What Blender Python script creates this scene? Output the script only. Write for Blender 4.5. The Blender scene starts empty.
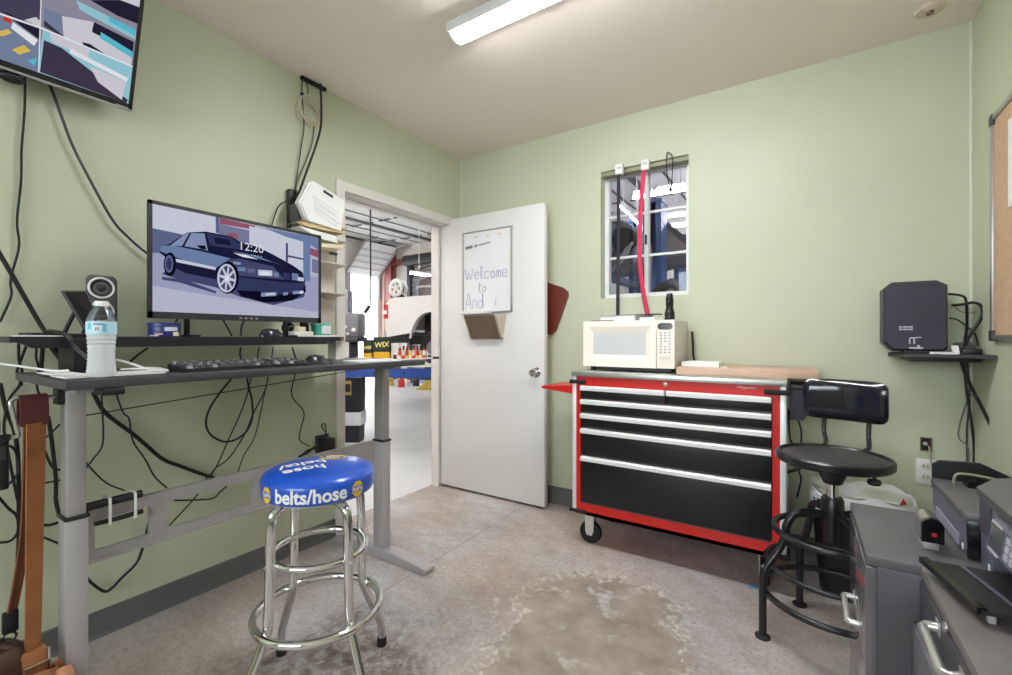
import bpy, bmesh, math, random
from mathutils import Vector, Matrix
random.seed(4)
sc = bpy.context.scene
COL = sc.collection
R = math.radians
PI = math.pi

# ------------------------------------------------------------------ camera, world, exposure
F_PX = 453.0
YAW = R(33.0)
CAM = Vector((2.235, 0.0, 1.136))
cam_d = bpy.data.cameras.new('camera')
cam_d.sensor_width = 36.0
cam_d.lens = F_PX * 36.0 / 1012.0
cam_d.clip_start = 0.02
cam = bpy.data.objects.new('camera', cam_d)
COL.objects.link(cam)
cam.location = CAM
cam.rotation_euler = (R(90), 0, YAW)
sc.camera = cam

sc.view_settings.view_transform = 'Standard'
sc.view_settings.look = 'None'
sc.view_settings.gamma = 1.0
sc.view_settings.use_curve_mapping = False
sc.view_settings.exposure = 0.8

pd_ = bpy.data.lights.new('fill_window_portal', 'AREA')      # sampling portal for the sky in the added fill window
pd_.shape = 'RECTANGLE'
pd_.size, pd_.size_y = 2.1, 1.25
pd_.cycles.is_portal = True
po = bpy.data.objects.new('fill_window_portal', pd_)
COL.objects.link(po)
po.location = (1.5, -2.3, 1.675)
po.rotation_euler = (R(90), 0, 0)

W = bpy.data.worlds.new('sky')
sc.world = W
W.use_nodes = True
bg = W.node_tree.nodes['Background']
bg.inputs[0].default_value = (0.86, 0.93, 1.0, 1)
bg.inputs[1].default_value = 6.0

LAMP_STRENGTH = 49.0        # diffusers of the office ceiling lights
SCREEN_STRENGTH = 0.5       # monitor and television
TUBE_STRENGTH = 30.0        # garage tubes

# ------------------------------------------------------------------ helpers
FW = Vector((-math.sin(YAW), math.cos(YAW), 0))
RT = Vector((math.cos(YAW), math.sin(YAW), 0))


def ray(x, y):
    return FW + RT * ((x - 506) / F_PX) + Vector((0, 0, 1)) * ((337.5 - y) / F_PX)


def pX(x, y, X0):
    r = ray(x, y)
    return CAM + r * ((X0 - CAM.x) / r.x)


def pY(x, y, Y0):
    r = ray(x, y)
    return CAM + r * ((Y0 - CAM.y) / r.y)


def pZ(x, y, Z0):
    r = ray(x, y)
    return CAM + r * ((Z0 - CAM.z) / r.z)


def pD(x, y, d):
    return CAM + ray(x, y) * d


def pPl(x, y, p0, n):
    r = ray(x, y)
    return CAM + r * ((p0 - CAM).dot(n) / r.dot(n))


def lin(c):
    out = []
    for v in c[:3]:
        v = v / 255.0
        out.append(v / 12.92 if v <= 0.04045 else ((v + 0.055) / 1.055) ** 2.4)
    return tuple(out) + (1.0,)


MATS = {}


def mat(name, rgb, rough=0.5, metal=0.0, var=0.06, scale=9.0, bump=0.0, bscale=60.0, coat=0.0, spec=0.5):
    if name in MATS:
        return MATS[name]
    m = bpy.data.materials.new(name)
    m.use_nodes = True
    nt = m.node_tree
    b = nt.nodes['Principled BSDF']
    b.inputs['Roughness'].default_value = rough
    b.inputs['Metallic'].default_value = metal
    b.inputs['Specular IOR Level'].default_value = spec
    if coat:
        b.inputs['Coat Weight'].default_value = coat
        b.inputs['Coat Roughness'].default_value = 0.08
    c = lin(rgb)
    tc = nt.nodes.new('ShaderNodeTexCoord')
    nz = nt.nodes.new('ShaderNodeTexNoise')
    nz.inputs['Scale'].default_value = scale
    nz.inputs['Detail'].default_value = 5
    nt.links.new(tc.outputs['Object'], nz.inputs['Vector'])
    mx = nt.nodes.new('ShaderNodeMix')
    mx.data_type = 'RGBA'
    mx.inputs['A'].default_value = tuple(max(0, v * (1 - var * 2)) for v in c[:3]) + (1,)
    mx.inputs['B'].default_value = tuple(min(1, v * (1 + var * 2)) for v in c[:3]) + (1,)
    nt.links.new(nz.outputs['Fac'], mx.inputs['Factor'])
    nt.links.new(mx.outputs['Result'], b.inputs['Base Color'])
    if bump:
        n2 = nt.nodes.new('ShaderNodeTexNoise')
        n2.inputs['Scale'].default_value = bscale
        n2.inputs['Detail'].default_value = 4
        nt.links.new(tc.outputs['Object'], n2.inputs['Vector'])
        bp = nt.nodes.new('ShaderNodeBump')
        bp.inputs['Strength'].default_value = bump
        bp.inputs['Distance'].default_value = 0.01
        nt.links.new(n2.outputs['Fac'], bp.inputs['Height'])
        nt.links.new(bp.outputs['Normal'], b.inputs['Normal'])
    MATS[name] = m
    return m


def emit(name, rgb, strength=1.0, var=0.0):
    if name in MATS:
        return MATS[name]
    m = bpy.data.materials.new(name)
    m.use_nodes = True
    nt = m.node_tree
    nt.nodes.remove(nt.nodes['Principled BSDF'])
    e = nt.nodes.new('ShaderNodeEmission')
    e.inputs['Color'].default_value = lin(rgb)
    e.inputs['Strength'].default_value = strength
    if var:
        tc = nt.nodes.new('ShaderNodeTexCoord')
        nz = nt.nodes.new('ShaderNodeTexNoise')
        nz.inputs['Scale'].default_value = 45
        nz.inputs['Detail'].default_value = 6
        nt.links.new(tc.outputs['Object'], nz.inputs['Vector'])
        mx = nt.nodes.new('ShaderNodeMix')
        mx.data_type = 'RGBA'
        c = lin(rgb)
        mx.inputs['A'].default_value = tuple(v * (1 - var) for v in c[:3]) + (1,)
        mx.inputs['B'].default_value = tuple(min(1, v * (1 + var)) for v in c[:3]) + (1,)
        nt.links.new(nz.outputs['Fac'], mx.inputs['Factor'])
        nt.links.new(mx.outputs['Result'], e.inputs['Color'])
    nt.links.new(e.outputs[0], nt.nodes['Material Output'].inputs['Surface'])
    MATS[name] = m
    return m


def glass(name, rgb=(235, 242, 245), gloss=0.12, tint=0.93, rough=0.02):
    if name in MATS:
        return MATS[name]
    m = bpy.data.materials.new(name)
    m.use_nodes = True
    nt = m.node_tree
    nt.nodes.remove(nt.nodes['Principled BSDF'])
    t = nt.nodes.new('ShaderNodeBsdfTransparent')
    t.inputs[0].default_value = tuple(v * tint for v in lin(rgb)[:3]) + (1,)
    g = nt.nodes.new('ShaderNodeBsdfGlossy')
    g.inputs['Roughness'].default_value = rough
    lw = nt.nodes.new('ShaderNodeLayerWeight')
    lw.inputs['Blend'].default_value = gloss
    mx = nt.nodes.new('ShaderNodeMixShader')
    nt.links.new(lw.outputs['Fresnel'], mx.inputs[0])
    nt.links.new(t.outputs[0], mx.inputs[1])
    nt.links.new(g.outputs[0], mx.inputs[2])
    nt.links.new(mx.outputs[0], nt.nodes['Material Output'].inputs['Surface'])
    MATS[name] = m
    return m


class MB:
    def __init__(self):
        self.v, self.f, self.m, self.s = [], [], [], []

    def add(self, verts, faces, m=0, smooth=False):
        o = len(self.v)
        self.v += [tuple(p) for p in verts]
        for f in faces:
            self.f.append(tuple(i + o for i in f))
            self.m.append(m)
            self.s.append(smooth)
        return self

    def xf(self, M, start=0):
        for i in range(start, len(self.v)):
            self.v[i] = tuple(M @ Vector(self.v[i]))
        return self

    def box(self, x0, x1, y0, y1, z0, z1, m=0, b=0.0, seg=2):
        if b <= 0:
            vs = [(x, y, z) for z in (z0, z1) for y in (y0, y1) for x in (x0, x1)]
            fs = [(0, 2, 3, 1), (4, 5, 7, 6), (0, 1, 5, 4), (2, 6, 7, 3), (0, 4, 6, 2), (1, 3, 7, 5)]
            return self.add(vs, fs, m)
        bm = bmesh.new()
        bmesh.ops.create_cube(bm, size=1.0)
        for v in bm.verts:
            v.co = Vector(((x0 + x1) / 2 + v.co.x * (x1 - x0), (y0 + y1) / 2 + v.co.y * (y1 - y0), (z0 + z1) / 2 + v.co.z * (z1 - z0)))
        bmesh.ops.bevel(bm, geom=list(bm.edges), offset=min(b, 0.49 * min(x1 - x0, y1 - y0, z1 - z0)), segments=seg, affect='EDGES', profile=0.5)
        return self.bm(bm, m, True)

    def bm(self, bm, m=0, smooth=False):
        bm.verts.index_update()
        self.add([v.co for v in bm.verts], [[v.index for v in f.verts] for f in bm.faces], m, smooth)
        bm.free()
        return self

    def cyl(self, p0, p1, r0, r1=None, n=20, m=0, cap=True):
        r1 = r0 if r1 is None else r1
        p0, p1 = Vector(p0), Vector(p1)
        d = (p1 - p0).normalized()
        a = d.orthogonal().normalized()
        b = d.cross(a)
        vs = []
        for p, r in ((p0, r0), (p1, r1)):
            for i in range(n):
                t = 2 * PI * i / n
                vs.append(p + (a * math.cos(t) + b * math.sin(t)) * r)
        self.add(vs, [(i, (i + 1) % n, n + (i + 1) % n, n + i) for i in range(n)], m, True)
        if cap:
            o = len(self.v) - 2 * n
            self.f += [tuple(o + i for i in reversed(range(n))), tuple(o + n + i for i in range(n))]
            self.m += [m, m]
            self.s += [False, False]
        return self

    def tube(self, pts, r, n=8, m=0, closed=False, smooth_n=0, flat=None):
        pts = [Vector(p) for p in pts]
        if smooth_n:
            pts = spline(pts, smooth_n, closed)
        k = len(pts)
        T = []
        for i in range(k):
            if closed:
                t = pts[(i + 1) % k] - pts[i - 1]
            else:
                t = pts[min(i + 1, k - 1)] - pts[max(i - 1, 0)]
            T.append(t.normalized() if t.length > 1e-9 else Vector((0, 0, 1)))
        a = T[0].orthogonal().normalized()
        if abs(T[0].z) < 0.9:
            a = (Vector((0, 0, 1)) - T[0] * T[0].z).normalized()
        vs = []
        for i in range(k):
            a = a - T[i] * a.dot(T[i])
            a = a.normalized() if a.length > 1e-6 else T[i].orthogonal().normalized()
            b = T[i].cross(a)
            rr = r[i * (len(r) - 1) // max(1, k - 1)] if isinstance(r, (list, tuple)) else r
            for j in range(n):
                t = 2 * PI * j / n
                f1 = flat if flat else 1.0
                vs.append(pts[i] + (a * math.cos(t) * f1 + b * math.sin(t)) * rr)
        fs = []
        for i in range(k if closed else k - 1):
            i2 = (i + 1) % k
            for j in range(n):
                j2 = (j + 1) % n
                fs.append((i * n + j, i * n + j2, i2 * n + j2, i2 * n + j))
        self.add(vs, fs, m, True)
        if not closed:
            o = len(self.v) - k * n
            self.f += [tuple(o + j for j in reversed(range(n))), tuple(o + (k - 1) * n + j for j in range(n))]
            self.m += [m, m]
            self.s += [False, False]
        return self

    def ribbon(self, pts, wdir, w, t, m=0, smooth_n=5):
        pts = spline([Vector(p) for p in pts], smooth_n)
        wd = Vector(wdir).normalized()
        vs = []
        for i, p in enumerate(pts):
            T = (pts[min(i + 1, len(pts) - 1)] - pts[max(i - 1, 0)]).normalized()
            n = T.cross(wd).normalized()
            ww = w[0] + (w[1] - w[0]) * i / (len(pts) - 1) if isinstance(w, tuple) else w
            for a, b in ((-1, -1), (1, -1), (1, 1), (-1, 1)):
                vs.append(p + wd * (a * ww / 2) + n * (b * t / 2))
        k = len(pts)
        fs = [(4 * i + j, 4 * i + (j + 1) % 4, 4 * i + 4 + (j + 1) % 4, 4 * i + 4 + j) for i in range(k - 1) for j in range(4)]
        fs += [(3, 2, 1, 0), tuple(4 * k - 4 + j for j in range(4))]
        return self.add(vs, fs, m)

    def ring(self, c, rad, r, n=48, tn=10, m=0, nrm=(0, 0, 1)):
        nv = Vector(nrm).normalized()
        a = nv.orthogonal().normalized()
        b = nv.cross(a)
        c = Vector(c)
        return self.tube([c + (a * math.cos(2 * PI * i / n) + b * math.sin(2 * PI * i / n)) * rad for i in range(n)], r, tn, m, True)

    def lathe(self, prof, c=(0, 0, 0), n=32, m=0, axis=(0, 0, 1)):
        ax = Vector(axis).normalized()
        if abs(ax.z) > 0.999:
            a, b = Vector((1, 0, 0)), Vector((0, 1, 0)) * (1 if ax.z > 0 else -1)
        else:
            a = ax.orthogonal().normalized()
            b = ax.cross(a)
        c = Vector(c)
        vs, fs = [], []
        for r, z in prof:
            for i in range(n):
                t = 2 * PI * i / n
                vs.append(c + ax * z + (a * math.cos(t) + b * math.sin(t)) * max(r, 1e-5))
        for k in range(len(prof) - 1):
            for i in range(n):
                j = (i + 1) % n
                fs.append((k * n + i, k * n + j, (k + 1) * n + j, (k + 1) * n + i))
        self.add(vs, fs, m, True)
        return self

    def prism(self, poly, axis, a, b, m=0, smooth=False):
        def P(u, v, w):
            return (w, u, v) if axis == 'x' else ((u, w, v) if axis == 'y' else (u, v, w))
        n = len(poly)
        vs = [P(u, v, a) for u, v in poly] + [P(u, v, b) for u, v in poly]
        self.add(vs, [tuple(reversed(range(n))), tuple(range(n, 2 * n))], m, False)
        o = len(self.v) - 2 * n
        for i in range(n):
            self.f.append((o + i, o + (i + 1) % n, o + n + (i + 1) % n, o + n + i))
            self.m.append(m)
            self.s.append(smooth)
        return self

    def poly(self, pts, m=0):
        return self.add(pts, [tuple(range(len(pts)))], m)

    def slab(self, pts, off, m=0):
        """closed slab: polygon pts extruded by the vector off"""
        n = len(pts)
        off = Vector(off)
        vs = [Vector(p) for p in pts] + [Vector(p) + off for p in pts]
        return self.add(vs, [tuple(range(n)), tuple(reversed(range(n, 2 * n)))] + [(i, n + i, n + (i + 1) % n, (i + 1) % n) for i in range(n)], m)

    def sphere(self, c, r, n=20, m=0, sc3=(1, 1, 1)):
        bm = bmesh.new()
        bmesh.ops.create_uvsphere(bm, u_segments=n, v_segments=max(6, n // 2), radius=1.0)
        for v in bm.verts:
            v.co = Vector((c[0] + v.co.x * r * sc3[0], c[1] + v.co.y * r * sc3[1], c[2] + v.co.z * r * sc3[2]))
        return self.bm(bm, m, True)

    def text(self, s, size, org, u, v, m=0, depth=0.0006, align='LEFT', fn=None, shear=0.0, bold=0.0):
        cu = bpy.data.curves.new('lettering', 'FONT')
        cu.body = s
        cu.size = size
        cu.align_x = align
        cu.extrude = 0.0
        cu.shear = shear
        cu.offset = bold
        cu.resolution_u = 3
        ob = bpy.data.objects.new('lettering', cu)
        COL.objects.link(ob)
        dg = bpy.context.evaluated_depsgraph_get()
        me = bpy.data.meshes.new_from_object(ob.evaluated_get(dg))
        u, v = Vector(u).normalized(), Vector(v).normalized()
        w = u.cross(v)
        if fn is None:
            o = Vector(org)
            vs = [o + u * p.co.x + v * p.co.y + w * depth for p in me.vertices]
        else:
            vs = [fn(p.co.x, p.co.y) for p in me.vertices]
        self.add(vs, [tuple(p.vertices) for p in me.polygons], m)
        bpy.data.objects.remove(ob)
        bpy.data.curves.remove(cu)
        bpy.data.meshes.remove(me)
        return self

    def build(self, name, mats, parent=None, label=None, origin=None, kind=None):
        if not isinstance(mats, (list, tuple)):
            mats = [mats]
        vs = self.v
        loc = Vector((0, 0, 0))
        if parent is None:
            if origin is None:
                xs, ys, zs = zip(*vs)
                loc = Vector(((min(xs) + max(xs)) / 2, (min(ys) + max(ys)) / 2, min(zs)))
            else:
                loc = Vector(origin)
        me = bpy.data.meshes.new(name)
        me.from_pydata([tuple(Vector(p) - loc) for p in vs], [], self.f)
        for mm in mats:
            me.materials.append(mm)
        me.polygons.foreach_set('material_index', self.m)
        me.polygons.foreach_set('use_smooth', self.s)
        bm = bmesh.new()
        bm.from_mesh(me)
        bmesh.ops.recalc_face_normals(bm, faces=list(bm.faces))
        bm.to_mesh(me)
        bm.free()
        if any(self.s):
            me.set_sharp_from_angle(angle=R(42))
        me.update()
        o = bpy.data.objects.new(name, me)
        COL.objects.link(o)
        o.location = loc
        if parent is not None:
            o.parent = parent
            if parent.get('world_parts'):
                pl = parent
                off = Vector((0, 0, 0))
                while pl is not None:
                    off += Vector(pl.location)
                    pl = pl.parent
                o.location = -off
        if label:
            o['label'] = label
        if kind:
            o['kind'] = kind
        return o


def spline(pts, n, closed=False):
    out = []
    k = len(pts)
    segs = k if closed else k - 1
    for i in range(segs):
        if closed:
            p0, p1, p2, p3 = pts[i - 1], pts[i], pts[(i + 1) % k], pts[(i + 2) % k]
        else:
            p0, p1, p2, p3 = pts[max(i - 1, 0)], pts[i], pts[i + 1], pts[min(i + 2, k - 1)]
        for j in range(n):
            t = j / n
            out.append(0.5 * ((2 * p1) + (p2 - p0) * t + (2 * p0 - 5 * p1 + 4 * p2 - p3) * t * t + (3 * p1 - p0 - 3 * p2 + p3) * t ** 3))
    if not closed:
        out.append(pts[-1])
    return out


def tag(o, label, cat, group=None, kind=None):
    o['label'] = label
    o['category'] = cat
    if group:
        o['group'] = group
    if kind:
        o['kind'] = kind
    return o


def thing(name, label, cat, loc, rotz=0.0, group=None, world=True):
    o = bpy.data.objects.new(name, None)
    o.empty_display_size = 0.05
    COL.objects.link(o)
    o.location = loc
    o.rotation_euler = (0, 0, rotz)
    if world and not rotz:
        o['world_parts'] = 1
    return tag(o, label, cat, group)


def struct(name, mb, mats):
    o = mb.build(name, mats, origin=(0, 0, 0))
    o['kind'] = 'structure'
    return o


def rrect(w, h, r, n=5, cx=0.0, cy=0.0):
    pts = []
    for sx, sy, a0 in ((1, 1, 0), (-1, 1, 90), (-1, -1, 180), (1, -1, 270)):
        for i in range(n + 1):
            a = R(a0 + 90 * i / n)
            pts.append((cx + sx * (w / 2 - r) + r * math.cos(a), cy + sy * (h / 2 - r) + r * math.sin(a)))
    return pts


def cable(pts, r, name, label, group, m, cat='cable', sm=6, n=7, flat=None):
    mb = MB().tube(pts, r, n, 0, False, sm, flat)
    return tag(mb.build(name, m), label, cat, group)


# ------------------------------------------------------------------ shared materials
BLACK = mat('black plastic', (26, 26, 30), 0.45)
BLACKG = mat('gloss black plastic', (16, 16, 20), 0.18)
RUBBER = mat('black rubber', (18, 18, 20), 0.65)
CABLE = mat('black cable sheath', (22, 22, 22), 0.5)
CHROME = mat('chrome', (225, 225, 225), 0.08, 1.0, 0.02)
STEEL = mat('brushed steel', (212, 212, 210), 0.36, 1.0, 0.05, 30)
WHITEP = mat('white plastic', (232, 232, 230), 0.4, var=0.02)
PAPER = mat('paper', (238, 238, 235), 0.8, var=0.02)
INK = mat('dark ink', (60, 60, 66), 0.8)
GREYP = mat('dark grey plastic', (62, 62, 66), 0.5)
YELLOW = mat('yellow print', (235, 196, 40), 0.45)
RED = mat('red print', (196, 30, 30), 0.45)
LOGOB = mat('blue print', (20, 60, 160), 0.45)

# ================================================================== THE ROOM
H = 2.53      # ceiling height
D = 2.793     # back wall
XR = 2.87     # right wall
YF = -2.2     # wall behind the camera
DY0, DY1, DZ = 1.697, 2.69, 1.985    # doorway
WX0, WX1, WZ0, WZ1 = 1.152, 1.69, 1.388, 2.205   # window opening


def wall_paint():
    m = mat('green wall paint', (196, 200, 174), 0.5, var=0.05, scale=1.7, bump=0.12, bscale=140)
    return m


def concrete():
    m = bpy.data.materials.new('stained concrete')
    m.use_nodes = True
    nt = m.node_tree
    N = nt.nodes
    L = nt.links
    b = N['Principled BSDF']
    tc = N.new('ShaderNodeTexCoord')

    def noise(scale, det=6, rough=0.6, dist=0.0):
        n = N.new('ShaderNodeTexNoise')
        n.inputs['Scale'].default_value = scale
        n.inputs['Detail'].default_value = det
        n.inputs['Roughness'].default_value = rough
        n.inputs['Distortion'].default_value = dist
        L.new(tc.outputs['Object'], n.inputs['Vector'])
        return n.outputs['Fac']

    def ramp(fac, stops):
        r = N.new('ShaderNodeValToRGB')
        els = r.color_ramp.elements
        while len(els) < len(stops):
            els.new(0.5)
        for e, (p, c) in zip(els, stops):
            e.position = p
            e.color = c if len(c) == 4 else tuple(c) + (1,)
        L.new(fac, r.inputs[0])
        return r.outputs[0]

    def mix(fac, A, B, mode='MIX'):
        x = N.new('ShaderNodeMix')
        x.data_type = 'RGBA'
        x.blend_type = mode
        for k, v in (('Factor', fac), ('A', A), ('B', B)):
            if hasattr(v, 'links'):
                L.new(v, x.inputs[k])
            else:
                x.inputs[k].default_value = v
        return x.outputs['Result']

    def math_(op, a, b_=None):
        x = N.new('ShaderNodeMath')
        x.operation = op
        for i, v in enumerate((a, b_)):
            if v is None:
                continue
            if hasattr(v, 'links'):
                L.new(v, x.inputs[i])
            else:
                x.inputs[i].default_value = v
        return x.outputs[0]

    sep = N.new('ShaderNodeSeparateXYZ')
    L.new(tc.outputs['Object'], sep.inputs[0])
    X, Y = sep.outputs[0], sep.outputs[1]
    base = ramp(noise(2.2, 8, 0.62), [(0.3, lin((164, 154, 148))), (0.5, lin((190, 186, 183))), (0.66, lin((208, 207, 206)))])
    fine = ramp(noise(55, 4, 0.7), [(0.3, lin((150, 146, 142))), (0.62, lin((255, 255, 255)))])
    base = mix(0.5, base, fine, 'MULTIPLY')
    base = mix(ramp(noise(1.3, 4, 0.5), [(0.42, (0, 0, 0)), (0.6, (1, 1, 1))]), base, mix(1.0, base, (1.0, 0.90, 0.83, 1), 'MULTIPLY'))
    blot = ramp(noise(9, 9, 0.72), [(0.46, (0, 0, 0)), (0.66, (0.55, 0.55, 0.55))])
    base = mix(blot, base, lin((158, 138, 126)))
    # worn brown patch with flaking pale edge: an uneven ellipse in front of the tool chest

    def patch(cx, cy, rx, ry, amp):
        dx = math_('DIVIDE', math_('SUBTRACT', X, cx), rx)
        dy = math_('DIVIDE', math_('SUBTRACT', Y, cy), ry)
        d = math_('SQRT', math_('ADD', math_('MULTIPLY', dx, dx), math_('MULTIPLY', dy, dy)))
        n = math_('MULTIPLY', math_('SUBTRACT', noise(4.5, 9, 0.68), 0.5), amp)
        return math_('ADD', d, n)
    d1 = patch(1.545, 1.66, 0.37, 0.52, 2.2)
    brown = ramp(noise(7, 8, 0.65), [(0.3, lin((136, 124, 112))), (0.7, lin((176, 165, 152)))])
    mask = ramp(d1, [(0.86, (1, 1, 1)), (0.97, (0, 0, 0))])
    holes = ramp(noise(6.0, 9, 0.7), [(0.545, (1, 1, 1)), (0.60, (0, 0, 0))])
    mask = mix(1.0, mask, holes, 'MULTIPLY')
    edge = ramp(d1, [(0.80, (0, 0, 0)), (0.92, (0.75, 0.75, 0.75)), (1.04, (0, 0, 0))])
    edge = mix(1.0, edge, ramp(noise(34, 6, 0.7), [(0.48, (0, 0, 0)), (0.56, (1, 1, 1))]), 'MULTIPLY')
    col = mix(mask, base, brown)
    col = mix(edge, col, lin((228, 222, 212)))
    # dark grime round the blue stool and specks elsewhere
    d2 = patch(0.95, 0.95, 0.42, 0.45, 1.7)
    grime = ramp(d2, [(0.6, (0.8, 0.8, 0.8)), (1.3, (0, 0, 0))])
    grime = mix(1.0, grime, ramp(noise(22, 8, 0.75), [(0.40, (0.1, 0.1, 0.1)), (0.56, (1, 1, 1))]), 'MULTIPLY')
    col = mix(grime, col, lin((92, 74, 64)))
    specks = ramp(noise(30, 8, 0.75), [(0.625, (0, 0, 0)), (0.68, (0.7, 0.7, 0.7))])
    col = mix(specks, col, lin((106, 94, 86)))
    # saw-cut joint and crack
    j1 = math_('ABSOLUTE', math_('SUBTRACT', X, math_('ADD', 0.672, math_('MULTIPLY', math_('SUBTRACT', noise(3, 3), 0.5), 0.012))))
    col = mix(ramp(j1, [(0.0, (0.8, 0.8, 0.8)), (0.004, (0, 0, 0))]), col, lin((84, 78, 74)))
    L.new(col, b.inputs['Base Color'])
    rr = ramp(noise(5, 6), [(0.3, (0.38,) * 3), (0.7, (0.6,) * 3)])
    L.new(rr, b.inputs['Roughness'])
    bp = N.new('ShaderNodeBump')
    bp.inputs['Strength'].default_value = 0.12
    bp.inputs['Distance'].default_value = 0.01
    L.new(noise(40, 6), bp.inputs['Height'])
    L.new(bp.outputs['Normal'], b.inputs['Normal'])
    return m


GREEN = wall_paint()
CEIL = mat('off white ceiling paint', (240, 231, 220), 0.6, var=0.03, scale=1.2, bump=0.1, bscale=90)
TRIMW = mat('white trim paint', (222, 218, 212), 0.45, var=0.03)
SKIRT = mat('grey vinyl base', (104, 103, 104), 0.5, var=0.08)
GWALL = mat('garage wall panel', (214, 208, 200), 0.6, var=0.04, scale=3)
GFLOOR = mat('overlit garage concrete', (214, 213, 214), 0.5, var=0.07, scale=2.5, bump=0.05)  # same concrete as the office, strong garage light put into a lighter colour

struct('floor', MB().box(-0.15, XR, YF, D, -0.05, 0.0), concrete())
struct('ceiling', MB().box(-0.15, XR + 0.15, YF - 0.15, D + 0.137, H, H + 0.08), CEIL)
mb = MB()
mb.box(-0.15, 0, YF, DY0 - 0.02, 0, H)
mb.box(-0.15, 0, DY1 + 0.02, D, 0, H)
mb.box(-0.15, 0, DY0 - 0.02, DY1 + 0.02, DZ + 0.02, H)
struct('wall_left', mb, GREEN)
mb = MB()
mb.box(-0.15, WX0, D, D + 0.137, 0, H)
mb.box(WX1, XR + 0.15, D, D + 0.137, 0, H)
mb.box(WX0, WX1, D, D + 0.137, 0, WZ0)
mb.box(WX0, WX1, D, D + 0.137, WZ1, H)
struct('wall_back', mb, GREEN)
struct('wall_right', MB().box(XR, XR + 0.15, YF - 0.15, D, 0, H), GREEN)
mb = MB()
FX0, FX1, FZ0, FZ1 = 0.45, 2.55, 1.05, 2.3       # window opening added out of view to fill the room with daylight
mb.box(-0.15, FX0, YF - 0.15, YF, 0, H)
mb.box(FX1, XR, YF - 0.15, YF, 0, H)
mb.box(FX0, FX1, YF - 0.15, YF, 0, FZ0)
mb.box(FX0, FX1, YF - 0.15, YF, FZ1, H)
struct('wall_front', mb, GREEN)
mb = MB()
for a in ((FX0, FX0 + 0.05, FZ0, FZ1), (FX1 - 0.05, FX1, FZ0, FZ1), (1.475, 1.525, FZ0, FZ1), (FX0, FX1, FZ0, FZ0 + 0.05), (FX0, FX1, FZ1 - 0.05, FZ1)):
    mb.box(a[0], a[1], YF - 0.10, YF - 0.05, a[2], a[3])
struct('added_fill_window', mb, TRIMW)
cm = mat('caulked corner', (214, 218, 196), 0.5)
struct('trim_corner_left', MB().cyl((0.004, D - 0.004, 0.1), (0.004, D - 0.004, H), 0.006, n=10), cm)
struct('trim_corner_right', MB().cyl((XR - 0.004, D - 0.004, 0.1), (XR - 0.004, D - 0.004, H), 0.006, n=10), cm)
# vinyl base with a small coved toe
for nm, args in (('baseboard_left', (0.0, YF, DY0 - 0.055, 'y')), ('baseboard_back', (D, 0.0, XR, 'x')), ('baseboard_right', (XR, YF, D - 0.004, 'r'))):
    mb = MB()
    prof = [(0, 0), (0.014, 0), (0.009, 0.012), (0.006, 0.03), (0.005, 0.096), (0.0, 0.1)]
    if args[3] == 'y':
        mb.prism([(x, z) for x, z in prof], 'y', args[1], args[2])
    elif args[3] == 'x':
        mb.prism([(D - x, z * 1.15) for x, z in prof], 'x', 0.016, XR - 0.016)
    else:
        mb.prism([(XR - x, z) for x, z in prof], 'y', args[1], args[2])
    struct(nm, mb, SKIRT)
# doorway: jamb lining, stop, casing
mb = MB()
mb.box(-0.155, 0.004, DY0 - 0.02, DY0, 0, DZ)
mb.box(-0.155, 0.004, DY1, DY1 + 0.02, 0, DZ)
mb.box(-0.155, 0.004, DY0 - 0.02, DY1 + 0.02, DZ, DZ + 0.02)
mb.box(-0.10, -0.075, DY0, DY0 + 0.012, 0, DZ)
mb.box(-0.15, -0.078, 2.615, DY1, 0, DZ)
mb.box(-0.10, -0.075, DY0, DY1, DZ - 0.012, DZ)
struct('trim_jamb', mb, TRIMW)
mb = MB()
mb.box(0.0, 0.016, 1.643, 1.700, 0, DZ + 0.004)
mb.box(0.0, 0.016, 1.643, 2.745, DZ + 0.004, 2.044)
mb.box(0.0, 0.016, 2.69, 2.745, 0, DZ + 0.004)
struct('trim_casing', mb, TRIMW)
# garage shell
GH = 3.5
mb = MB()
mb.box(-7.2, -0.15, -3.2, 8.5, -0.05, 0)
mb.box(-0.15, 5.2, D, 8.5, -0.05, 0)
struct('floor_garage', mb, GFLOOR)
mb = MB()
mb.box(-7.2, 5.2, -3.2, 8.5, GH, GH + 0.1)
for k in range(25):
    x = -6.6 + k * 0.45
    if k % 3 == 0:
        mb.box(x - 0.05, x + 0.05, -3.0, 8.3, GH - 0.035, GH, m=1)
    else:
        mb.box(x - 0.018, x + 0.018, -3.0, 8.3, GH - 0.014, GH, m=1)
for k in range(6):
    y = 0.6 + k * 1.4
    for j in range(26):
        mb.box(-6.9 + j * 0.42, -6.9 + j * 0.42 + (0.30 if j % 2 else 0.22), y - 0.026, y + 0.026, GH - 0.05, GH - 0.036, m=2)
struct('ceiling_garage', mb, [mat('white ceiling insulation', (244, 244, 242), 0.55, var=0.02), mat('grey purlin', (92, 90, 92), 0.5), mat('dark strap', (58, 56, 58), 0.6)])
gy0, gy1, gz1 = 7.24, 8.06, 2.72
mb = MB()
mb.box(-7.2, -7.0, -3.2, gy0 - 0.25, 0, GH)
mb.box(-7.2, -7.0, gy1 + 0.02, 8.3, 0, GH)
mb.box(-7.2, -7.0, gy0 - 0.25, gy1 + 0.02, gz1, GH)
mb.box(-7.2, -7.0, gy0 - 0.25, gy0, 0, gz1, m=1)
struct('wall_garage_west', mb, [GWALL, mat('lilac grey door edge', (176, 174, 196), 0.5)])
struct('wall_garage_north', MB().box(-7.2, 5.2, 8.3, 8.5, 0, GH), GWALL)
struct('wall_garage_east', MB().box(5.0, 5.2, D, 8.3, 0, GH), GWALL)
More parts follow.
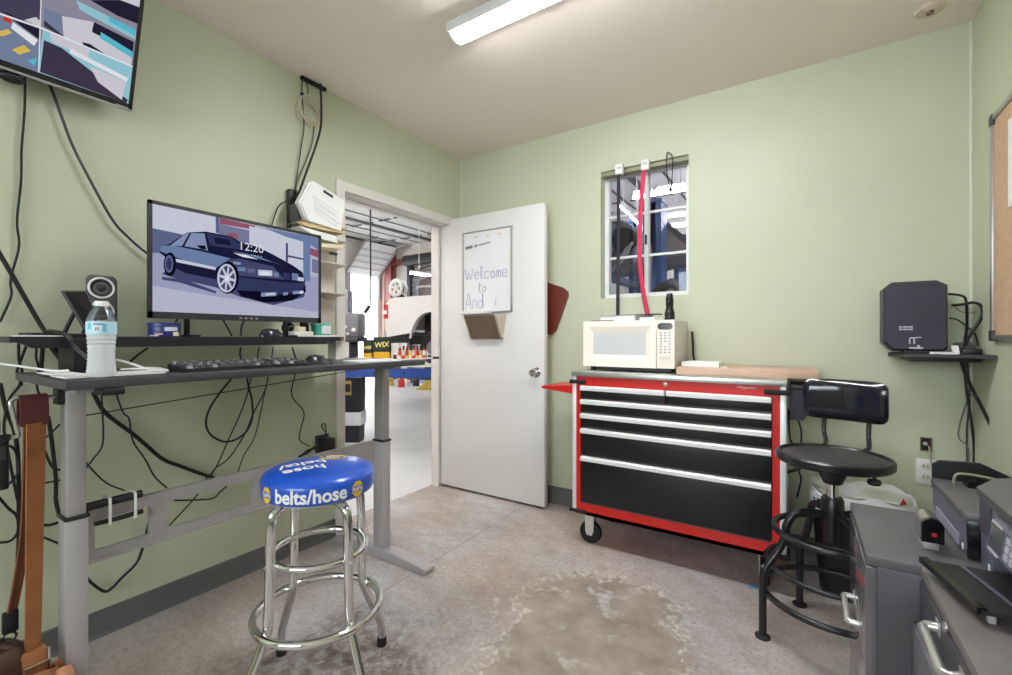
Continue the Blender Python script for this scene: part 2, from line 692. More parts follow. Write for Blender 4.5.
struct('wall_garage_south', MB().box(-7.2, -0.15, -3.2, -3.0, 0, GH), GWALL)
struct('ground', MB().box(-40, -7.2, -25, 40, -0.08, -0.03).box(-7.2, 12, -25, -3.2, -0.08, -0.03).box(-0.15, 12, -3.2, -2.35, -0.08, -0.03), mat('pale asphalt yard', (200, 200, 200), 0.8))

# window
mb = MB()
wy0, wy1 = D + 0.075, D + 0.125
mb.box(WX0, WX0 + 0.028, wy0, wy1, WZ0 + 0.03, WZ1 - 0.03)
mb.box(WX1 - 0.028, WX1, wy0, wy1, WZ0 + 0.03, WZ1 - 0.03)
mb.box(WX0, WX1, wy0, wy1, WZ0, WZ0 + 0.03)
mb.box(WX0, WX1, wy0, wy1, WZ1 - 0.03, WZ1)
mb.box(1.413, 1.437, wy0 - 0.004, wy1, WZ0 + 0.03, WZ1 - 0.03)
for zz in (1.655, 1.925):
    mb.box(WX0 + 0.02, 1.41, wy0 + 0.01, wy0 + 0.024, zz - 0.007, zz + 0.007)
    mb.box(1.44, WX1 - 0.02, wy0 + 0.01, wy0 + 0.024, zz - 0.007, zz + 0.007)
win = struct('window_1', mb, mat('white window vinyl', (226, 228, 228), 0.4, var=0.02))
for a, b_ in ((WX0 + 0.028, 1.413), (1.437, WX1 - 0.028)):
    MB().box(a, b_, wy0 + 0.028, wy0 + 0.032, WZ0 + 0.03, WZ1 - 0.03).build('pane', glass('window glass', (236, 236, 244), gloss=0.3, tint=0.92), win)
MB().box(1.418, 1.430, wy0 - 0.016, wy0 - 0.004, 1.72, 1.78, b=0.003).build('latch', BLACK, win)
MB().box(WX0, WX1, D + 0.01, wy0, WZ1 - 0.03, WZ1 - 0.002, b=0.004).build('shaded_soffit', mat('soffit shade tone', (150, 148, 124), 0.5), win)  # shade on the opening's soffit, put in as a darker strip

# the office door leaf, swung fully open
door = MB().box(-0.07, 0.825, 2.635, 2.679, 0.018, 2.024, b=0.002).build('door_1', mat('white door paint', (226, 224, 220), 0.38, var=0.015, scale=3), origin=(-0.06, 2.657, 0.018))
door['kind'] = 'structure'
dm = Vector((-0.06, 2.657, 0.018))


def child_of(o, mb, name, m, **k):
    c = mb.build(name, m, o, **k)
    c.location = -Vector(o.location)
    return c


kb = MB()
kb.lathe([(0.0, 0.0), (0.032, 0.0), (0.033, 0.005), (0.014, 0.009), (0.012, 0.028), (0.018, 0.034), (0.026, 0.045), (0.027, 0.056), (0.022, 0.066), (0.0, 0.069)], (0.766, 2.635, 0.905), 28, 0, (0, -1, 0))
child_of(door, kb, 'door_knob', CHROME)
kb = MB()
for z in (0.25, 1.02, 1.80):
    kb.cyl((-0.077, 2.628, z - 0.045), (-0.077, 2.628, z + 0.045), 0.006, n=10)
child_of(door, kb, 'hinge', STEEL)

# ------------------------------------------------------------------ ceiling lights and plate


def ceiling_light(x0, x1, y, label):
    t = thing('ceiling_light', label, 'light', ((x0 + x1) / 2, y, H))
    hm = MB().box(x0, x1, y - 0.055, y + 0.055, H - 0.022, H)
    for s in (-1, 1):
        hm.slab([(x0, y + s * 0.055, H - 0.022), (x0, y + s * 0.050, H - 0.022), (x0, y + s * 0.049, H - 0.042), (x0, y + s * 0.052, H - 0.042)], (x1 - x0, 0, 0))
    hm.build('housing', mat('white enamel', (235, 235, 235), 0.35), t)
    prof = []
    for i in range(11):
        a = PI * i / 10
        prof.append((y + 0.047 * math.cos(a), H - 0.022 - 0.042 * math.sin(a) ** 0.7))
    MB().prism(prof, 'x', x0 + 0.012, x1 - 0.012, smooth=True).build('diffuser', emit('lamp diffuser', (248, 250, 255), LAMP_STRENGTH), t)
    for xe in (x0, x1 - 0.012):
        MB().prism([(a * 1.04 - 0.04 * y, b_) for a, b_ in prof], 'x', xe, xe + 0.012).build('end_cap', mat('white enamel', (235, 235, 235), 0.35), t)


ceiling_light(0.925, 2.145, 1.592, 'lit white wraparound fluorescent light on the ceiling in front of the open door')
pl = thing('ceiling_plate', 'round off-white blank plate on the ceiling near the right corner', 'ceiling plate', (2.697, 2.593, H))
MB().lathe([(0.0, H - 0.012), (0.045, H - 0.011), (0.052, H - 0.006), (0.054, H)], (2.697, 2.593, 0), 32).build('plate', mat('cream plate', (214, 200, 182), 0.5), pl)
MB().lathe([(0.0, H - 0.022), (0.012, H - 0.021), (0.014, H - 0.011)], (2.697, 2.593, 0), 16).build('nub', mat('dull brass nub', (120, 105, 85), 0.4, 0.6), pl)

# ================================================================== DESK SIDE
DT = 1.022
DESKM = mat('dark grey laminate', (66, 62, 68), 0.38, var=0.06, scale=14)
ALU = mat('silver powder coat', (176, 172, 172), 0.38, 0.35, 0.05, 20)
ALUD = mat('grey powder coat sleeve', (186, 182, 184), 0.36, 0.3, 0.04)
desk = thing('standing_desk', 'dark-topped sit-stand desk on grey metal legs along the left wall', 'desk', (0.39, 1.04, 0))
MB().box(0.10, 0.63, 0.365, 1.715, DT - 0.0255, DT, b=0.004).build('tabletop', DESKM, desk)
for yy in (0.433, 1.629):
    lg = MB().box(0.372, 0.438, yy - 0.022, yy + 0.022, 0.59, DT - 0.03, b=0.004).build('leg', ALU, desk)
    MB().box(0.368, 0.442, yy - 0.0255, yy + 0.0255, 0.05, 0.60, b=0.003).build('sleeve', ALUD, lg)
    MB().box(0.364, 0.446, yy - 0.0285, yy + 0.0285, 0.598, 0.609, b=0.002).build('collar', BLACK, lg)
    fb = MB()
    prof = [(0.0, 0.052), (0.33, 0.05)]
    sec = [(0.05, 0.0), (0.05, 0.022), (0.12, 0.05), (0.50, 0.05), (0.70, 0.034), (0.742, 0.026), (0.742, 0.008), (0.735, 0.0)]
    fb.prism(sec, 'y', yy - 0.035, yy + 0.035)
    ft = fb.build('foot', ALUD, desk)
    bev = ft.modifiers.new('round', 'BEVEL')
    bev.width = 0.012
    bev.segments = 3
    MB().box(0.14, 0.52, yy - 0.022, yy + 0.022, DT - 0.045, DT - 0.026).build('support_arm', ALU, desk)
cb = MB()
x0, x1, zt, zb = 0.362, 0.378, 0.602, 0.432
ys = [0.455, 0.489, 0.632, 0.686, 0.978, 1.032, 1.320, 1.374, 1.56, 1.606]
cb.box(x0, x1, 0.455, 1.606, 0.562, zt)
cb.box(x0, x1, 0.455, 1.606, zb, 0.466)
for a, b_ in ((0.455, 0.489), (0.632, 0.686), (0.978, 1.032), (1.320, 1.606)):
    cb.box(x0, x1, a, b_, 0.466, 0.562)
cb.box(x1, x1 + 0.012, 0.455, 1.606, zb, zb + 0.006)
cb.build('crossbar', ALU, desk)
kb = MB()
kb.tube([Vector((0.405, 0.405, 0.962)), pX(50, 397, 0.405), pX(19, 398, 0.405), pX(12, 401, 0.408), pX(11, 406, 0.41), pX(18, 433, 0.41), pX(16, 437, 0.41), pX(9, 437.5, 0.41)], 0.0055, 10, 0, smooth_n=3)
crank = kb.build('crank_handle', mat('zinc plated rod', (214, 214, 214), 0.25, 0.9), desk, label='bright metal crank handle')
MB().cyl(pX(10, 437.5, 0.41), pX(-24, 440, 0.41), 0.0095, n=14).build('grip', BLACK, crank)
MB().box(0.375, 0.425, 0.395, 0.41, 0.94, 0.985).build('gear_box', BLACK, desk)
MB().box(0.56, 0.63, 0.438, 0.490, DT - 0.047, DT - 0.026, b=0.004).build('control_box', BLACK, desk)

# riser shelf standing on the desk
riser = thing('monitor_riser', 'long black riser shelf standing on the dark desk', 'shelf', (0.22, 0.90, DT))
rb = MB()
rb.prism([(0.08, 0.312), (0.345, 0.312), (0.345, 1.420), (0.24, 1.520), (0.08, 1.520)], 'z', 1.121, 1.139)
riser_t = rb.build('shelf_board', BLACK, riser)
MB().prism([(0.36, 1.104), (1.338, 1.104), (1.40, 1.121), (0.33, 1.121)], 'x', 0.325, 0.342).build('front_rail', mat('dark navy black plastic', (24, 22, 36), 0.4), riser)
MB().box(0.15, 0.31, 0.455, 0.492, DT, 1.122, b=0.004).build('post', BLACK, riser)
wh = thing('white_bracket', 'pale upright white block under the right end of the riser shelf', 'bracket', (0.2, 1.50, DT))
MB().box(0.17, 0.235, 1.475, 1.515, DT, 1.1205).build('column', TRIMW, wh)
MB().box(0.16, 0.245, 1.468, 1.522, DT, DT + 0.008, b=0.003).build('base', TRIMW, wh)

# ---------------------------------------------------------------- computer monitor
SX = 0.30
mon = thing('computer_monitor', 'wide black computer monitor showing a dark coupe on the riser shelf', 'monitor', (0.25, 0.998, 1.139))
my0, my1, mz0, mz1 = 0.653, 1.342, 1.205, 1.625
mb = MB().box(0.290, 0.301, my0, my1, mz0, mz1, b=0.003)
mb.box(0.245, 0.2905, my0 + 0.06, my1 - 0.06, mz0 + 0.05, mz1 - 0.05, b=0.018)
mb.build('housing', BLACK, mon)
mb = MB()
t_ = 0.013
mb.box(0.300, 0.3045, my0, my1, mz0, mz0 + 0.024)
mb.box(0.300, 0.3045, my0, my1, mz1 - t_, mz1)
mb.box(0.300, 0.3045, my0, my0 + t_, mz0, mz1)
mb.box(0.300, 0.3045, my1 - t_, my1, mz0, mz1)
bez = mb.build('bezel', mat('charcoal bezel', (40, 38, 44), 0.4), mon)
mb = MB()
for k in range(4):
    mb.box(0.3045, 0.3052, 0.963 + k * 0.022, 0.973 + k * 0.022, mz0 + 0.008, mz0 + 0.014)
mb.build('button_marks', mat('grey print', (170, 170, 175), 0.5), bez)
mb = MB()
mb.box(0.232, 0.252, 0.79, 0.806, 1.139, 1.26, b=0.003)
mb.box(0.232, 0.252, 1.19, 1.206, 1.139, 1.26, b=0.003)
mb.box(0.17, 0.33, 0.79, 0.812, 1.139, 1.147, b=0.003)
mb.box(0.17, 0.33, 1.184, 1.206, 1.139, 1.147, b=0.003)
mb.build('stand', BLACK, mon)

SCR = {}


def scr_mats(cols):
    return [emit('screen %d %d %d' % c, c, SCREEN_STRENGTH, 0.06) for c in cols]


PICX = 0.3012
mb = MB()
layer = [0]


def zA(x, y):
    return (150 + x / 5.194, 195 + y / 5.194)


def pp(pts, m, z=zA):
    layer[0] += 1
    X0 = PICX + layer[0] * 0.00006
    q = []
    for (x, y) in pts:
        v = pX(*z(x, y), SX + 0.001)
        v.y = min(max(v.y, my0 + 0.012), my1 - 0.012)
        v.z = min(max(v.z, mz0 + 0.022), mz1 - 0.012)
        q.append((X0, v.y, v.z))
    mb.poly(q, m)


cols = [(186, 188, 210), (96, 104, 142), (160, 164, 194), (26, 28, 58), (52, 58, 96), (110, 130, 170), (204, 208, 224), (150, 86, 110), (14, 14, 34), (70, 74, 112), (230, 232, 240), (120, 124, 156), (138, 150, 186)]
mb.poly([(PICX, my0 + 0.012, mz0 + 0.022), (PICX, my1 - 0.012, mz0 + 0.022), (PICX, my1 - 0.012, mz1 - 0.012), (PICX, my0 + 0.012, mz1 - 0.012)], 0)
pp([(0, 30), (350, 110), (350, 210), (280, 190), (170, 205), (0, 175)], 6)
pp([(0, 170), (170, 205), (60, 320), (0, 300)], 1)
pp([(0, 300), (60, 300), (110, 340), (900, 430), (900, 660), (0, 640)], 2)
pp([(0, 470), (300, 520), (900, 610), (900, 660), (0, 640)], 0)
pp([(340, 110), (360, 118), (362, 200), (342, 196)], 1)
pp([(362, 118), (545, 160), (545, 180), (362, 150)], 7)
pp([(362, 150), (515, 185), (515, 270), (362, 210)], 11)
pp([(400, 195), (455, 200), (455, 232), (400, 220)], 7)
pp([(515, 160), (800, 232), (800, 400), (700, 370), (515, 270)], 6)
pp([(590, 170), (880, 225), (880, 290), (820, 250), (700, 215)], 5)
pp([(705, 250), (716, 250), (716, 350), (705, 345)], 9)
pp([(716, 312), (800, 330), (800, 338), (716, 322)], 9)
pp([(795, 225), (832, 235), (832, 450), (795, 445)], 5)
pp([(832, 275), (885, 290), (885, 330), (832, 310)], 7)
pp([(840, 330), (880, 340), (880, 410), (840, 400)], 11)
# car
pp([(60, 410), (120, 430), (340, 480), (470, 530), (640, 572), (800, 530), (810, 470), (480, 420), (100, 380)], 9)
pp([(60, 262), (100, 255), (190, 195), (290, 190), (420, 215), (470, 245), (560, 270), (640, 310), (740, 365), (790, 400), (805, 450), (795, 510), (640, 530), (450, 500), (440, 430), (350, 440), (180, 405), (90, 330), (48, 300)], 3)
pp([(60, 262), (120, 262), (300, 300), (420, 330), (340, 380), (180, 340), (70, 300), (50, 290)], 5)
pp([(105, 262), (190, 197), (205, 197), (165, 265)], 12)
pp([(178, 266), (214, 198), (282, 200), (300, 290), (270, 282)], 12)
pp([(292, 198), (415, 218), (468, 255), (470, 285), (330, 265), (310, 260)], 4)
pp([(330, 220), (410, 232), (420, 262), (340, 252)], 3)
pp([(120, 328), (340, 375), (340, 390), (120, 345)], 6)
pp([(130, 350), (350, 400), (350, 440), (180, 405), (130, 380)], 3)
pp([(240, 262), (285, 262), (292, 285), (262, 280)], 8)
pp([(430, 290), (560, 318), (640, 350), (720, 372), (560, 330)], 5)
pp([(430, 300), (500, 312), (560, 335), (480, 322)], 10)
pp([(400, 335), (460, 330), (640, 372), (660, 395), (700, 440), (460, 420)], 9)
for (x, y, w, h, m) in ((455, 372, 40, 22, 5), (505, 380, 40, 22, 1), (560, 388, 74, 30, 6), (575, 397, 46, 16, 10), (640, 398, 28, 26, 5), (690, 402, 36, 36, 4), (735, 405, 34, 36, 5), (765, 425, 32, 20, 6), (430, 345, 40, 14, 12)):
    pp([(x, y), (x + w, y + 5), (x + w, y + h + 4), (x, y + h)], m)
pp([(450, 425), (700, 455), (805, 455), (795, 510), (640, 530), (450, 500)], 4)
pp([(450, 495), (560, 500), (640, 522), (790, 505), (800, 470), (810, 500), (740, 548), (600, 560), (470, 525)], 8)
for (x, y, w, h, m) in ((575, 508, 80, 20, 12), (600, 512, 46, 10, 6), (690, 508, 24, 14, 12), (740, 500, 52, 16, 12), (775, 502, 20, 12, 10)):
    pp([(x, y), (x + w, y - 4), (x + w, y + h - 4), (x, y + h)], m)


def ell(cx, cy, rx, ry, m, n=22, rot=0.0):
    pp([(cx + rx * math.cos(2 * PI * i / n) * math.cos(rot) - ry * math.sin(2 * PI * i / n) * math.sin(rot), cy + rx * math.cos(2 * PI * i / n) * math.sin(rot) + ry * math.sin(2 * PI * i / n) * math.cos(rot)) for i in range(n)], m)


ell(102, 360, 33, 62, 8)
ell(97, 358, 22, 46, 1)
ell(97, 358, 14, 32, 4)
ell(402, 430, 58, 84, 8)
ell(396, 432, 49, 74, 6)
ell(398, 432, 40, 64, 9)
for k in range(8):
    a = 2 * PI * k / 8 + 0.2
    ca, sa = math.cos(a), math.sin(a)
    pp([(398 + 6 * sa, 432 - 9 * ca), (398 + 40 * ca + 4 * sa, 432 + 62 * sa - 6 * ca), (398 + 40 * ca - 4 * sa, 432 + 62 * sa + 6 * ca), (398 - 6 * sa, 432 + 9 * ca)], 6)
ell(398, 432, 10, 15, 10)
pp([(60, 425), (180, 440), (340, 500), (340, 512), (150, 455), (60, 440)], 9)
ta = pX(*zA(455, 283), SX + 0.001)
mb.text('12:20', 0.047, (PICX + 0.006, ta.y, ta.z), (0, 1, 0.0), (0, 0, 1), 10)
ta = pX(*zA(520, 318), SX + 0.001)
mb.text('- - - -', 0.022, (PICX + 0.006, ta.y, ta.z), (0, 1, 0.0), (0, 0, 1), 10)
mb.build('screen', scr_mats(cols), mon)

# ---------------------------------------------------------------- security TV
tt = R(17.7)
tn = Vector((math.cos(tt), 0, -math.sin(tt)))
tv_ = Vector((math.sin(tt), 0, math.cos(tt)))
T0 = Vector((0.10, 0.671, 1.998))     # lower right corner of the front
tw, th_ = 0.74, 0.435
tv = thing('security_television', 'black wall-mounted television tilted down, split into camera views of cars', 'television', (0.06, 0.671 - tw / 2, 1.995))


def tvp(u, v, n):   # u from the right edge to the left, v up
    return T0 + Vector((0, -1, 0)) * u + tv_ * v + tn * n


def tvbox(mb, u0, u1, v0, v1, n0, n1, m=0):
    vs = [tvp(u, v, n) for n in (n0, n1) for v in (v0, v1) for u in (u0, u1)]
    fs = [(0, 2, 3, 1), (4, 5, 7, 6), (0, 1, 5, 4), (2, 6, 7, 3), (0, 4, 6, 2), (1, 3, 7, 5)]
    mb.add(vs, fs, m)


mb = MB()
tvbox(mb, 0, tw, 0, th_, -0.03, -0.004)
tvbox(mb, 0.12, tw - 0.12, 0.06, 0.3, -0.065, -0.03)
mb.build('housing', BLACK, tv)
mb = MB()
tvbox(mb, 0, tw, 0, 0.022, -0.004, 0.001)
tvbox(mb, 0, tw, th_ - 0.012, th_, -0.004, 0.001)
tvbox(mb, 0, 0.012, 0, th_, -0.004, 0.001)
tvbox(mb, tw - 0.012, tw, 0, th_, -0.004, 0.001)
tvbox(mb, 0, tw, -0.004, 0.004, -0.03, 0.002, 1)
tvbox(mb, 0.012, 0.05, 0.004, 0.008, 0.001, 0.002, 1)
mb.build('bezel', [mat('gloss dark bezel', (24, 22, 30), 0.2), mat('silver strip', (170, 168, 170), 0.3, 0.5)], tv)
mb = MB()
layer[0] = 0
tp0 = T0 - tn * 0.002


def pt(pts, m):
    layer[0] += 1
    q = []
    for (x, y) in pts:
        v = pPl(x, y, tp0, tn)
        u = min(max(0.671 - v.y, 0.012), tw - 0.012)
        w = min(max((v - T0).dot(tv_), 0.022), th_ - 0.012)
        q.append(tvp(u, w, -0.0035 + layer[0] * 0.00008))
    mb.poly(q, m)


tcols = [(74, 68, 92), (176, 176, 196), (150, 200, 214), (210, 206, 216), (64, 56, 76), (120, 132, 160), (222, 190, 90), (200, 60, 50), (232, 232, 240), (90, 190, 210), (38, 34, 54), (146, 140, 160)]
mb.poly([tvp(0.012, 0.022, -0.0036), tvp(0.012, th_ - 0.012, -0.0036), tvp(tw - 0.012, th_ - 0.012, -0.0036), tvp(tw - 0.012, 0.022, -0.0036)], 11)
pt([(-30, -60), (43, -60), (40.5, 27), (-30, 2)], 0)                       # upper left view
pt([(41, 28), (38, 74), (-30, 52), (-30, 4)], 5)                         # lower left view
pt([(41, -60), (147, -60), (134, 66), (41, 26)], 11)                      # upper right view
pt([(43, 29), (134, 68), (128, 108), (38, 72)], 2)                       # lower right view
pt([(44, 40), (62, 48), (128, 100), (126, 108), (40, 72)], 4)
pt([(50, 33), (90, 50), (88, 58), (52, 42)], 3)
pt([(70, 48), (128, 78), (127, 82), (70, 53)], 8)
pt([(90, 66), (126, 82), (122, 100), (98, 82)], 3)
pt([(62, 16), (94, 22), (92, 30), (132, 58), (131, 66), (64, 38)], 3)
pt([(94, 22), (134, 42), (133, 52), (100, 36), (92, 32)], 10)
pt([(101, 32), (133, 52), (132, 58), (100, 38)], 9)
pt([(44, 8), (62, 14), (62, 36), (44, 28)], 5)
pt([(76, 0), (136, 30), (136, 40), (80, 10)], 2)
pt([(90, 0), (140, 0), (138, 24), (118, 16)], 10)
pt([(112, -3), (142, -3), (141, 8)], 3)
pt([(108, 16), (136, 30), (135, 36), (110, 22)], 9)
pt([(82, 42), (90, 44), (108, 56), (84, 46)], 10)
pt([(44, 20), (66, 38), (62, 38), (44, 26)], 4)
pt([(4, 14), (12, 18), (11, 24), (3, 20)], 7)
pt([(13, 22), (38, 40), (34, 46), (11, 28)], 8)
pt([(5, 12), (40, 28), (40, 40), (13, 20)], 10)
pt([(14, 23), (38, 40), (34, 45), (12, 28)], 8)
pt([(24, 20), (36, 17), (41, 22), (40, 27)], 3)
pt([(0, 31), (8, 29), (12, 33), (4, 36), (-6, 36)], 6)
pt([(10, 50), (24, 45), (31, 51), (18, 55)], 6)
pt([(28, 60), (37, 58), (34, 66)], 9)
pt([(-5, 38), (30, 62), (26, 66), (-5, 50)], 5)
pt([(42.5, -60), (43.5, -60), (39, 74), (37.8, 74)], 8)
pt([(-30, 2.5), (41, 27), (134, 66.5), (134, 68), (41, 29), (-30, 4.5)], 8)
mb.build('screen', scr_mats(tcols), tv)
mb = MB()
mb.box(0.0, 0.012, 0.22, 0.40, 2.08, 2.30)
mb.box(0.01, 0.10, 0.28, 0.34, 2.15, 2.24)
mb.build('wall_mount', BLACK, tv)
mb = MB()
mb.sphere((0.075, 0.36, 1.985), 0.022, 14, 0, (1, 1.6, 0.8))
mb.build('ferrite_plug', BLACK, tv)

# ---------------------------------------------------------------- things on the riser
sp = thing('desk_speaker', 'dark grey two-driver desktop speaker with white rings on the riser shelf', 'speaker', (0.17, 0.553, 1.139))
SPX = 0.20
mb = MB()
poly = [(0.510, 1.139), (0.600, 1.139), (0.5985, 1.340), (0.588, 1.353), (0.522, 1.353), (0.511, 1.340)]
vs = [(SPX, y, z) for y, z in poly] + [(0.135, 0.5785 + (y - 0.555) * 0.62, 1.139 + (z - 1.139) * 0.95) for y, z in poly]
mb.add(vs, [tuple(range(6)), tuple(reversed(range(6, 12)))] + [(i, 6 + i, 6 + (i + 1) % 6, (i + 1) % 6) for i in range(6)])
o = mb.build('cabinet', mat('charcoal speaker shell', (92, 90, 92), 0.45), sp)
bv = o.modifiers.new('round', 'BEVEL')
bv.width = 0.006
bv.segments = 3
for zc, rr in ((1.308, 0.034), (1.226, 0.033)):
    dr = MB().lathe([(rr * 0.84, 0.0005), (rr * 0.55, -0.004), (rr * 0.5, -0.005), (rr * 0.3, -0.001), (0.0, 0.001)], (SPX + 0.003, 0.5535, zc), 28, 0, (1, 0, 0)).build('driver', mat('speaker cone', (48, 46, 48), 0.5), sp)
    MB().ring((SPX + 0.002, 0.5535, zc), rr, 0.0036, 40, 8, 0, (1, 0, 0)).build('trim_ring', mat('white gloss ring', (240, 240, 240), 0.25), dr)

ph = thing('smart_display', 'small black phone-like screen leaning on its stand beside the speaker', 'tablet', (0.25, 0.49, 1.139))
q = [pX(*p, 0.26) for p in ((65, 290), (88, 290), (98, 319), (86, 331))]
n_ = Vector((-0.009, 0.0, 0.004))
mb = MB()
top_l, top_r, bot_r, bot_l = [Vector(p) for p in q]
top_l.x = top_r.x = 0.235
bot_l.x = bot_r.x = 0.268
mb.slab([top_l, top_r, bot_r, bot_l], (-0.010, -0.003, -0.003))
o = mb.build('body', mat('graphite body', (78, 76, 82), 0.3), ph)
c_ = (top_l + top_r + bot_l + bot_r) / 4
mb = MB().poly([c_ + (p - c_) * 0.90 + Vector((0.0016, -0.0004, 0.0006)) for p in (top_l, top_r, bot_r, bot_l)])
mb.build('screen', BLACKG, ph)
mb = MB()
mb.tube([(0.242, 0.474, 1.215), (0.225, 0.464, 1.18), (0.215, 0.455, 1.148)], 0.006, 8)
mb.box(0.19, 0.285, 0.43, 0.51, 1.139, 1.149, b=0.003)
mb.tube([(0.262, 0.497, 1.165), (0.255, 0.495, 1.148)], 0.007, 8)
mb.build('stand', BLACK, ph)

tag(MB().box(0.17, 0.33, 0.345, 0.43, 1.139, 1.1425).build('paper_sheet', PAPER), 'thin white sheet lying on the left end of the riser shelf', 'paper')
tg = thing('charging_pad', 'flat black tray on the white sheet at the left end of the riser', 'tray', (0.24, 0.39, 1.1425))
MB().prism(rrect(0.12, 0.07, 0.012, cx=0.235, cy=0.392), 'z', 1.1425, 1.151).build('base', BLACK, tg)

# dark blue tin
tin = thing('round_tin', 'blue and white printed round tin left of the monitor foot', 'tin', (0.25, 0.722, 1.139))
MB().lathe([(0.0, 1.139), (0.048, 1.139), (0.050, 1.142), (0.050, 1.176), (0.049, 1.178)], (0.25, 0.722, 0), 36).build('body', mat('navy tin print', (44, 50, 118), 0.35), tin)
MB().lathe([(0.049, 1.178), (0.0515, 1.178), (0.0515, 1.188), (0.049, 1.190), (0.0, 1.190)], (0.25, 0.722, 0), 36).build('lid', mat('navy tin print', (44, 50, 118), 0.35), tin)
mb = MB()
for a0, a1, z0, z1, m in ((-20, 30, 1.160, 1.174, 0), (-55, -25, 1.146, 1.152, 1), (-80, -40, 1.141, 1.145, 0), (10, 40, 1.142, 1.156, 2)):
    vs = []
    for i in range(7):
        a = R(a0 + (a1 - a0) * i / 6)
        for z in (z0, z1):
            vs.append((0.25 + 0.0505 * math.cos(a), 0.722 + 0.0505 * math.sin(a), z))
    mb.add(vs, [(2 * i, 2 * i + 2, 2 * i + 3, 2 * i + 1) for i in range(6)], m)
mb.build('printed_band', [mat('white tin print', (205, 205, 220), 0.4), mat('tan tin print', (200, 160, 120), 0.4), mat('cream tin print', (235, 225, 200), 0.4)], tin)


def mouse(name, label, c, rz, L, colr):
    t = thing(name, label, 'computer mouse', c, rz, world=False)
    mb = MB()
    bm = bmesh.new()
    bmesh.ops.create_uvsphere(bm, u_segments=24, v_segments=14, radius=1)
    for v in bm.verts:
        x, y, z = v.co
        v.co = (x * L * 0.5 * (1 - 0.05 * y), y * L * 0.30 * (1 - 0.12 * x * x), max(0, z) * L * 0.33 * (1 - 0.25 * x))
    mb.bm(bm, 0, True)
    mb.build('shell', mat('mouse shell ' + colr, (30, 30, 44), 0.22, coat=0.4), t)
    MB().lathe([(0, -0.003), (0.009, -0.003), (0.009, 0.003), (0, 0.003)], (L * 0.24, 0, L * 0.225), 16, 0, (0, 1, 0)).build('scroll_wheel', RUBBER, t)


mouse('computer_mouse', 'dark glossy mouse on the desk at the right end of the keyboard', (0.50, 1.185, DT), R(100), 0.125, 'a')
mouse('computer_mouse', 'black mouse on the riser shelf under the right half of the monitor', (0.30, 1.10, 1.139), R(95), 0.11, 'b')

wc = thing('webcam', 'black ball-shaped webcam on the riser behind the mouse', 'webcam', (0.22, 1.225, 1.139))
MB().lathe([(0.0, 1.139), (0.035, 1.139), (0.034, 1.146), (0.010, 1.150), (0.008, 1.165), (0.0, 1.166)], (0.22, 1.225, 0), 24).build('base', BLACK, wc)
MB().sphere((0.22, 1.225, 1.182), 0.028, 24).build('head', BLACK, wc)
MB().ring((0.244, 1.225, 1.176), 0.014, 0.0025, 24, 8, 0, (1, 0, -0.2)).build('lens_ring', mat('grey ring', (150, 150, 165), 0.3), wc)
wb_ = thing('small_box', 'small white box on the riser shelf under the monitor corner', 'box', (0.29, 1.255, 1.139))
MB().box(0.26, 0.32, 1.20, 1.292, 1.139, 1.164, b=0.003).build('carton', mat('off white card', (228, 226, 216), 0.6), wb_)
MB().box(0.275, 0.305, 1.225, 1.262, 1.164, 1.186, b=0.003).build('lid_stack', mat('cream stack', (214, 204, 170), 0.6), wb_)
bk = tag(MB().slab([(0.20, 1.305, 1.139), (0.20, 1.318, 1.139), (0.225, 1.292, 1.215), (0.225, 1.279, 1.215)], (0.05, 0, 0)).build('black_wedge', BLACK), 'black upright bracket leaning beside the small white box', 'bracket')
tl = thing('teal_tub', 'round teal and white tub at the right end of the riser shelf', 'tub', (0.25, 1.385, 1.139))
MB().lathe([(0.0, 1.148), (0.040, 1.148), (0.044, 1.152), (0.046, 1.196), (0.0, 1.196)], (0.24, 1.385, 0), 32).build('body', mat('teal plastic', (60, 170, 150), 0.4), tl)
MB().lathe([(0.046, 1.196), (0.049, 1.196), (0.049, 1.206), (0.046, 1.208), (0.0, 1.208)], (0.24, 1.385, 0), 32).build('lid', mat('pale teal plastic', (120, 200, 184), 0.4), tl)
mb = MB()
vs = []
for i in range(9):
    a = R(-30 + 80 * i / 8)
    for z in (1.154, 1.194):
        r_ = 0.0445 + 0.002 * (z - 1.152) / 0.044
        vs.append((0.24 + (r_ + 0.0012) * math.cos(a), 1.385 + (r_ + 0.0012) * math.sin(a), z))
mb.add(vs, [(2 * i, 2 * i + 2, 2 * i + 3, 2 * i + 1) for i in range(8)])
mb.build('label', mat('tub label', (222, 226, 224), 0.5), tl)
tag(MB().prism(rrect(0.10, 0.13, 0.01, cx=0.25, cy=1.375), 'z', 1.139, 1.148).build('white_tray', WHITEP), 'flat white tray under the teal tub', 'tray')

# ---------------------------------------------------------------- things on the desk top
kbd = thing('keyboard', 'black full-size keyboard on the desk in front of the monitor', 'keyboard', (0.49, 0.885, DT))
kx0, kx1, ky0, ky1 = 0.43, 0.56, 0.665, 1.105


def kz(x):
    return DT + 0.012 + (kx1 - x) * 0.10


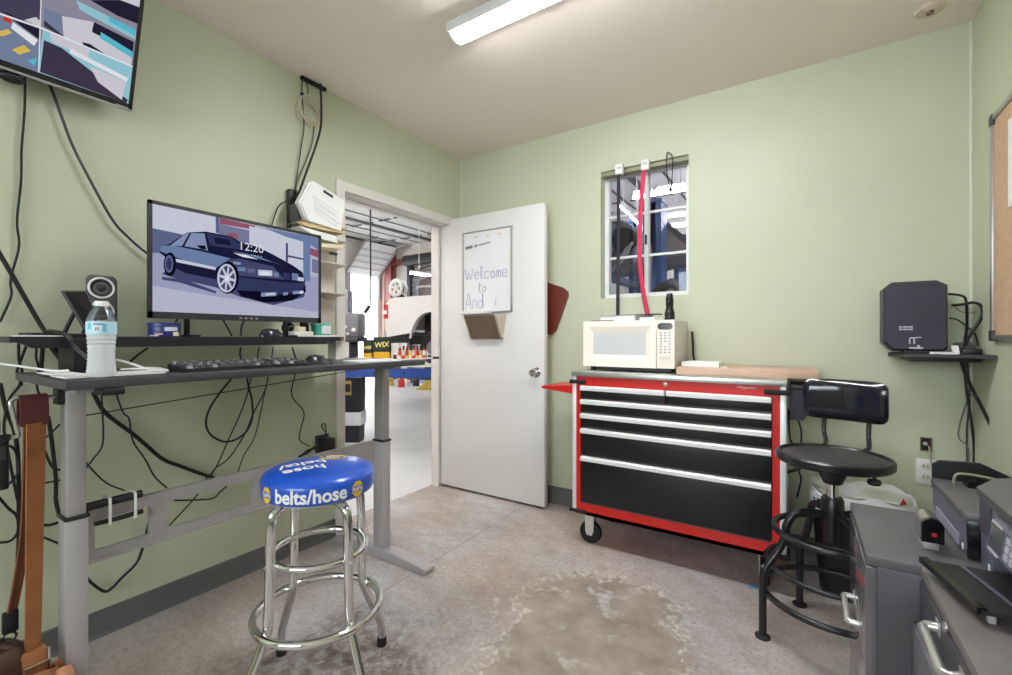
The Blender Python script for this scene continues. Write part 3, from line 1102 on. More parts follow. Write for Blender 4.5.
MB().prism([(kx0, DT), (kx0, kz(kx0)), (kx1, kz(kx1)), (kx1, DT)], 'y', ky0, ky1).build('case', mat('keyboard case', (30, 28, 34), 0.5), kbd)
mb = MB()
rows = 6
for r_ in range(rows):
    xa = kx0 + 0.010 + r_ * 0.0195 + (0.004 if r_ else 0)
    y = ky0 + 0.010
    k = 0
    while y < ky1 - 0.018:
        w = 0.0165
        if r_ == 5 and 0.10 < y - ky0 < 0.12:
            w = 0.105
        if not (0.288 < y - ky0 < 0.297 or 0.345 < y - ky0 < 0.352):
            z = kz(xa)
            vs = [(xa, y, z), (xa + 0.016, y, kz(xa + 0.016)), (xa + 0.016, y + w, kz(xa + 0.016)), (xa, y + w, z)]
            tp = [(xa + 0.002, y + 0.002, z + 0.008), (xa + 0.014, y + 0.002, z + 0.0072), (xa + 0.014, y + w - 0.002, z + 0.0072), (xa + 0.002, y + w - 0.002, z + 0.008)]
            mb.add(vs + tp, [(4, 5, 6, 7), (0, 1, 5, 4), (1, 2, 6, 5), (2, 3, 7, 6), (3, 0, 4, 7)], 1 if (k * 5 + r_ * 3) % 7 < 2 else 0)
        y += w + 0.0025
        k += 1
mb.build('keys', [mat('grey keycaps', (66, 64, 70), 0.4), mat('light keycaps', (150, 150, 155), 0.4)], kbd)

# water bottle
bx, by = 0.565, 0.455
bt = thing('water_bottle', 'clear plastic water bottle with a pale blue label on the desk edge', 'bottle', (bx, by, DT))
PET = mat('bottle plastic', (250, 252, 255), 0.06, var=0.0)
pb = PET.node_tree.nodes['Principled BSDF']
pb.inputs['Transmission Weight'].default_value = 0.45
pb.inputs['IOR'].default_value = 1.15
prof = [(0.0, 0.004), (0.020, 0.0), (0.0285, 0.004), (0.031, 0.014)]
for k in range(9):
    z = 0.020 + k * 0.0115
    prof += [(0.0312 - 0.0022 * math.sin(PI * min(1, k / 8)), z), (0.0294 - 0.0022 * math.sin(PI * min(1, k / 8)), z + 0.006)]
prof += [(0.0315, 0.126), (0.0315, 0.162), (0.0305, 0.168), (0.025, 0.186), (0.0175, 0.200), (0.0135, 0.206), (0.0135, 0.212)]
MB().lathe([(r_ * 1.06, DT + z * 0.985) for r_, z in prof if z <= 0.163], (bx, by, 0), 36).build('body', PET, bt)
MB().lathe([(r_ * 1.06, DT + z * 0.985) for r_, z in prof if z >= 0.161], (bx, by, 0), 36).build('shoulder', glass('clear bottle film', (240, 245, 248), gloss=0.45, tint=0.9, rough=0.08), bt)
MB().lathe([(0.0, DT + 0.207), (0.0162, DT + 0.203), (0.0166, DT + 0.213), (0.0155, DT + 0.217), (0.0, DT + 0.2175)], (bx, by, 0), 28).build('cap', mat('white cap', (238, 238, 240), 0.35), bt)
lb = MB()
lb.lathe([(0.0340, DT + 0.124), (0.0342, DT + 0.158)], (bx, by, 0), 40, 0)
for a0, w_, z0, z1, m in ((-44, 26, 0.134, 0.148, 1), (-72, 18, 0.140, 0.158, 2), (-12, 14, 0.132, 0.156, 2), (-46, 40, 0.152, 0.157, 3), (-40, 8, 0.136, 0.146, 3), (-30, 6, 0.136, 0.146, 3)):
    vs = []
    for i in range(7):
        a = R(a0 + w_ * i / 6)
        for z in (z0, z1):
            vs.append((bx + 0.0346 * math.cos(a), by + 0.0346 * math.sin(a), DT + z - 0.003))
    lb.add(vs, [(2 * i, 2 * i + 2, 2 * i + 3, 2 * i + 1) for i in range(6)], m)
lb.build('label', [mat('label blue', (190, 226, 240), 0.4), mat('label white', (240, 240, 240), 0.4), mat('label sky', (120, 190, 222), 0.4), mat('label grey', (130, 140, 160), 0.4)], bt)

# papers and odds on the desk
mb = MB().box(0.40, 0.54, 0.385, 0.62, DT, DT + 0.005)
tag(mb.build('paper_pad', PAPER), 'flat white pad of papers under the water bottle side of the desk', 'paper')
tag(MB().box(0.30, 0.46, 0.375, 0.44, DT + 0.006, DT + 0.009).build('paper_sheet', PAPER), 'loose white sheet on the left corner of the desk', 'paper')
tag(MB().slab([(0.44, 1.36, DT + 0.001), (0.60, 1.33, DT + 0.001), (0.62, 1.56, DT + 0.001), (0.46, 1.62, DT + 0.001)], (0, 0, 0.006)).build('paper_sheet', PAPER), 'white papers on the right end of the desk by the doorway', 'paper')
wn = thing('white_rod', 'white rod with a black tip sticking out past the right end of the desk', 'rod', (0.5, 1.72, DT))
MB().cyl((0.575, 1.60, DT + 0.004), (0.575, 1.83, DT + 0.004), 0.004, n=12).build('rod', WHITEP, wn)
MB().cyl((0.575, 1.83, DT + 0.004), (0.575, 1.875, DT + 0.004), 0.0065, n=12).build('tip', BLACK, wn)

# ---------------------------------------------------------------- leather tool belt hung from the crank shaft
LEA = mat('tan leather', (150, 94, 54), 0.6, var=0.14, scale=18, bump=0.25, bscale=120)
MAR = mat('maroon leather', (84, 34, 36), 0.5, var=0.12, scale=16, bump=0.15)
DKL = mat('dark brown leather', (72, 42, 30), 0.6, var=0.15, scale=20, bump=0.3)
tb = thing('tool_belt', 'tan and maroon leather tool belt hanging from the desk crank shaft', 'tool belt', (0.41, 0.345, 0.0))
mb = MB()
secs = [(0.428, 0.376, 0.888), (0.430, 0.379, 0.93), (0.424, 0.380, 0.966), (0.405, 0.380, 0.975), (0.386, 0.380, 0.966), (0.380, 0.378, 0.93), (0.382, 0.374, 0.89)]
outer = []
for (x, y, z) in secs:
    outer.append(((x, 0.319, z), (x, 0.376, z)))
vs = [p for pr in outer for p in pr]
vs += [(0.405 + (p[0] - 0.405) * 0.6, p[1], 0.88 + (p[2] - 0.88) * 0.9) for p in vs]
n2 = len(secs) * 2
fs = []
for i in range(len(secs) - 1):
    a = 2 * i
    fs += [(a, a + 1, a + 3, a + 2), (n2 + a, n2 + a + 2, n2 + a + 3, n2 + a + 1)]
    fs += [(a, a + 2, n2 + a + 2, n2 + a), (a + 1, n2 + a + 1, n2 + a + 3, a + 3)]
e = 2 * (len(secs) - 1)
fs += [(0, n2, n2 + 1, 1), (e, e + 1, n2 + e + 1, n2 + e)]
mb.add(vs, fs, 0, True)
mb.build('shoulder_pad', MAR, tb)
mb = MB()
mb.ribbon([(0.428, 0.350, 0.895), (0.430, 0.348, 0.75), (0.43, 0.346, 0.55), (0.43, 0.344, 0.36), (0.43, 0.342, 0.24)], (-0.25, 1, 0), (0.042, 0.032), 0.006)
mb.build('strap', LEA, tb, label='broad tan front strap')
mb = MB()
mb.ribbon([(0.384, 0.345, 0.90), (0.384, 0.342, 0.75), (0.386, 0.336, 0.58), (0.388, 0.320, 0.44), (0.39, 0.309, 0.37)], (-0.6, 1, 0), (0.030, 0.024), 0.005)
rs = mb.build('strap', mat('dark tan leather', (120, 66, 40), 0.6, var=0.15, scale=18, bump=0.25), tb, label='narrow rear strap with a black end')
MB().box(0.383, 0.397, 0.290, 0.322, 0.315, 0.375, b=0.004).build('strap_end', BLACK, rs)
mb = MB()
mb.ring((0.39, 0.305, 0.302), 0.013, 0.003, 20, 8, 0, (1, 0, 0))
mb.tube([(0.39, 0.305, 0.29), (0.39, 0.304, 0.262), (0.39, 0.296, 0.25), (0.39, 0.30, 0.236), (0.39, 0.312, 0.24)], 0.0035, 8, 0, smooth_n=4)
mb.build('snap_hook', mat('dark metal', (90, 86, 84), 0.3, 0.9), rs)
mb = MB()
mb.box(0.412, 0.448, 0.315, 0.370, 0.195, 0.262, b=0.006)
bkp = mb.build('keeper', mat('tan leather keeper', (158, 100, 62), 0.55, var=0.1, bump=0.2), tb)
mb = MB()
mb.tube([(0.452, 0.322, 0.225), (0.452, 0.372, 0.227), (0.452, 0.372, 0.195), (0.452, 0.322, 0.193)], 0.003, 8, 0, closed=True)
mb.cyl((0.45, 0.372, 0.26), (0.45, 0.372, 0.17), 0.004, n=8)
mb.build('buckle', CHROME, bkp)


def pouch(c, w, d, h, m, name, tilt=0.0):
    mb = MB()
    pr = []
    n = 18
    for k in range(7):
        t = k / 6
        s = 0.55 + 0.5 * math.sin(PI * (0.18 + 0.62 * t))
        ring_ = []
        for i in range(n):
            a = 2 * PI * i / n
            ring_.append((c[0] + d * s * math.cos(a) * (1 + 0.08 * math.sin(3 * a + k)), c[1] + w * s * math.sin(a) * (1 + 0.06 * math.cos(2 * a + k)), c[2] + h * t + 0.01 * math.sin(2 * a + 1.3 * k) * (t > 0) + tilt * t * math.sin(a)))
        pr.append(ring_)
    vs = [p for r_ in pr for p in r_]
    fs = [(k * n + i, k * n + (i + 1) % n, (k + 1) * n + (i + 1) % n, (k + 1) * n + i) for k in range(6) for i in range(n)]
    fs.append(tuple(reversed(range(n))))
    mb.add(vs, fs, 0, True)
    o = mb.build(name, m, tb)
    sd = o.modifiers.new('thick', 'SOLIDIFY')
    sd.thickness = 0.004
    return o


pouch((0.40, 0.265, 0.0), 0.085, 0.06, 0.285, DKL, 'pouch')
pouch((0.44, 0.345, 0.0), 0.055, 0.05, 0.205, LEA, 'pouch')
pouch((0.45, 0.392, 0.0), 0.034, 0.034, 0.19, mat('pale suede', (196, 140, 104), 0.8, var=0.12), 'tool_loop')
mb = MB()
mb.tube([(0.36, 0.20, 0.23), (0.43, 0.22, 0.235), (0.472, 0.29, 0.215), (0.486, 0.345, 0.165), (0.478, 0.40, 0.150)], 0.018, 10, 0, smooth_n=6, flat=0.4)
mb.build('belt', MAR, tb)
mb = MB()
mb.tube([(0.37, 0.21, 0.285), (0.41, 0.27, 0.305), (0.43, 0.32, 0.272)], 0.014, 10, 0, smooth_n=6, flat=0.5)
mb.build('flap', DKL, tb)

# ---------------------------------------------------------------- blue bar stool
SC = Vector((0.921, 0.907, 0))
SR = 0.171
bs = thing('bar_stool', 'chrome bar stool with a blue printed vinyl seat in front of the desk', 'stool', (SC.x, SC.y, 0))
VIN = mat('blue vinyl', (28, 84, 196), 0.28, var=0.03, coat=0.3)
sz0, sz1 = 0.638, 0.716
prof = [(0.0, sz0), (SR - 0.02, sz0), (SR - 0.006, sz0 + 0.006), (SR, sz0 + 0.016), (SR, sz1 - 0.022), (SR - 0.006, sz1 - 0.010), (SR - 0.02, sz1 - 0.003), (SR - 0.05, sz1 + 0.001), (SR * 0.4, sz1 + 0.005), (0.0, sz1 + 0.006)]
mb = MB().lathe(prof, (SC.x, SC.y, 0), 64, 0)


def side(a, z, k=1.0007):
    return Vector((SC.x + (SR * k + 0.0004) * math.cos(a), SC.y + (SR * k + 0.0004) * math.sin(a), z))


def hexa(fn, w, h):
    outer = [(-w * 0.5, -h * 0.62), (w * 0.5, -h * 0.62), (w, 0), (w * 0.5, h * 0.62), (-w * 0.5, h * 0.62), (-w, 0)]
    outer = [(-w * 0.42, -h), (w * 0.42, -h), (w, -h * 0.42), (w, h * 0.42), (w * 0.42, h), (-w * 0.42, h), (-w, h * 0.42), (-w, -h * 0.42)]
    ps = []
    for i in range(len(outer)):
        a, b_ = outer[i], outer[(i + 1) % len(outer)]
        for j in range(4):
            t = j / 4
            ps.append((a[0] + (b_[0] - a[0]) * t, a[1] + (b_[1] - a[1]) * t))
    vs = [fn(0, 0, 0)] + [fn(x, y, 0) for x, y in ps]
    n = len(ps)
    mb.add(vs, [(0, i + 1, (i + 1) % n + 1) for i in range(n)], 2)
    # blue band with letters
    bp_ = []
    for i in range(9):
        x = -w * 0.86 + w * 1.72 * i / 8
        bp_ += [fn(x, -h * 0.40, 1), fn(x, h * 0.40, 1)]
    mb.add(bp_, [(2 * i, 2 * i + 2, 2 * i + 3, 2 * i + 1) for i in range(8)], 3)
    mb.text('NAPA', h * 0.92, None, (1, 0, 0), (0, 1, 0), 1, align='CENTER', fn=lambda x, y: fn(x * 0.60, y - h * 0.31, 2), bold=h * 0.02)


zm = 0.671
for adeg in (-92, 5, 120, 190):
    a0 = R(adeg)
    hexa(lambda x, y, l, a0=a0: side(a0 + x / SR, zm + y, 1.0007 + 0.0012 * (l + 1)), 0.0205, 0.0235)
for a0d in (-79, 125):
    a0 = R(a0d)
    mb.text('belts/hose', 0.056, None, (1, 0, 0), (0, 1, 0), 1, fn=lambda x, y, a0=a0: side(a0 + x * 0.92 / SR, zm - 0.016 + y, 1.002), bold=0.0016)


def topf(x, y, l, ang, ox, oy):
    ca, sa = math.cos(ang), math.sin(ang)
    px_, py_ = ox + x * ca - y * sa, oy + x * sa + y * ca
    r_ = math.hypot(px_, py_)
    z = sz1 + 0.006 - 0.005 * (r_ / (SR - 0.05)) ** 2
    return Vector((SC.x + px_, SC.y + py_, z + 0.0016 + 0.0004 * l))


hexa(lambda x, y, l: topf(x, y, l, R(210), -0.050, 0.088), 0.044, 0.034)
mb.text('belts/', 0.066, None, (1, 0, 0), (0, 1, 0), 1, fn=lambda x, y: topf(x, y, 1, R(248), -0.045, 0.050), bold=0.0015)
mb.text('hose', 0.066, None, (1, 0, 0), (0, 1, 0), 1, fn=lambda x, y: topf(x, y, 1, R(248), 0.010, 0.010), bold=0.0015)
mb.build('seat', [VIN, mat('white print', (240, 240, 240), 0.4), YELLOW, LOGOB], bs)
MB().lathe([(0.0, 0.62), (0.10, 0.62), (0.155, 0.637), (0.155, 0.640), (0.0, 0.640)], (SC.x, SC.y, 0), 40).build('seat_base', CHROME, bs)
# legs: two bent tubes make four legs; each leg its own mesh
base_a = math.atan2((FW * 0.8 + RT * 0.6).y, (FW * 0.8 + RT * 0.6).x)
for k in range(4):
    a = base_a + k * PI / 2
    u = Vector((math.cos(a), math.sin(a), 0))
    pts = [(0.05, 0.626), (0.105, 0.624), (0.140, 0.612), (0.155, 0.580), (0.159, 0.45), (0.164, 0.285), (0.172, 0.25), (0.206, 0.17), (0.238, 0.10), (0.247, 0.06), (0.248, 0.004)]
    lg = MB().tube([SC + u * r_ + Vector((0, 0, z)) for r_, z in pts], 0.0142, 14, 0, smooth_n=5).build('leg', CHROME, bs)
    f = SC + u * 0.248
    MB().lathe([(0.0, 0.0), (0.0165, 0.0), (0.0175, 0.004), (0.0168, 0.03), (0.0143, 0.032)], f, 18).build('foot_cap', RUBBER, lg)
    for r_, z in ((0.161, 0.452), (0.170, 0.262)):
        p = SC + u * r_ + Vector((0, 0, z))
        MB().cyl(p, p + u * 0.0175, 0.005, n=10).build('bolt', STEEL, lg)
MB().ring((SC.x, SC.y, 0.452), 0.143, 0.0118, 64, 12).build('upper_ring', CHROME, bs)
MB().ring((SC.x, SC.y, 0.260), 0.190, 0.0128, 72, 12).build('foot_ring', CHROME, bs)

# ================================================================== ON THE LEFT WALL
# paper rack with stacked tiers beside the doorway
rk = thing('wall_file_rack', 'wall file rack of pale tiers between the monitor and the doorway', 'file rack', (0.06, 1.50, 1.20))
RKM = mat('pale beige rack', (214, 204, 194), 0.5, var=0.04)
mb = MB()
mb.box(0.0, 0.012, 1.36, 1.63, 1.21, 1.90)
mb.build('back_panel', RKM, rk)
for z in (1.36, 1.52, 1.650, 1.722):
    MB().slab([(0.012, 1.365, z), (0.135, 1.365, z + 0.012), (0.135, 1.625, z + 0.012), (0.012, 1.625, z)], (0, 0, 0.006)).build('tier', RKM, rk)
MB().slab([pX(x, y, 0.11) for x, y in ((296.5, 203), (303, 209), (309, 220), (303, 226), (297, 224))], (-0.06, 0, 0)).build('end_plate', mat('dark rack end', (84, 82, 80), 0.5), rk)
mb = MB()
q = [pX(*p, 0.15) for p in ((311, 184), (316, 182.5), (345, 201), (341, 231), (309, 221), (301, 203))]
for k in range(8):
    d = Vector((-0.006 * k, -0.004 * ((k * 3) % 4), 0.0035 * ((k * 5) % 4)))
    mb.slab([p + d for p in q], (-0.003, 0, 0))
o = mb.build('paper_stack', PAPER)
tag(o, 'thick fanned stack of white papers standing in the wall file rack', 'papers')
mb = MB()
a_ = pX(323, 192, 0.152)
mb.slab([a_, a_ + Vector((0, 0.058, -0.018)), a_ + Vector((0, 0.062, -0.004)), a_ + Vector((0, 0.004, 0.014))], (0.0006, 0, 0), 1)
for k in range(6):
    p = pX(313 + k * 0.4, 196 + k * 3.0, 0.1505)
    mb.slab([p, p + Vector((0, 0.15 - 0.02 * (k % 2), -0.052)), p + Vector((0, 0.15 - 0.02 * (k % 2), -0.054)), p + Vector((0, 0, -0.002))], (0.0006, 0, 0))
c = child_of(o, mb, 'printed_lines', [mat('grey print lines', (176, 176, 180), 0.8), INK])
c['label'] = 'faint grey lines of print on the front sheet'
for (nm, lab, pts, m) in (('folder', 'manila folder lying in the rack under the standing papers', ((300, 221), (341, 230), (345, 234), (306, 226)), mat('manila', (214, 190, 140), 0.7)),
                          ('paper_sheaf', 'sheaf of white papers drooping from the middle tier of the rack', ((299, 226), (336, 236), (338, 243), (318, 238)), PAPER),
                          ('magazine', 'cream magazine on the lower tier of the rack', ((322, 243), (343, 245), (343, 249), (322, 247)), mat('cream paper', (226, 214, 180), 0.7))):
    q = [pX(*p, 0.14) for p in pts]
    mb = MB().slab(q, (-0.11, 0.0, 0.0))
    tag(mb.build(nm, m), lab, 'paper')
for (p, m, lab) in (((331, 252, 338, 255), BLACK, 'upper dark clip on the pale rack beside the monitor'), ((330, 262, 337, 264.5), INK, 'lower dark clip on the pale rack beside the monitor')):
    a, b_ = pX(p[0], p[1], 0.03), pX(p[2], p[3], 0.03)
    tag(MB().box(0.012, 0.03, a.y, b_.y, b_.z, a.z, b=0.002).build('binder_clip', m), lab, 'clip')
# black surge strip in the bundle of leads
sk = thing('surge_strip', 'black upright power strip on the wall where the ceiling leads end', 'power strip', (0.03, 1.29, 1.70))
sa, sb2 = pX(289.5, 188, 0.035), pX(296.5, 229, 0.035)
MB().box(0.004, 0.035, sa.y, sb2.y, sb2.z, sa.z, b=0.006).build('body', BLACK, sk)
MB().box(0.035, 0.0365, sa.y + 0.012, sb2.y - 0.012, sb2.z + 0.02, sa.z - 0.02).build('socket_strip', GREYP, sk)

# hole and leads at the ceiling
tag(MB().box(0.0, 0.02, 1.425, 1.575, H - 0.02, H - 0.001, b=0.004).build('cable_slot', mat('dark gap', (20, 18, 16), 0.9)), 'dark slot at the top of the left wall where leads come down', 'slot')
G1 = 'leads hanging from the ceiling slot'


def L(pts, X0, dx=None):
    out = []
    for i, p in enumerate(pts):
        x = X0 if dx is None else X0 + dx * math.sin(1.7 * i + p[0])
        out.append(pX(p[0], p[1], max(x, 0.006)))
    return out


cable(L([(320.5, 84), (321.3, 121), (317, 142), (305, 176), (298, 196), (293, 213), (290, 226)], 0.052), 0.006, 'power_lead', 'thick black lead sweeping down from the right end of the ceiling slot', G1, CABLE)
cable(L([(302.6, 79), (301.8, 92), (304, 125), (301.5, 145), (296.4, 179), (291.5, 210), (289, 226)], 0.015), 0.003, 'thin_lead', 'thin black lead with an inline plug from the left end of the ceiling slot', G1, CABLE)
cable(L([(305.6, 81), (308, 90), (306.7, 98)], 0.02), 0.003, 'short_lead', 'short curved black lead just above the white coil', G1, CABLE)
cable(L([(314, 126), (311.8, 145), (304, 166), (298, 178), (294, 200), (292, 222)], 0.01), 0.003, 'grey_lead', 'grey lead running down from the white coil', G1, mat('grey cable', (120, 118, 106), 0.6))
cable(L([(271.6, 226), (277.7, 208), (286, 201.4), (293, 206), (295, 222)], 0.02), 0.003, 'looped_lead', 'thin black lead looping above the monitor top edge', G1, CABLE)
cable(L([(297, 190), (297, 210), (296, 231)], 0.05), 0.003, 'straight_lead', 'straight thin black lead in front of the power strip', G1, CABLE)
a, b_ = pX(300, 92, 0.015), pX(304, 97, 0.015)
tag(MB().cyl((0.015, a.y + 0.012, a.z), (0.015, a.y + 0.012, b_.z), 0.009, n=10).build('inline_plug', BLACK), 'small black inline plug on the lead above the white coil', 'plug')
cc = pX(311, 112, 0.03)
mb = MB()
pts = []
for i in range(150):
    a = 2 * PI * i / 30
    r_ = 0.062 + 0.016 * math.sin(a * 0.37 + 1) + 0.006 * math.sin(i * 0.21)
    pts.append(Vector((0.022 + 0.014 * math.sin(i * 0.13), cc.y + r_ * 1.05 * math.cos(a) + 0.008 * math.sin(i * 0.05), cc.z + r_ * math.sin(a))))
mb.tube(pts, 0.0032, 7)
tag(mb.build('coiled_cable', mat('ivory cable', (206, 200, 172), 0.5)), 'coil of ivory cable hanging under the ceiling slot', 'cable')

# leads from the television and behind the desk (leads lie near the wall)
G2 = 'black leads from the television'
cable(L([(25, 76), (24.5, 110), (21.5, 149), (21, 181), (17, 221), (19, 246), (12, 273), (10.5, 284), (11, 297), (0, 322)], 0.012), 0.0035, 'thin_lead', 'thin black lead dropping straight down the wall from the television', G2, CABLE)
cable(L([(46, 80), (51, 88), (61, 115), (72, 144), (88, 176), (112, 219), (128, 237), (148, 254), (170, 266)], 0.022), 0.0048, 'signal_cable', 'black cable curving from the television down behind the monitor', G2, CABLE)
cable(L([(-4, 248), (10.6, 272.6), (24.4, 297), (44, 330)], 0.20) + [Vector((0.28, 0.41, 1.156)), Vector((0.355, 0.43, 1.143)), Vector((0.365, 0.45, 1.10)), Vector((0.40, 0.50, DT + 0.014))], 0.0065, 'thick_cable', 'thick black cable slanting down across the left end of the riser', G2, CABLE)
cable(L([(44, 338), (50, 344), (58, 354), (64, 363), (70, 380)], 0.06), 0.011, 'thick_conduit', 'fat black sleeve of leads passing behind the left end of the riser', G2, CABLE)

G3 = 'black leads hanging between the riser and the desk'
for i, (pts, r_, lab) in enumerate((
        ([(18.5, 343), (19, 360), (22, 371), (21, 386)], 0.004, 'leftmost thin lead between riser and desk'),
        ([(27.4, 343), (22, 357), (17, 372), (20, 384), (9, 400), (4, 425), (7, 447), (14, 483), (18, 502)], 0.004, 'lead crossing the leftmost one between riser and desk, running on below'),
        ([(37, 343), (36, 357), (38.5, 368), (37, 387), (42, 400)], 0.0035, 'lead left of the thick pair between riser and desk'),
        ([(43, 343), (42, 357), (41.5, 369), (44, 386)], 0.006, 'thick straight lead between riser and desk'),
        ([(148, 348), (139, 354), (130, 362)], 0.004, 'short slanting lead right of the bottle between riser and desk'),
        ([(241, 347), (240, 353), (241, 360)], 0.004, 'short lead under the riser above the middle of the keyboard'),
        ([(259, 347), (257, 360)], 0.003, 'second short lead under the riser right of the middle of the keyboard'),
        ([(273, 347), (271.5, 360)], 0.003, 'third short lead under the riser right of the middle of the keyboard'),
        ([(292, 347), (294, 353), (297, 361)], 0.004, 'lead under the riser left of the desk mouse'))):
    cable(L(pts, 0.06), r_, 'lead', lab, G3, CABLE)
G4 = 'black leads between the monitor and the riser'
for pts, lab in (([(182, 315), (177, 320), (172, 329), (170, 336)], 'lead below the monitor slanting towards the round tin'),
                 ([(221, 316), (226, 325), (232, 336)], 'lead below the monitor slanting right, beside the left foot'),
                 ([(245.5, 319), (241.5, 326), (241, 336)], 'lead below the monitor near its button marks')):
    cable(L(pts, 0.10), 0.0035, 'lead', lab, G4, CABLE)

G5 = 'loose leads on the wall under the desk'
under = [
    ([(234.6, 375), (219, 394), (208.5, 411), (206, 424), (210, 434), (219, 440), (227, 441.7), (237, 439), (246.8, 431), (252.5, 417), (251.7, 399), (248.4, 386), (246.8, 374)], 0.0045, 'big round loop of black lead hanging under the middle of the desk'),
    ([(251.7, 374), (247.6, 393), (241, 412), (232, 432), (227, 443), (215.8, 467.7), (204.5, 481), (198, 494), (169, 526)], 0.003, 'long lead crossing the loop and slanting down past the crossbar'),
    ([(268.8, 373), (264.7, 391), (253, 414), (245, 433.5), (229, 458), (215, 468.5), (211, 477.5)], 0.003, 'lead right of the loop curving down to the left'),
    ([(266, 386), (260, 415.6), (254, 438.4), (243.5, 456), (238, 472)], 0.0025, 'thin lead dropping to the crossbar left of the stool'),
    ([(296, 372), (291.6, 395), (303.8, 412), (300.5, 430), (299.7, 440), (309.5, 446.5)], 0.003, 'wavy lead running down to the wall adapter'),
    ([(322, 447), (315, 447), (307, 453), (299, 457), (290, 470)], 0.006, 'thick lead leaving the wall adapter behind the blue seat'),
    ([(317, 449), (308, 450), (302, 456), (300, 466)], 0.004, 'second lead leaving the wall adapter'),
    ([(326.6, 440), (326, 433), (322.5, 428), (321.7, 424.6), (324.5, 424), (326, 429), (325.5, 436)], 0.003, 'small loop of lead above the wall adapter'),
    ([(92, 390), (103, 410), (116.7, 422), (133, 434), (146, 445), (162.6, 459), (180, 466), (196, 472), (214, 478)], 0.0075, 'thick black lead slanting down from the left end of the desk'),
    ([(101, 391), (102.5, 412), (102.6, 444), (93, 459), (85, 469)], 0.003, 'thin lead hanging down beside the left desk leg'),
    ([(115, 391), (123, 412), (129, 419), (133, 441), (145, 459), (154.7, 476.6), (167, 488)], 0.003, 'thin kinked lead between the thick lead and the loop'),
    ([(84, 460.5), (98.7, 476.6), (110, 485), (124.6, 490.5)], 0.003, 'lead slanting from the left leg to the tied bundle'),
    ([(86, 577), (94, 585), (105, 591.5), (113, 587), (121.5, 578), (136, 563.7), (142, 550), (146.4, 532.6), (149.5, 518), (149.5, 508)], 0.005, 'black lead drooping below the crossbar near the baseboard'),
    ([(174.4, 500.5), (195, 500), (212.8, 498.4), (220, 492), (227, 486)], 0.0035, 'short wavy lead seen through the crossbar opening'),
    ([(48, 416), (51, 435.6), (55.8, 478), (55.8, 499.6), (58.8, 513)], 0.006, 'thick lead hanging between the leather belt and the left leg'),
    ([(40, 484), (48, 482.5), (61, 480)], 0.003, 'level lead behind the left desk leg at the height of the belt strap'),
    ([(42, 441), (52, 432), (60, 424)], 0.003, 'short lead slanting up behind the left desk leg'),
    ([(43, 447), (51, 465), (56, 469), (63, 470)], 0.004, 'curved lead meeting the left desk leg'),
    ([(40, 524.6), (50, 525), (62, 521)], 0.005, 'lower level lead behind the left desk leg'),
    ([(40, 536), (50, 540), (62, 545)], 0.0035, 'lowest short lead beside the left desk leg'),
    ([(0, 383), (6, 410), (14, 430), (18, 460), (19, 533), (17.8, 560), (19, 580)], 0.006, 'long thick lead down the wall left of the leather belt'),
    ([(5, 446), (12, 447), (17, 455), (19, 469), (10, 483), (-3, 487)], 0.004, 'rounded lead left of the leather belt strap'),
    ([(-3, 495), (8, 508), (16.6, 516), (18, 531), (10, 541), (-3, 542.5)], 0.004, 'curled lead low on the wall left of the leather belt'),
]
for i, (pts, r_, lab) in enumerate(under):
    cable(L(pts, 0.03 + 0.012 * (i % 4)), r_, 'lead', lab, G5, CABLE)
cable([Vector((0.40, 0.46, 0.897)), Vector((0.40, 0.78, 0.922)), Vector((0.40, 1.59, 0.985))], 0.002, 'taut_wire', 'thin taut wire stretched under the desk from leg to leg', G5, CABLE, sm=2)

ad = thing('wall_adapter', 'black power adapter plugged low on the wall beside the door casing', 'power adapter', (0.03, 1.56, 0.49))
MB().box(0.006, 0.07, 1.53, 1.595, 0.50, 0.58, b=0.006).build('body', BLACK, ad)
MB().box(0.0, 0.006, 1.515, 1.60, 0.485, 0.595, b=0.002).build('outlet_plate', GREYP, ad)
pbx = thing('power_brick', 'dark power box hanging at the left edge under the desk', 'power box', (0.14, 0.30, 0.70))
a, b_ = pX(-6, 440, 0.25), pX(8, 488, 0.25)
MB().box(0.23, 0.27, a.y, b_.y, b_.z, a.z, b=0.006).build('body', BLACK, pbx)
MB().box(0.27, 0.272, b_.y - 0.03, b_.y - 0.008, a.z - 0.06, a.z - 0.02).build('socket', GREYP, pbx)
cable([Vector((0.25, b_.y - 0.02, a.z)), Vector((0.25, b_.y - 0.02, a.z + 0.06)), Vector((0.24, b_.y - 0.03, DT - 0.028))], 0.004, 'lead', 'lead holding the dark power box under the desk', G5, CABLE)

cbn = thing('tied_bundle', 'black lead bundle tied to the desk crossbar with white zip ties', 'cable bundle', (0.395, 0.54, 0.55))
mb = MB()
mb.tube([(0.392, 0.462, 0.613), (0.396, 0.53, 0.616), (0.394, 0.604, 0.616)], 0.013, 12, 0, smooth_n=4)
mb.tube([(0.392, 0.485, 0.556), (0.396, 0.54, 0.555), (0.394, 0.607, 0.557)], 0.008, 12, 0, smooth_n=4)
mb.build('bundle', BLACK, cbn)
for y in (0.518, 0.583):
    mb = MB()
    mb.tube([(0.41, y, 0.628), (0.412, y, 0.59), (0.41, y, 0.548), (0.352, y, 0.548), (0.352, y, 0.628)], 0.0042, 8, 0, closed=True)
    mb.build('zip_tie', WHITEP, cbn)
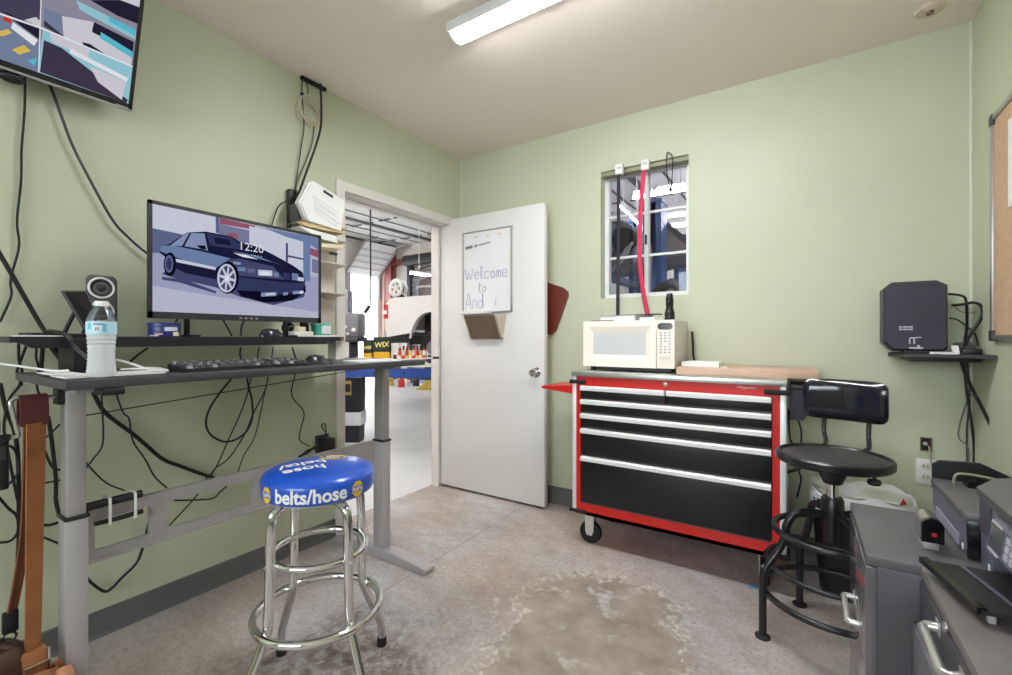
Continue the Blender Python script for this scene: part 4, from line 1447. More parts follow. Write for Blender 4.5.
# white leads on the desk top
cable([Vector((0.06, 0.53, 1.07)), Vector((0.30, 0.57, 1.06)), Vector((0.46, 0.60, DT + 0.012)), Vector((0.50, 0.64, DT + 0.005)), Vector((0.44, 0.63, DT + 0.012)), Vector((0.36, 0.56, DT + 0.009))], 0.0035, 'white_lead', 'white charging lead looping on the desk left of the keyboard', None, WHITEP)
cable([Vector((0.12, 0.20, 1.07)), Vector((0.25, 0.30, 1.06)), Vector((0.34, 0.40, DT + 0.014)), Vector((0.37, 0.43, DT + 0.014))], 0.0035, 'white_lead', 'white lead lying across the back left corner of the desk', None, WHITEP)

# ================================================================== ON THE DOOR
DYF = 2.635
wbd = thing('whiteboard', 'small metal-framed whiteboard with a handwritten welcome on the open door', 'whiteboard', (0.363, DYF, 1.31))
x0, x1, z0, z1 = 0.148, 0.578, 1.312, 1.905
MB().box(x0 + 0.004, x1 - 0.004, DYF - 0.008, DYF, z0 + 0.004, z1 - 0.004).build('panel', mat('whiteboard surface', (236, 236, 238), 0.2, var=0.01), wbd)
mb = MB()
for a in ((x0, x1, z0, z0 + 0.011), (x0, x1, z1 - 0.011, z1), (x0, x0 + 0.011, z0, z1), (x1 - 0.011, x1, z0, z1)):
    mb.box(a[0], a[1], DYF - 0.013, DYF - 0.0005, a[2], a[3], b=0.002)
mb.build('frame', mat('aluminium frame', (176, 174, 172), 0.35, 0.7), wbd)
mb = MB()
for a in (0.26, 0.36, 0.46):
    mb.box(a, a + 0.03, DYF - 0.0092, DYF - 0.008, z1 - 0.05, z1 - 0.038, b=0.0003)
mb.build('tape_remains', mat('old tape', (222, 196, 184), 0.6), wbd)
mb = MB()
PENI = mat('marker ink', (150, 150, 178), 0.6)


def pen(pts, r_=0.0024):
    mb.tube([Vector((x, DYF - 0.0085, z)) for x, z in pts], r_, 5, 0, smooth_n=4)


def strokes(s, ox, oz, h):
    G = {'W': [[(0, .9), (.2, 0), (.4, .6), (.6, 0), (.85, .95)]],
         'e': [[(0, .3), (.4, .35), (.35, .6), (.12, .6), (0, .3), (.15, .02), (.45, .1)]],
         'l': [[(.05, .05), (.2, .6), (.18, 1.05), (.06, .8), (.1, .1), (.3, .05)]],
         'c': [[(.45, .5), (.2, .6), (0, .3), (.15, .02), (.45, .1)]],
         'o': [[(.25, .6), (0, .3), (.2, .0), (.45, .3), (.25, .6)]],
         'm': [[(0, 0), (.05, .55), (.2, .55), (.22, .05), (.27, .5), (.42, .55), (.46, 0)]],
         't': [[(.15, 1), (.13, .1), (.35, .02)], [(0, .65), (.38, .68)]],
         'A': [[(0, -.1), (.28, 1.1), (.5, -.05)], [(.1, .35), (.45, .35)]],
         'n': [[(0, 0), (.05, .55), (.3, .55), (.35, 0)]],
         'h': [[(0, 0), (.08, 1.0), (.1, .4), (.3, .5), (.36, 0)]],
         'd': [[(.4, .5), (.1, .55), (.05, .1), (.35, .1), (.42, 1.15), (.45, 0)]]}
    x = ox
    for ch in s:
        if ch == ' ':
            x += 0.4 * h
            continue
        wmax = 0
        for st in G[ch]:
            pen([(x + a * h, oz + b_ * h) for a, b_ in st])
            wmax = max(wmax, max(a for a, _ in st))
        x += (wmax + 0.14) * h


strokes('Welcome', 0.172, 1.556, 0.086)
mb.build('handwritten_word', PENI, wbd)
mb = MB()
strokes('to', 0.292, 1.462, 0.07)
mb.build('handwritten_word', PENI, wbd)
mb = MB()
strokes('And', 0.176, 1.345, 0.10)
mb.build('handwritten_word', PENI, wbd)
mb = MB()
pen([(0.44, 1.36), (0.445, 1.41)])
mb.build('pen_mark', PENI, wbd)
mb = MB()
wv = [(0.176 + 0.0045 * i, 1.790 + 0.011 * (1 if i % 2 else -1) * (0.9 if i < 14 else (0.75 if i < 26 else 0.4)) + 0.0004 * i) for i in range(50) if i not in (15, 16, 17, 25, 26)]
for a, b_ in ((0, 15), (15, 22), (22, 45)):
    pen(wv[a:b_], 0.0024 if a else 0.0034)
mb.build('scribbled_line', mat('grey marker print', (120, 118, 124), 0.6), wbd)

lh = thing('letter_holder', 'brown wooden letter holder on the door below the whiteboard', 'letter holder', (0.35, DYF - 0.04, 1.11))
WOODB = mat('weathered brown wood', (104, 82, 66), 0.65, var=0.14, scale=14, bump=0.2)
dep = 0.115
fr = [pY(x, y, DYF - dep + (0.075 if y > 330 else 0.0)) for x, y in ((463, 316), (495, 315), (501, 338.5), (470.5, 339))]
bkq = [(0.165, DYF, 1.302), (0.53, DYF, 1.302), (0.50, DYF, 1.125), (0.20, DYF, 1.125)]
mb = MB().slab(fr, (0, 0.008, 0))
mb.build('front_board', WOODB, lh)
mb = MB()
for i, j in ((1, 1), (0, 0)):
    mb = MB()
    a, b_ = Vector(fr[i]), Vector(fr[3 - i if i == 0 else 2])
    c_, d_ = Vector(bkq[1 if i == 1 else 0]), Vector(bkq[2 if i == 1 else 3])
    mb.slab([a, c_, d_, b_], (-0.006 if i == 1 else 0.006, 0, 0))
    mb.build('side_board', mat('pale raw wood', (206, 196, 180), 0.65, var=0.1), lh)
MB().slab([fr[3], fr[2], bkq[2], bkq[3]], (0, 0, 0.006)).build('bottom_board', WOODB, lh)
mb = MB().box(0.17, 0.42, DYF - 0.075, DYF - 0.02, 1.302, 1.325, b=0.002)
tag(mb.build('envelope_stack', mat('pale envelope', (226, 226, 216), 0.7)), 'pale envelopes in the wooden letter holder on the door', 'envelopes')

clip = thing('maroon_board', 'maroon rounded board on the back wall just behind the door edge', 'board', (0.82, D, 1.15))
q = [pY(x, y, D - 0.02) for x, y in ((520, 278), (546, 282), (563, 287.5), (567.5, 291.5), (567.8, 296), (556, 330), (551.5, 335), (520, 328))]
MB().slab(q, (0, 0.016, 0)).build('board', mat('maroon lacquer', (108, 44, 30), 0.4, var=0.08), clip)
MB().cyl((0.80, D - 0.004, 1.42), (0.80, D, 1.42), 0.01, n=10).build('hanger', STEEL, clip)

# ================================================================== STRAPS AND TOGGLE AT THE WINDOW
G6 = 'hang tags on straps at the window head'
for (px, py, pts, m, wide, lab, lab2) in (
        (619, 169, [(1.279, 2.765, 2.165), (1.279, 2.768, 1.9), (1.276, 2.77, 1.6), (1.273, 2.772, 1.262)], mat('black webbing', (36, 36, 46), 0.7), 0.011, 'long black strap hanging in front of the left window pane', 'white hang tag'),
        (645, 164.5, [(1.437, 2.765, 2.165), (1.425, 2.768, 2.0), (1.412, 2.77, 1.80), (1.413, 2.77, 1.60), (1.432, 2.772, 1.42), (1.462, 2.773, 1.262)], mat('crimson webbing', (206, 40, 84), 0.6), 0.0135, 'long crimson strap hanging down the middle of the window', 'white hang tag')):
    t = thing('hanging_strap', lab, 'strap', (pts[0][0], 2.77, 1.3), group='straps hanging at the window')
    MB().tube([Vector(p) for p in pts], wide, 10, 0, smooth_n=8, flat=1.0).build('strap', m, t)
    o = t.children[0]
    for v in o.data.vertices:
        w = v.co + o.location + t.location
        y = 2.7685 + (w.y - 2.7685) * 0.28
        v.co.y = y - o.location.y - t.location.y
    c = pY(px, py, 2.76)
    MB().box(c.x - 0.024, c.x + 0.024, 2.754, 2.79, c.z - 0.032, c.z + 0.030, b=0.003).build('hang_tag', WHITEP, t, label='white hang tag')
    MB().box(c.x - 0.014, c.x + 0.014, 2.7532, 2.754, c.z - 0.004, c.z + 0.014).build('tag_print', mat('tag print', (190, 190, 192), 0.7), t)
tg_ = thing('cord_toggle', 'thin black cord loop with a bead in front of the right window pane', 'cord', (1.585, 2.78, 2.0))
MB().tube([pY(x, y, 2.775) for x, y in ((667, 153), (666.5, 166), (668, 180), (670.5, 188), (671.5, 184), (672.5, 170), (672, 156), (670, 153.5))], 0.0028, 7, 0, closed=True, smooth_n=5).build('cord', CABLE, tg_)
c = pY(670.8, 190, 2.775)
MB().sphere(c, 0.011, 14).build('bead', RUBBER, tg_)

# ================================================================== TOOL CHEST
TY = 2.30     # front face of the chest
REDP = mat('red powder coat', (202, 30, 24), 0.32, var=0.04)
BLKD = mat('black drawer enamel', (17, 17, 22), 0.35, var=0.12, scale=6)
ALUH = mat('silver drawer pull', (234, 234, 234), 0.3, 0.1, 0.02)
SIDEA = mat('silver corner extrusion', (224, 228, 230), 0.35, 0.15, 0.03)
tc = thing('tool_chest', 'red and black rolling tool chest with silver drawer pulls under the window', 'tool chest', (1.68, 2.54, 0))
tx0, tx1, tyb = 1.178, 2.186, 2.765
mb = MB()
mb.box(tx0 + 0.024, tx1 - 0.024, TY + 0.03, tyb, 0.19, 0.924)
mb.box(tx0 + 0.024, 1.228, TY, TY + 0.03, 0.19, 0.924)
mb.box(2.133, tx1 - 0.024, TY, TY + 0.03, 0.19, 0.924)
mb.box(1.228, 2.133, TY, TY + 0.03, 0.875, 0.924)
mb.box(1.228, 2.133, TY, TY + 0.03, 0.172, 0.236)
mb.box(tx0 + 0.02, tx1 - 0.02, TY, tyb, 0.172, 0.19)
mb.build('body', REDP, tc)
for a, b_ in ((tx0, tx0 + 0.026), (tx1 - 0.026, tx1)):
    mb = MB().box(a, b_, TY - 0.002, tyb, 0.185, 0.924, b=0.006)
    mb.build('side_extrusion', SIDEA, tc)
mb = MB().box(tx0 - 0.002, tx1 + 0.002, TY - 0.012, tyb + 0.004, 0.924, 0.950, b=0.003)
mb.build('steel_top', STEEL, tc)
# drawers: two half-width over four full-width
edges = [0.876, 0.818, 0.742, 0.660, 0.506, 0.238]
hts = [(0.876, 0.806), (0.802, 0.730), (0.726, 0.648), (0.644, 0.498), (0.494, 0.240)]


def drawer(xa, xb, zt, zb):
    mb = MB().box(xa, xb, TY - 0.002, TY + 0.02, zb, zt - 0.004, b=0.002)
    dr = mb.build('drawer', BLKD, tc)
    hb = MB()
    sec = [(TY - 0.002, zt - 0.001), (TY - 0.016, zt - 0.002), (TY - 0.022, zt - 0.008), (TY - 0.022, zt - 0.024), (TY - 0.018, zt - 0.027), (TY - 0.002, zt - 0.025)]
    hb.prism(sec, 'x', xa + 0.001, xb - 0.001)
    hb.build('drawer_pull', ALUH, dr)
    MB().box(xa, xb, TY - 0.004, TY, zb - 0.002, zb + 0.004).build('lower_lip', GREYP, dr)


for i, (zt, zb) in enumerate(hts):
    if i == 0:
        drawer(1.232, 1.678, zt, zb)
        drawer(1.684, 2.130, zt, zb)
    else:
        drawer(1.232, 2.130, zt, zb)
for nm, (xa, xb, za, zb, ya) in {'a': (1.168, 1.262, 0.884, 0.905, TY - 0.018), 'b': (2.10, 2.198, 0.886, 0.908, TY - 0.018), 'c': (1.165, 1.264, 0.178, 0.198, TY - 0.014), 'd': (2.098, 2.198, 0.178, 0.198, TY - 0.014)}.items():
    mb = MB().box(xa, xb, ya, TY + 0.001, za, zb, b=0.007)
    if nm in 'ac':
        mb.box(xa, tx0 + 0.002, ya, TY + 0.09, za, zb, b=0.004)
    else:
        mb.box(tx1 - 0.002, xb, ya, TY + 0.09, za, zb, b=0.004)
    mb.build('corner_bumper', RUBBER, tc)
mb = MB().lathe([(0.0, 0.0), (0.012, 0.0), (0.012, 0.004), (0.008, 0.006), (0.0, 0.005)], (1.678, TY, 0.904), 20, 0, (0, -1, 0))
mb.build('lock', mat('brass lock', (190, 176, 150), 0.3, 0.8), tc)
mb = MB()
mb.text('Milwaukee', 0.0175, (1.992, TY - 0.0008, 0.906), (1, 0, 0), (0.22, 0, 1), 0, shear=0.2, bold=0.0002)
mb.poly([(1.998, TY - 0.0012, 0.901), (2.058, TY - 0.0012, 0.913), (2.026, TY - 0.0012, 0.9045), (2.030, TY - 0.0012, 0.9075)])
mb.poly([(2.022, TY - 0.0012, 0.903), (2.062, TY - 0.0012, 0.9135), (2.006, TY - 0.0012, 0.896)])
mb.build('emblem', mat('pale emblem', (226, 190, 186), 0.45), tc)
# casters


def caster(x, y, swivel):
    t = MB()
    t.box(x - 0.03, x + 0.03, y - 0.03, y + 0.03, 0.160, 0.172)
    c = t.build('caster', STEEL, tc)
    R_ = 0.062
    ya = y + (0.035 if swivel else 0.0)
    w = MB().lathe([(0.0, -0.016), (R_ - 0.012, -0.017), (R_ - 0.003, -0.014), (R_, -0.006), (R_, 0.006), (R_ - 0.003, 0.014), (R_ - 0.012, 0.017), (0.0, 0.016)], (x, ya, R_), 32, 0, (1, 0, 0) if swivel else (0, 1, 0))
    w.build('wheel', RUBBER, c)
    f = MB()
    if swivel:
        for s in (-1, 1):
            f.prism([(y - 0.02, 0.16), (y + 0.03, 0.16), (ya + 0.014, 0.055), (ya - 0.012, 0.055)], 'x', x + s * 0.021 - 0.002, x + s * 0.021 + 0.002)
    else:
        for s in (-1, 1):
            f.prism([(x - 0.027, 0.16), (x + 0.027, 0.16), (x + 0.023, 0.07), (x + 0.014, 0.048), (x - 0.014, 0.048), (x - 0.023, 0.07)], 'y', ya + s * 0.022 - 0.002, ya + s * 0.022 + 0.002)
        f.cyl((x, ya - 0.028, R_), (x, ya + 0.028, R_), 0.007, n=10)
    f.build('fork', mat('zinc fork', (214, 214, 210), 0.3, 0.5), c)


caster(1.262, TY + 0.062, False)
caster(2.10, TY + 0.06, True)
caster(1.262, tyb - 0.06, False)
caster(2.10, tyb - 0.06, True)
# fold-out side shelf on the left end
a = [(0.945, 2.40, 0.846), (tx0, 2.36, 0.862), (tx0, 2.62, 0.862), (0.955, 2.60, 0.846)]
mb = MB().prism([(0.955, 0.834), (0.945, 0.842), (0.950, 0.850), (tx0, 0.866), (tx0, 0.815), (tx0 - 0.02, 0.815)], 'y', 2.37, 2.64)
mb.build('side_shelf', REDP, tc)
MB().box(tx0 - 0.012, tx0, 2.36, 2.38, 0.79, 0.87, b=0.003).build('shelf_bracket', RUBBER, tc)
# dark push handle and bin on the right end
sbn = thing('side_bin', 'black bin hanging on the right end of the tool chest behind the stool back', 'bin', (2.23, 2.43, 0.77))
MB().prism([(2.196, 0.92), (2.266, 0.92), (2.266, 0.80), (2.245, 0.77), (2.196, 0.77)], 'y', 2.38, 2.60).build('tray', mat('navy black plastic', (28, 28, 44), 0.4), sbn)
MB().box(2.194, 2.272, 2.374, 2.606, 0.905, 0.925, b=0.004).build('rim', BLACK, sbn)
cable([pY(*p, 2.55) for p in ((789, 410), (789, 425), (791, 441), (800, 446), (801, 430), (797, 418))], 0.004, 'lead', 'black lead looping below the side bin', None, CABLE)
cable([pY(*p, 2.60) for p in ((800, 452), (799, 470), (801, 480), (797, 497))], 0.004, 'lead', 'black lead hanging to the right of the tool chest below the stool seat', None, CABLE)
mb = MB().tube([pY(*p, 2.45) for p in ((780, 474), (795, 470), (812, 463))], 0.007, 8)
tag(mb.build('black_stick', BLACK), 'thin black stick poking out beside the chest under the stool seat', 'stick')

# ---------------------------------------------------------------- on the chest
CT = 0.950
MWC = mat('cream microwave plastic', (246, 238, 224), 0.35, var=0.015)
mw = thing('microwave_oven', 'cream microwave oven on the left of the tool chest top', 'microwave', (1.445, 2.58, CT))
mx0, mx1, mz0_, mz1_ = 1.192, 1.694, CT + 0.024, 1.228
my_ = 2.42
mb = MB().box(mx0, mx1, my_ + 0.016, 2.745, mz0_, mz1_, b=0.006)
mb.build('body', mat('pale grey microwave case', (214, 212, 208), 0.4, var=0.015), mw)
mxd = 1.602
dr = MB()
# door with bevelled window surround
wx0, wx1, wz0, wz1 = 1.252, 1.544, 1.042, 1.157
fx0, fx1, fz0, fz1 = 1.228, 1.572, 1.018, 1.196
o3 = [(mx0, mz0_), (mxd - 0.001, mz0_), (mxd - 0.001, mz1_), (mx0, mz1_)]
f3 = [(fx0, fz0), (fx1, fz0), (fx1, fz1), (fx0, fz1)]
w3 = [(wx0, wz0), (wx1, wz0), (wx1, wz1), (wx0, wz1)]
vs = [(x, my_, z) for x, z in o3] + [(x, my_, z) for x, z in f3] + [(x, my_ + 0.012, z) for x, z in w3] + [(x, my_ + 0.018, z) for x, z in o3]
fs = []
for i in range(4):
    j = (i + 1) % 4
    fs += [(i, j, 4 + j, 4 + i), (4 + i, 4 + j, 8 + j, 8 + i), (i, 12 + i, 12 + j, j)]
dr.add(vs, fs)
dro = dr.build('door', MWC, mw)
MB().box(wx0 - 0.002, wx1 + 0.002, my_ + 0.0105, my_ + 0.016, wz0 - 0.002, wz1 + 0.002).build('door_window', mat('grey oven window', (206, 208, 208), 0.2, var=0.02, scale=60), dro)
cp = MB().box(mxd + 0.001, mx1, my_ + 0.001, my_ + 0.018, mz0_, mz1_, b=0.003).build('control_panel', MWC, mw)
MB().prism(rrect(0.076, 0.034, 0.0165, cx=1.647, cy=1.195), 'y', my_ - 0.002, my_ + 0.002).build('display', mat('black display', (30, 30, 30), 0.15), cp)
mb = MB()
for r_ in range(8):
    for c_ in range(3):
        if r_ in (4,) and c_ == 1:
            continue
        x = 1.626 + c_ * 0.0215
        z = 1.160 - r_ * 0.0145
        mb.prism(rrect(0.013, 0.007, 0.003, n=3, cx=x, cy=z), 'y', my_ - 0.0004, my_ + 0.002)
k_ = mb.build('keypad', mat('grey keypad print', (176, 176, 184), 0.5), cp)
MB().prism(rrect(0.06, 0.016, 0.007, cx=1.647, cy=1.030), 'y', my_ - 0.0015, my_ + 0.002).build('open_button', mat('cream button', (226, 222, 212), 0.4), cp)
for x in (1.235, 1.655):
    for y in (2.47, 2.70):
        MB().cyl((x, y, CT), (x, y, mz0_ + 0.003), 0.016, n=16).build('foot', RUBBER, mw)
mb = MB().box(1.26, 1.672, 2.445, 2.72, CT + 0.006, CT + 0.02)
mb.build('base_plate', BLACK, mw)

# things on the microwave
bk = thing('thick_book', 'thick grey-covered book lying on the microwave', 'book', (1.40, 2.54, 1.228))
MB().slab([(1.262, 2.50, 1.228), (1.478, 2.455, 1.228), (1.53, 2.61, 1.228), (1.30, 2.66, 1.228)], (0, 0, 0.030)).build('pages', PAPER, bk)
MB().slab([(1.255, 2.497, 1.258), (1.482, 2.45, 1.258), (1.535, 2.612, 1.258), (1.295, 2.665, 1.258)], (0, 0, 0.003)).build('cover', mat('grey cover', (150, 150, 152), 0.5), bk)
MB().slab([(1.478, 2.452, 1.228), (1.484, 2.452, 1.228), (1.537, 2.61, 1.228), (1.531, 2.61, 1.228)], (0, 0, 0.033)).build('spine', mat('grey cover', (150, 150, 152), 0.5), bk)
tag(MB().slab([(1.50, 2.47, 1.229), (1.58, 2.46, 1.229), (1.605, 2.54, 1.229), (1.545, 2.56, 1.229)], (0, 0, 0.016)).build('paper_pad', PAPER), 'small white pad beside the book on the microwave', 'pad')
tag(MB().slab([(1.36, 2.57, 1.2615), (1.58, 2.53, 1.2615), (1.60, 2.56, 1.2615), (1.40, 2.61, 1.2615)], (0, 0, 0.006)).build('dark_folder', BLACK), 'thin dark folder lying on top of the book on the microwave', 'folder')
tag(MB().slab([(1.222, 2.47, 1.2285), (1.33, 2.44, 1.2285), (1.36, 2.46, 1.2285), (1.25, 2.50, 1.2285)], (0, 0, 0.005)).build('notebook', mat('dark red notebook', (96, 50, 44), 0.5)), 'thin dark notebook at the front left of the microwave top', 'notebook')
mb = MB().tube([(1.225, 2.52, 1.235), (1.24, 2.53, 1.262), (1.262, 2.54, 1.272), (1.25, 2.55, 1.285), (1.258, 2.56, 1.292)], 0.003, 7, 0, smooth_n=4)
tag(mb.build('bent_wire', STEEL), 'bent thin wire lying against the left end of the book', 'wire')
fl = thing('flashlight', 'black flashlight standing on its head on the microwave', 'flashlight', (1.628, 2.60, 1.228))
MB().lathe([(0.0, 1.228), (0.025, 1.228), (0.0265, 1.232), (0.0265, 1.250), (0.0245, 1.253), (0.0265, 1.256), (0.0265, 1.276), (0.0245, 1.280), (0.022, 1.288)], (1.628, 2.60, 0), 30).build('head', BLACK, fl)
MB().lathe([(0.021, 1.287), (0.0205, 1.30), (0.0185, 1.303), (0.0185, 1.312), (0.0205, 1.316), (0.0205, 1.352), (0.0185, 1.356), (0.0175, 1.372), (0.013, 1.380), (0.0, 1.381)], (1.628, 2.60, 0), 28).build('barrel', mat('matt black metal', (30, 30, 32), 0.35, 0.3), fl)
MB().sphere((1.628, 2.58, 1.332), 0.006, 10).build('switch', GREYP, fl)
cable([Vector((1.715, 2.76, 1.17)), Vector((1.718, 2.765, 1.10)), Vector((1.722, 2.76, 1.03)), Vector((1.735, 2.75, 1.0)), Vector((1.77, 2.75, 0.992))], 0.006, 'power_lead', 'black power lead dropping behind the right side of the microwave', None, CABLE)

WOODP = mat('pinkish raw board', (204, 172, 150), 0.6, var=0.06, scale=10, bump=0.08)
tag(MB().box(1.70, 2.302, 2.43, 2.765, CT, CT + 0.036, b=0.002).build('wooden_board', WOODP), 'pinkish wooden board overhanging the right end of the tool chest top', 'board')
rl = thing('paper_stack', 'white folded paper stack lying on the wooden board next to the microwave', 'paper', (1.80, 2.56, CT + 0.036))
MB().slab([(1.712, 2.50, CT + 0.036), (1.895, 2.47, CT + 0.036), (1.90, 2.60, CT + 0.036), (1.74, 2.66, CT + 0.036)], (0, 0, 0.024)).build('stack', PAPER, rl)
MB().slab([(1.898, 2.49, CT + 0.036), (1.93, 2.49, CT + 0.036), (1.925, 2.54, CT + 0.036), (1.90, 2.55, CT + 0.036)], (0, 0, 0.003)).build('loose_sheet', PAPER, rl)

# ================================================================== BACK WALL RIGHT: ROUTER SHELF
shf = thing('wall_shelf', 'small black shelf on the back wall carrying the modem', 'shelf', (2.73, 2.70, 1.02))
SZ = 1.067
mb = MB().prism([(2.560, 2.60), (2.600, 2.50), (2.868, 2.48), (2.868, 2.79), (2.59, 2.79)], 'z', SZ - 0.013, SZ)
mb.build('board', mat('black shelf board', (44, 42, 44), 0.4), shf)
MB().box(2.63, 2.845, 2.56, 2.79, SZ - 0.032, SZ - 0.013, b=0.003).build('bracket', BLACK, shf)
md = thing('modem', 'tall dark purple-black modem box on the small wall shelf', 'modem', (2.69, 2.71, SZ))
MODM = mat('dark modem plastic', (46, 44, 60), 0.45, var=0.03)
ma = pY(883, 290, 2.68)
x0, x1, z0, z1 = 2.548, 2.760, 1.078, 1.382
oct_ = [(x0, z0 + 0.035), (x0 + 0.03, z0), (x1 - 0.012, z0), (x1, z0 + 0.012), (x1, z1 - 0.022), (x1 - 0.035, z1), (x0 + 0.03, z1), (x0, z1 - 0.03)]
mb = MB()
yf, yb = 2.618, 2.74
ins = [(2.654 + (x - 2.654) * 0.93, 1.230 + (z - 1.230) * 0.95) for x, z in oct_]
vs = [(x, yf, z) for x, z in ins] + [(x, yf + 0.016, z) for x, z in oct_] + [(x, yb, z) for x, z in oct_]
fs = [tuple(range(8)), tuple(reversed(range(16, 24)))]
for k in (0, 8):
    for i in range(8):
        j = (i + 1) % 8
        fs.append((k + i, k + j, k + 8 + j, k + 8 + i))
mb.add(vs, fs)
mb.build('shell', MODM, md)
MB().prism([(2.62, 2.63), (2.70, 2.63), (2.70, 2.73), (2.62, 2.73)], 'z', SZ, 1.079).build('foot', BLACK, md)
MB().box(x1 - 0.004, x1 + 0.0008, yf + 0.02, yf + 0.05, 1.185, 1.265).build('sticker', mat('cyan sticker', (60, 150, 200), 0.4), md)
mb = MB()
def mark(px0, py0, px1, py1):
    a, b_ = pY(px0, py0, yf), pY(px1, py1, yf)
    mb.box(a.x, b_.x, yf - 0.0008, yf + 0.001, b_.z, a.z)


for py in (326.2, 328.6):
    for xa, xb in ((899, 902.3), (903.2, 907.6), (908.2, 912.8)):
        mark(xa, py, xb, py + 1.5)
for r_ in ((909, 338, 910.4, 344), (910, 337.2, 916, 338.6), (913.2, 338, 915, 344), (916, 337, 921.5, 338), (909, 347, 923, 349), (917, 345, 920, 347.2)):
    mark(*r_)
mb.build('printed_marks', mat('pale grey print', (190, 188, 200), 0.5), md)
mb = MB()
for k in range(6):
    mb.box(x0 - 0.0006, x0 + 0.002, yf + 0.03, yf + 0.07, 1.20 + k * 0.02, 1.206 + k * 0.02)
mb.build('vents', BLACK, md)
tag(MB().slab([(2.69, 2.56, SZ), (2.775, 2.555, SZ), (2.785, 2.60, SZ), (2.70, 2.61, SZ)], (0, 0, 0.008)).build('white_card', PAPER), 'white card lying on the wall shelf in front of the modem', 'card')
bxn = thing('network_adapter', 'small black adapter among cables on the right end of the wall shelf', 'adapter', (2.82, 2.66, SZ))
MB().box(2.80, 2.858, 2.60, 2.66, SZ, SZ + 0.024, b=0.004).build('body', BLACK, bxn)
MB().box(2.81, 2.84, 2.61, 2.64, SZ + 0.024, SZ + 0.032, b=0.002).build('top_plug', GREYP, bxn)
mb = MB()
pts = []
for i in range(60):
    a = i * 0.55
    pts.append(Vector((2.822 + 0.026 * math.cos(a) * (1 + 0.2 * math.sin(i)), 2.70 + 0.022 * math.sin(a), SZ + 0.008 + 0.0007 * i)))
tag(MB().tube(pts, 0.0032, 6).build('coiled_lead', mat('grey cable', (120, 118, 106), 0.6)), 'bunched grey leads on the right end of the wall shelf', 'cable')
mb = MB().slab([(2.775, 2.63, SZ + 0.001), (2.795, 2.62, SZ + 0.001), (2.798, 2.64, SZ + 0.001), (2.785, 2.66, SZ + 0.001)], (-0.004, 0.008, 0.034))
o = mb.build('white_tag', PAPER)
tag(o, 'crumpled white tag among the leads beside the modem', 'tag')
G7 = 'leads round the wall shelf'
c_ = lambda pts, y: [pY(a, b_, y) for a, b_ in pts]
cable(c_([(948, 294), (961, 295.6), (966, 301), (967, 324), (965, 341), (964, 347)], 2.72), 0.005, 'flat_lead', 'flat black lead from the top right of the modem down to the shelf', G7, CABLE)
cable(c_([(951, 305.5), (962, 304.5), (974, 302.7), (981.7, 307), (981, 318), (971, 333.6), (965, 346)], 2.66) + c_([(962, 362), (966, 375), (971, 386), (982, 408), (993, 431), (998.5, 453), (1002, 474)], 2.58), 0.0062, 'thick_lead', 'thick black lead from the modem round the shelf and down to the printers', G7, CABLE)
cable(c_([(964, 364), (966.7, 391), (971, 419.5), (974.3, 447.6), (974.3, 470)], 2.76), 0.005, 'lead', 'black lead hanging straight below the wall shelf', G7, CABLE)
cable(c_([(976.6, 366), (976.6, 388.5), (966.7, 402.6), (958.3, 435), (968, 447.6), (968, 470)], 2.77), 0.0028, 'thin_lead', 'thin grey lead kinking outward below the wall shelf', G7, mat('grey cable', (120, 118, 106), 0.6))
cable(c_([(967, 362), (970, 395), (967, 430), (967.5, 470)], 2.775), 0.0035, 'lead', 'second straight lead below the wall shelf, left of the first', G7, mat('dark grey cable', (70, 68, 64), 0.6))
cable(c_([(949, 318), (958, 320), (966.7, 326.6), (975, 334), (978, 346)], 2.70), 0.003, 'thin_lead', 'thin lead from the middle of the modem side', G7, CABLE)
cable(c_([(953, 304), (960, 311), (972, 313), (983, 309), (986, 330), (990, 352)], 2.75), 0.002, 'thin_lead', 'very thin grey lead arching right of the modem', G7, mat('grey cable', (120, 118, 106), 0.6))
tag(MB().cyl(pY(950, 305.5, 2.66), pY(957, 305, 2.66), 0.0055, n=10).build('yellow_plug', YELLOW), 'tiny yellow plug on the side of the modem', 'plug')

op = thing('outlet_plate', 'white electrical outlet plate on the back wall left of the printers', 'outlet', (2.713, D, 0.46))
MB().box(2.682, 2.752, D - 0.007, D, 0.462, 0.578, b=0.003).build('plate', WHITEP, op)
mb = MB()
for z in (0.545, 0.497):
    mb.prism(rrect(0.034, 0.03, 0.012, cx=2.717, cy=z), 'y', D - 0.009, D - 0.006)
mb.build('sockets', mat('warm white socket', (222, 216, 206), 0.4), op)
mb = MB()
for z in (0.545, 0.497):
    for x in (2.710, 2.724):
        mb.box(x - 0.0015, x + 0.0015, D - 0.0096, D - 0.0085, z - 0.005, z + 0.006)
mb.build('slots', INK, op)
hb = thing('open_junction', 'small rough open box in the back wall above the outlet plate', 'wall box', (2.717, D, 0.62))
MB().box(2.70, 2.737, D - 0.004, D, 0.618, 0.676).build('opening', mat('dark opening', (50, 42, 34), 0.9), hb)
mb = MB()
for a in ((2.698, 2.702, 0.616, 0.678), (2.735, 2.739, 0.616, 0.678), (2.70, 2.737, 0.674, 0.678), (2.70, 2.737, 0.616, 0.620)):
    mb.box(a[0], a[1], D - 0.008, D, a[2], a[3])
mb.build('frame', mat('worn brown frame', (120, 104, 84), 0.7), hb)
MB().lathe([(0.0, 0.0), (0.008, 0.0), (0.008, 0.012), (0.0, 0.013)], (2.715, D - 0.004, 0.65), 12, 0, (0, -1, 0)).build('screw', STEEL, hb)
cable(c_([(929, 446), (931, 460), (933, 472), (934, 486)], 2.78), 0.003, 'thin_lead', 'thin pale lead hanging from the open wall box', None, mat('pale grey cable', (170, 166, 150), 0.6))

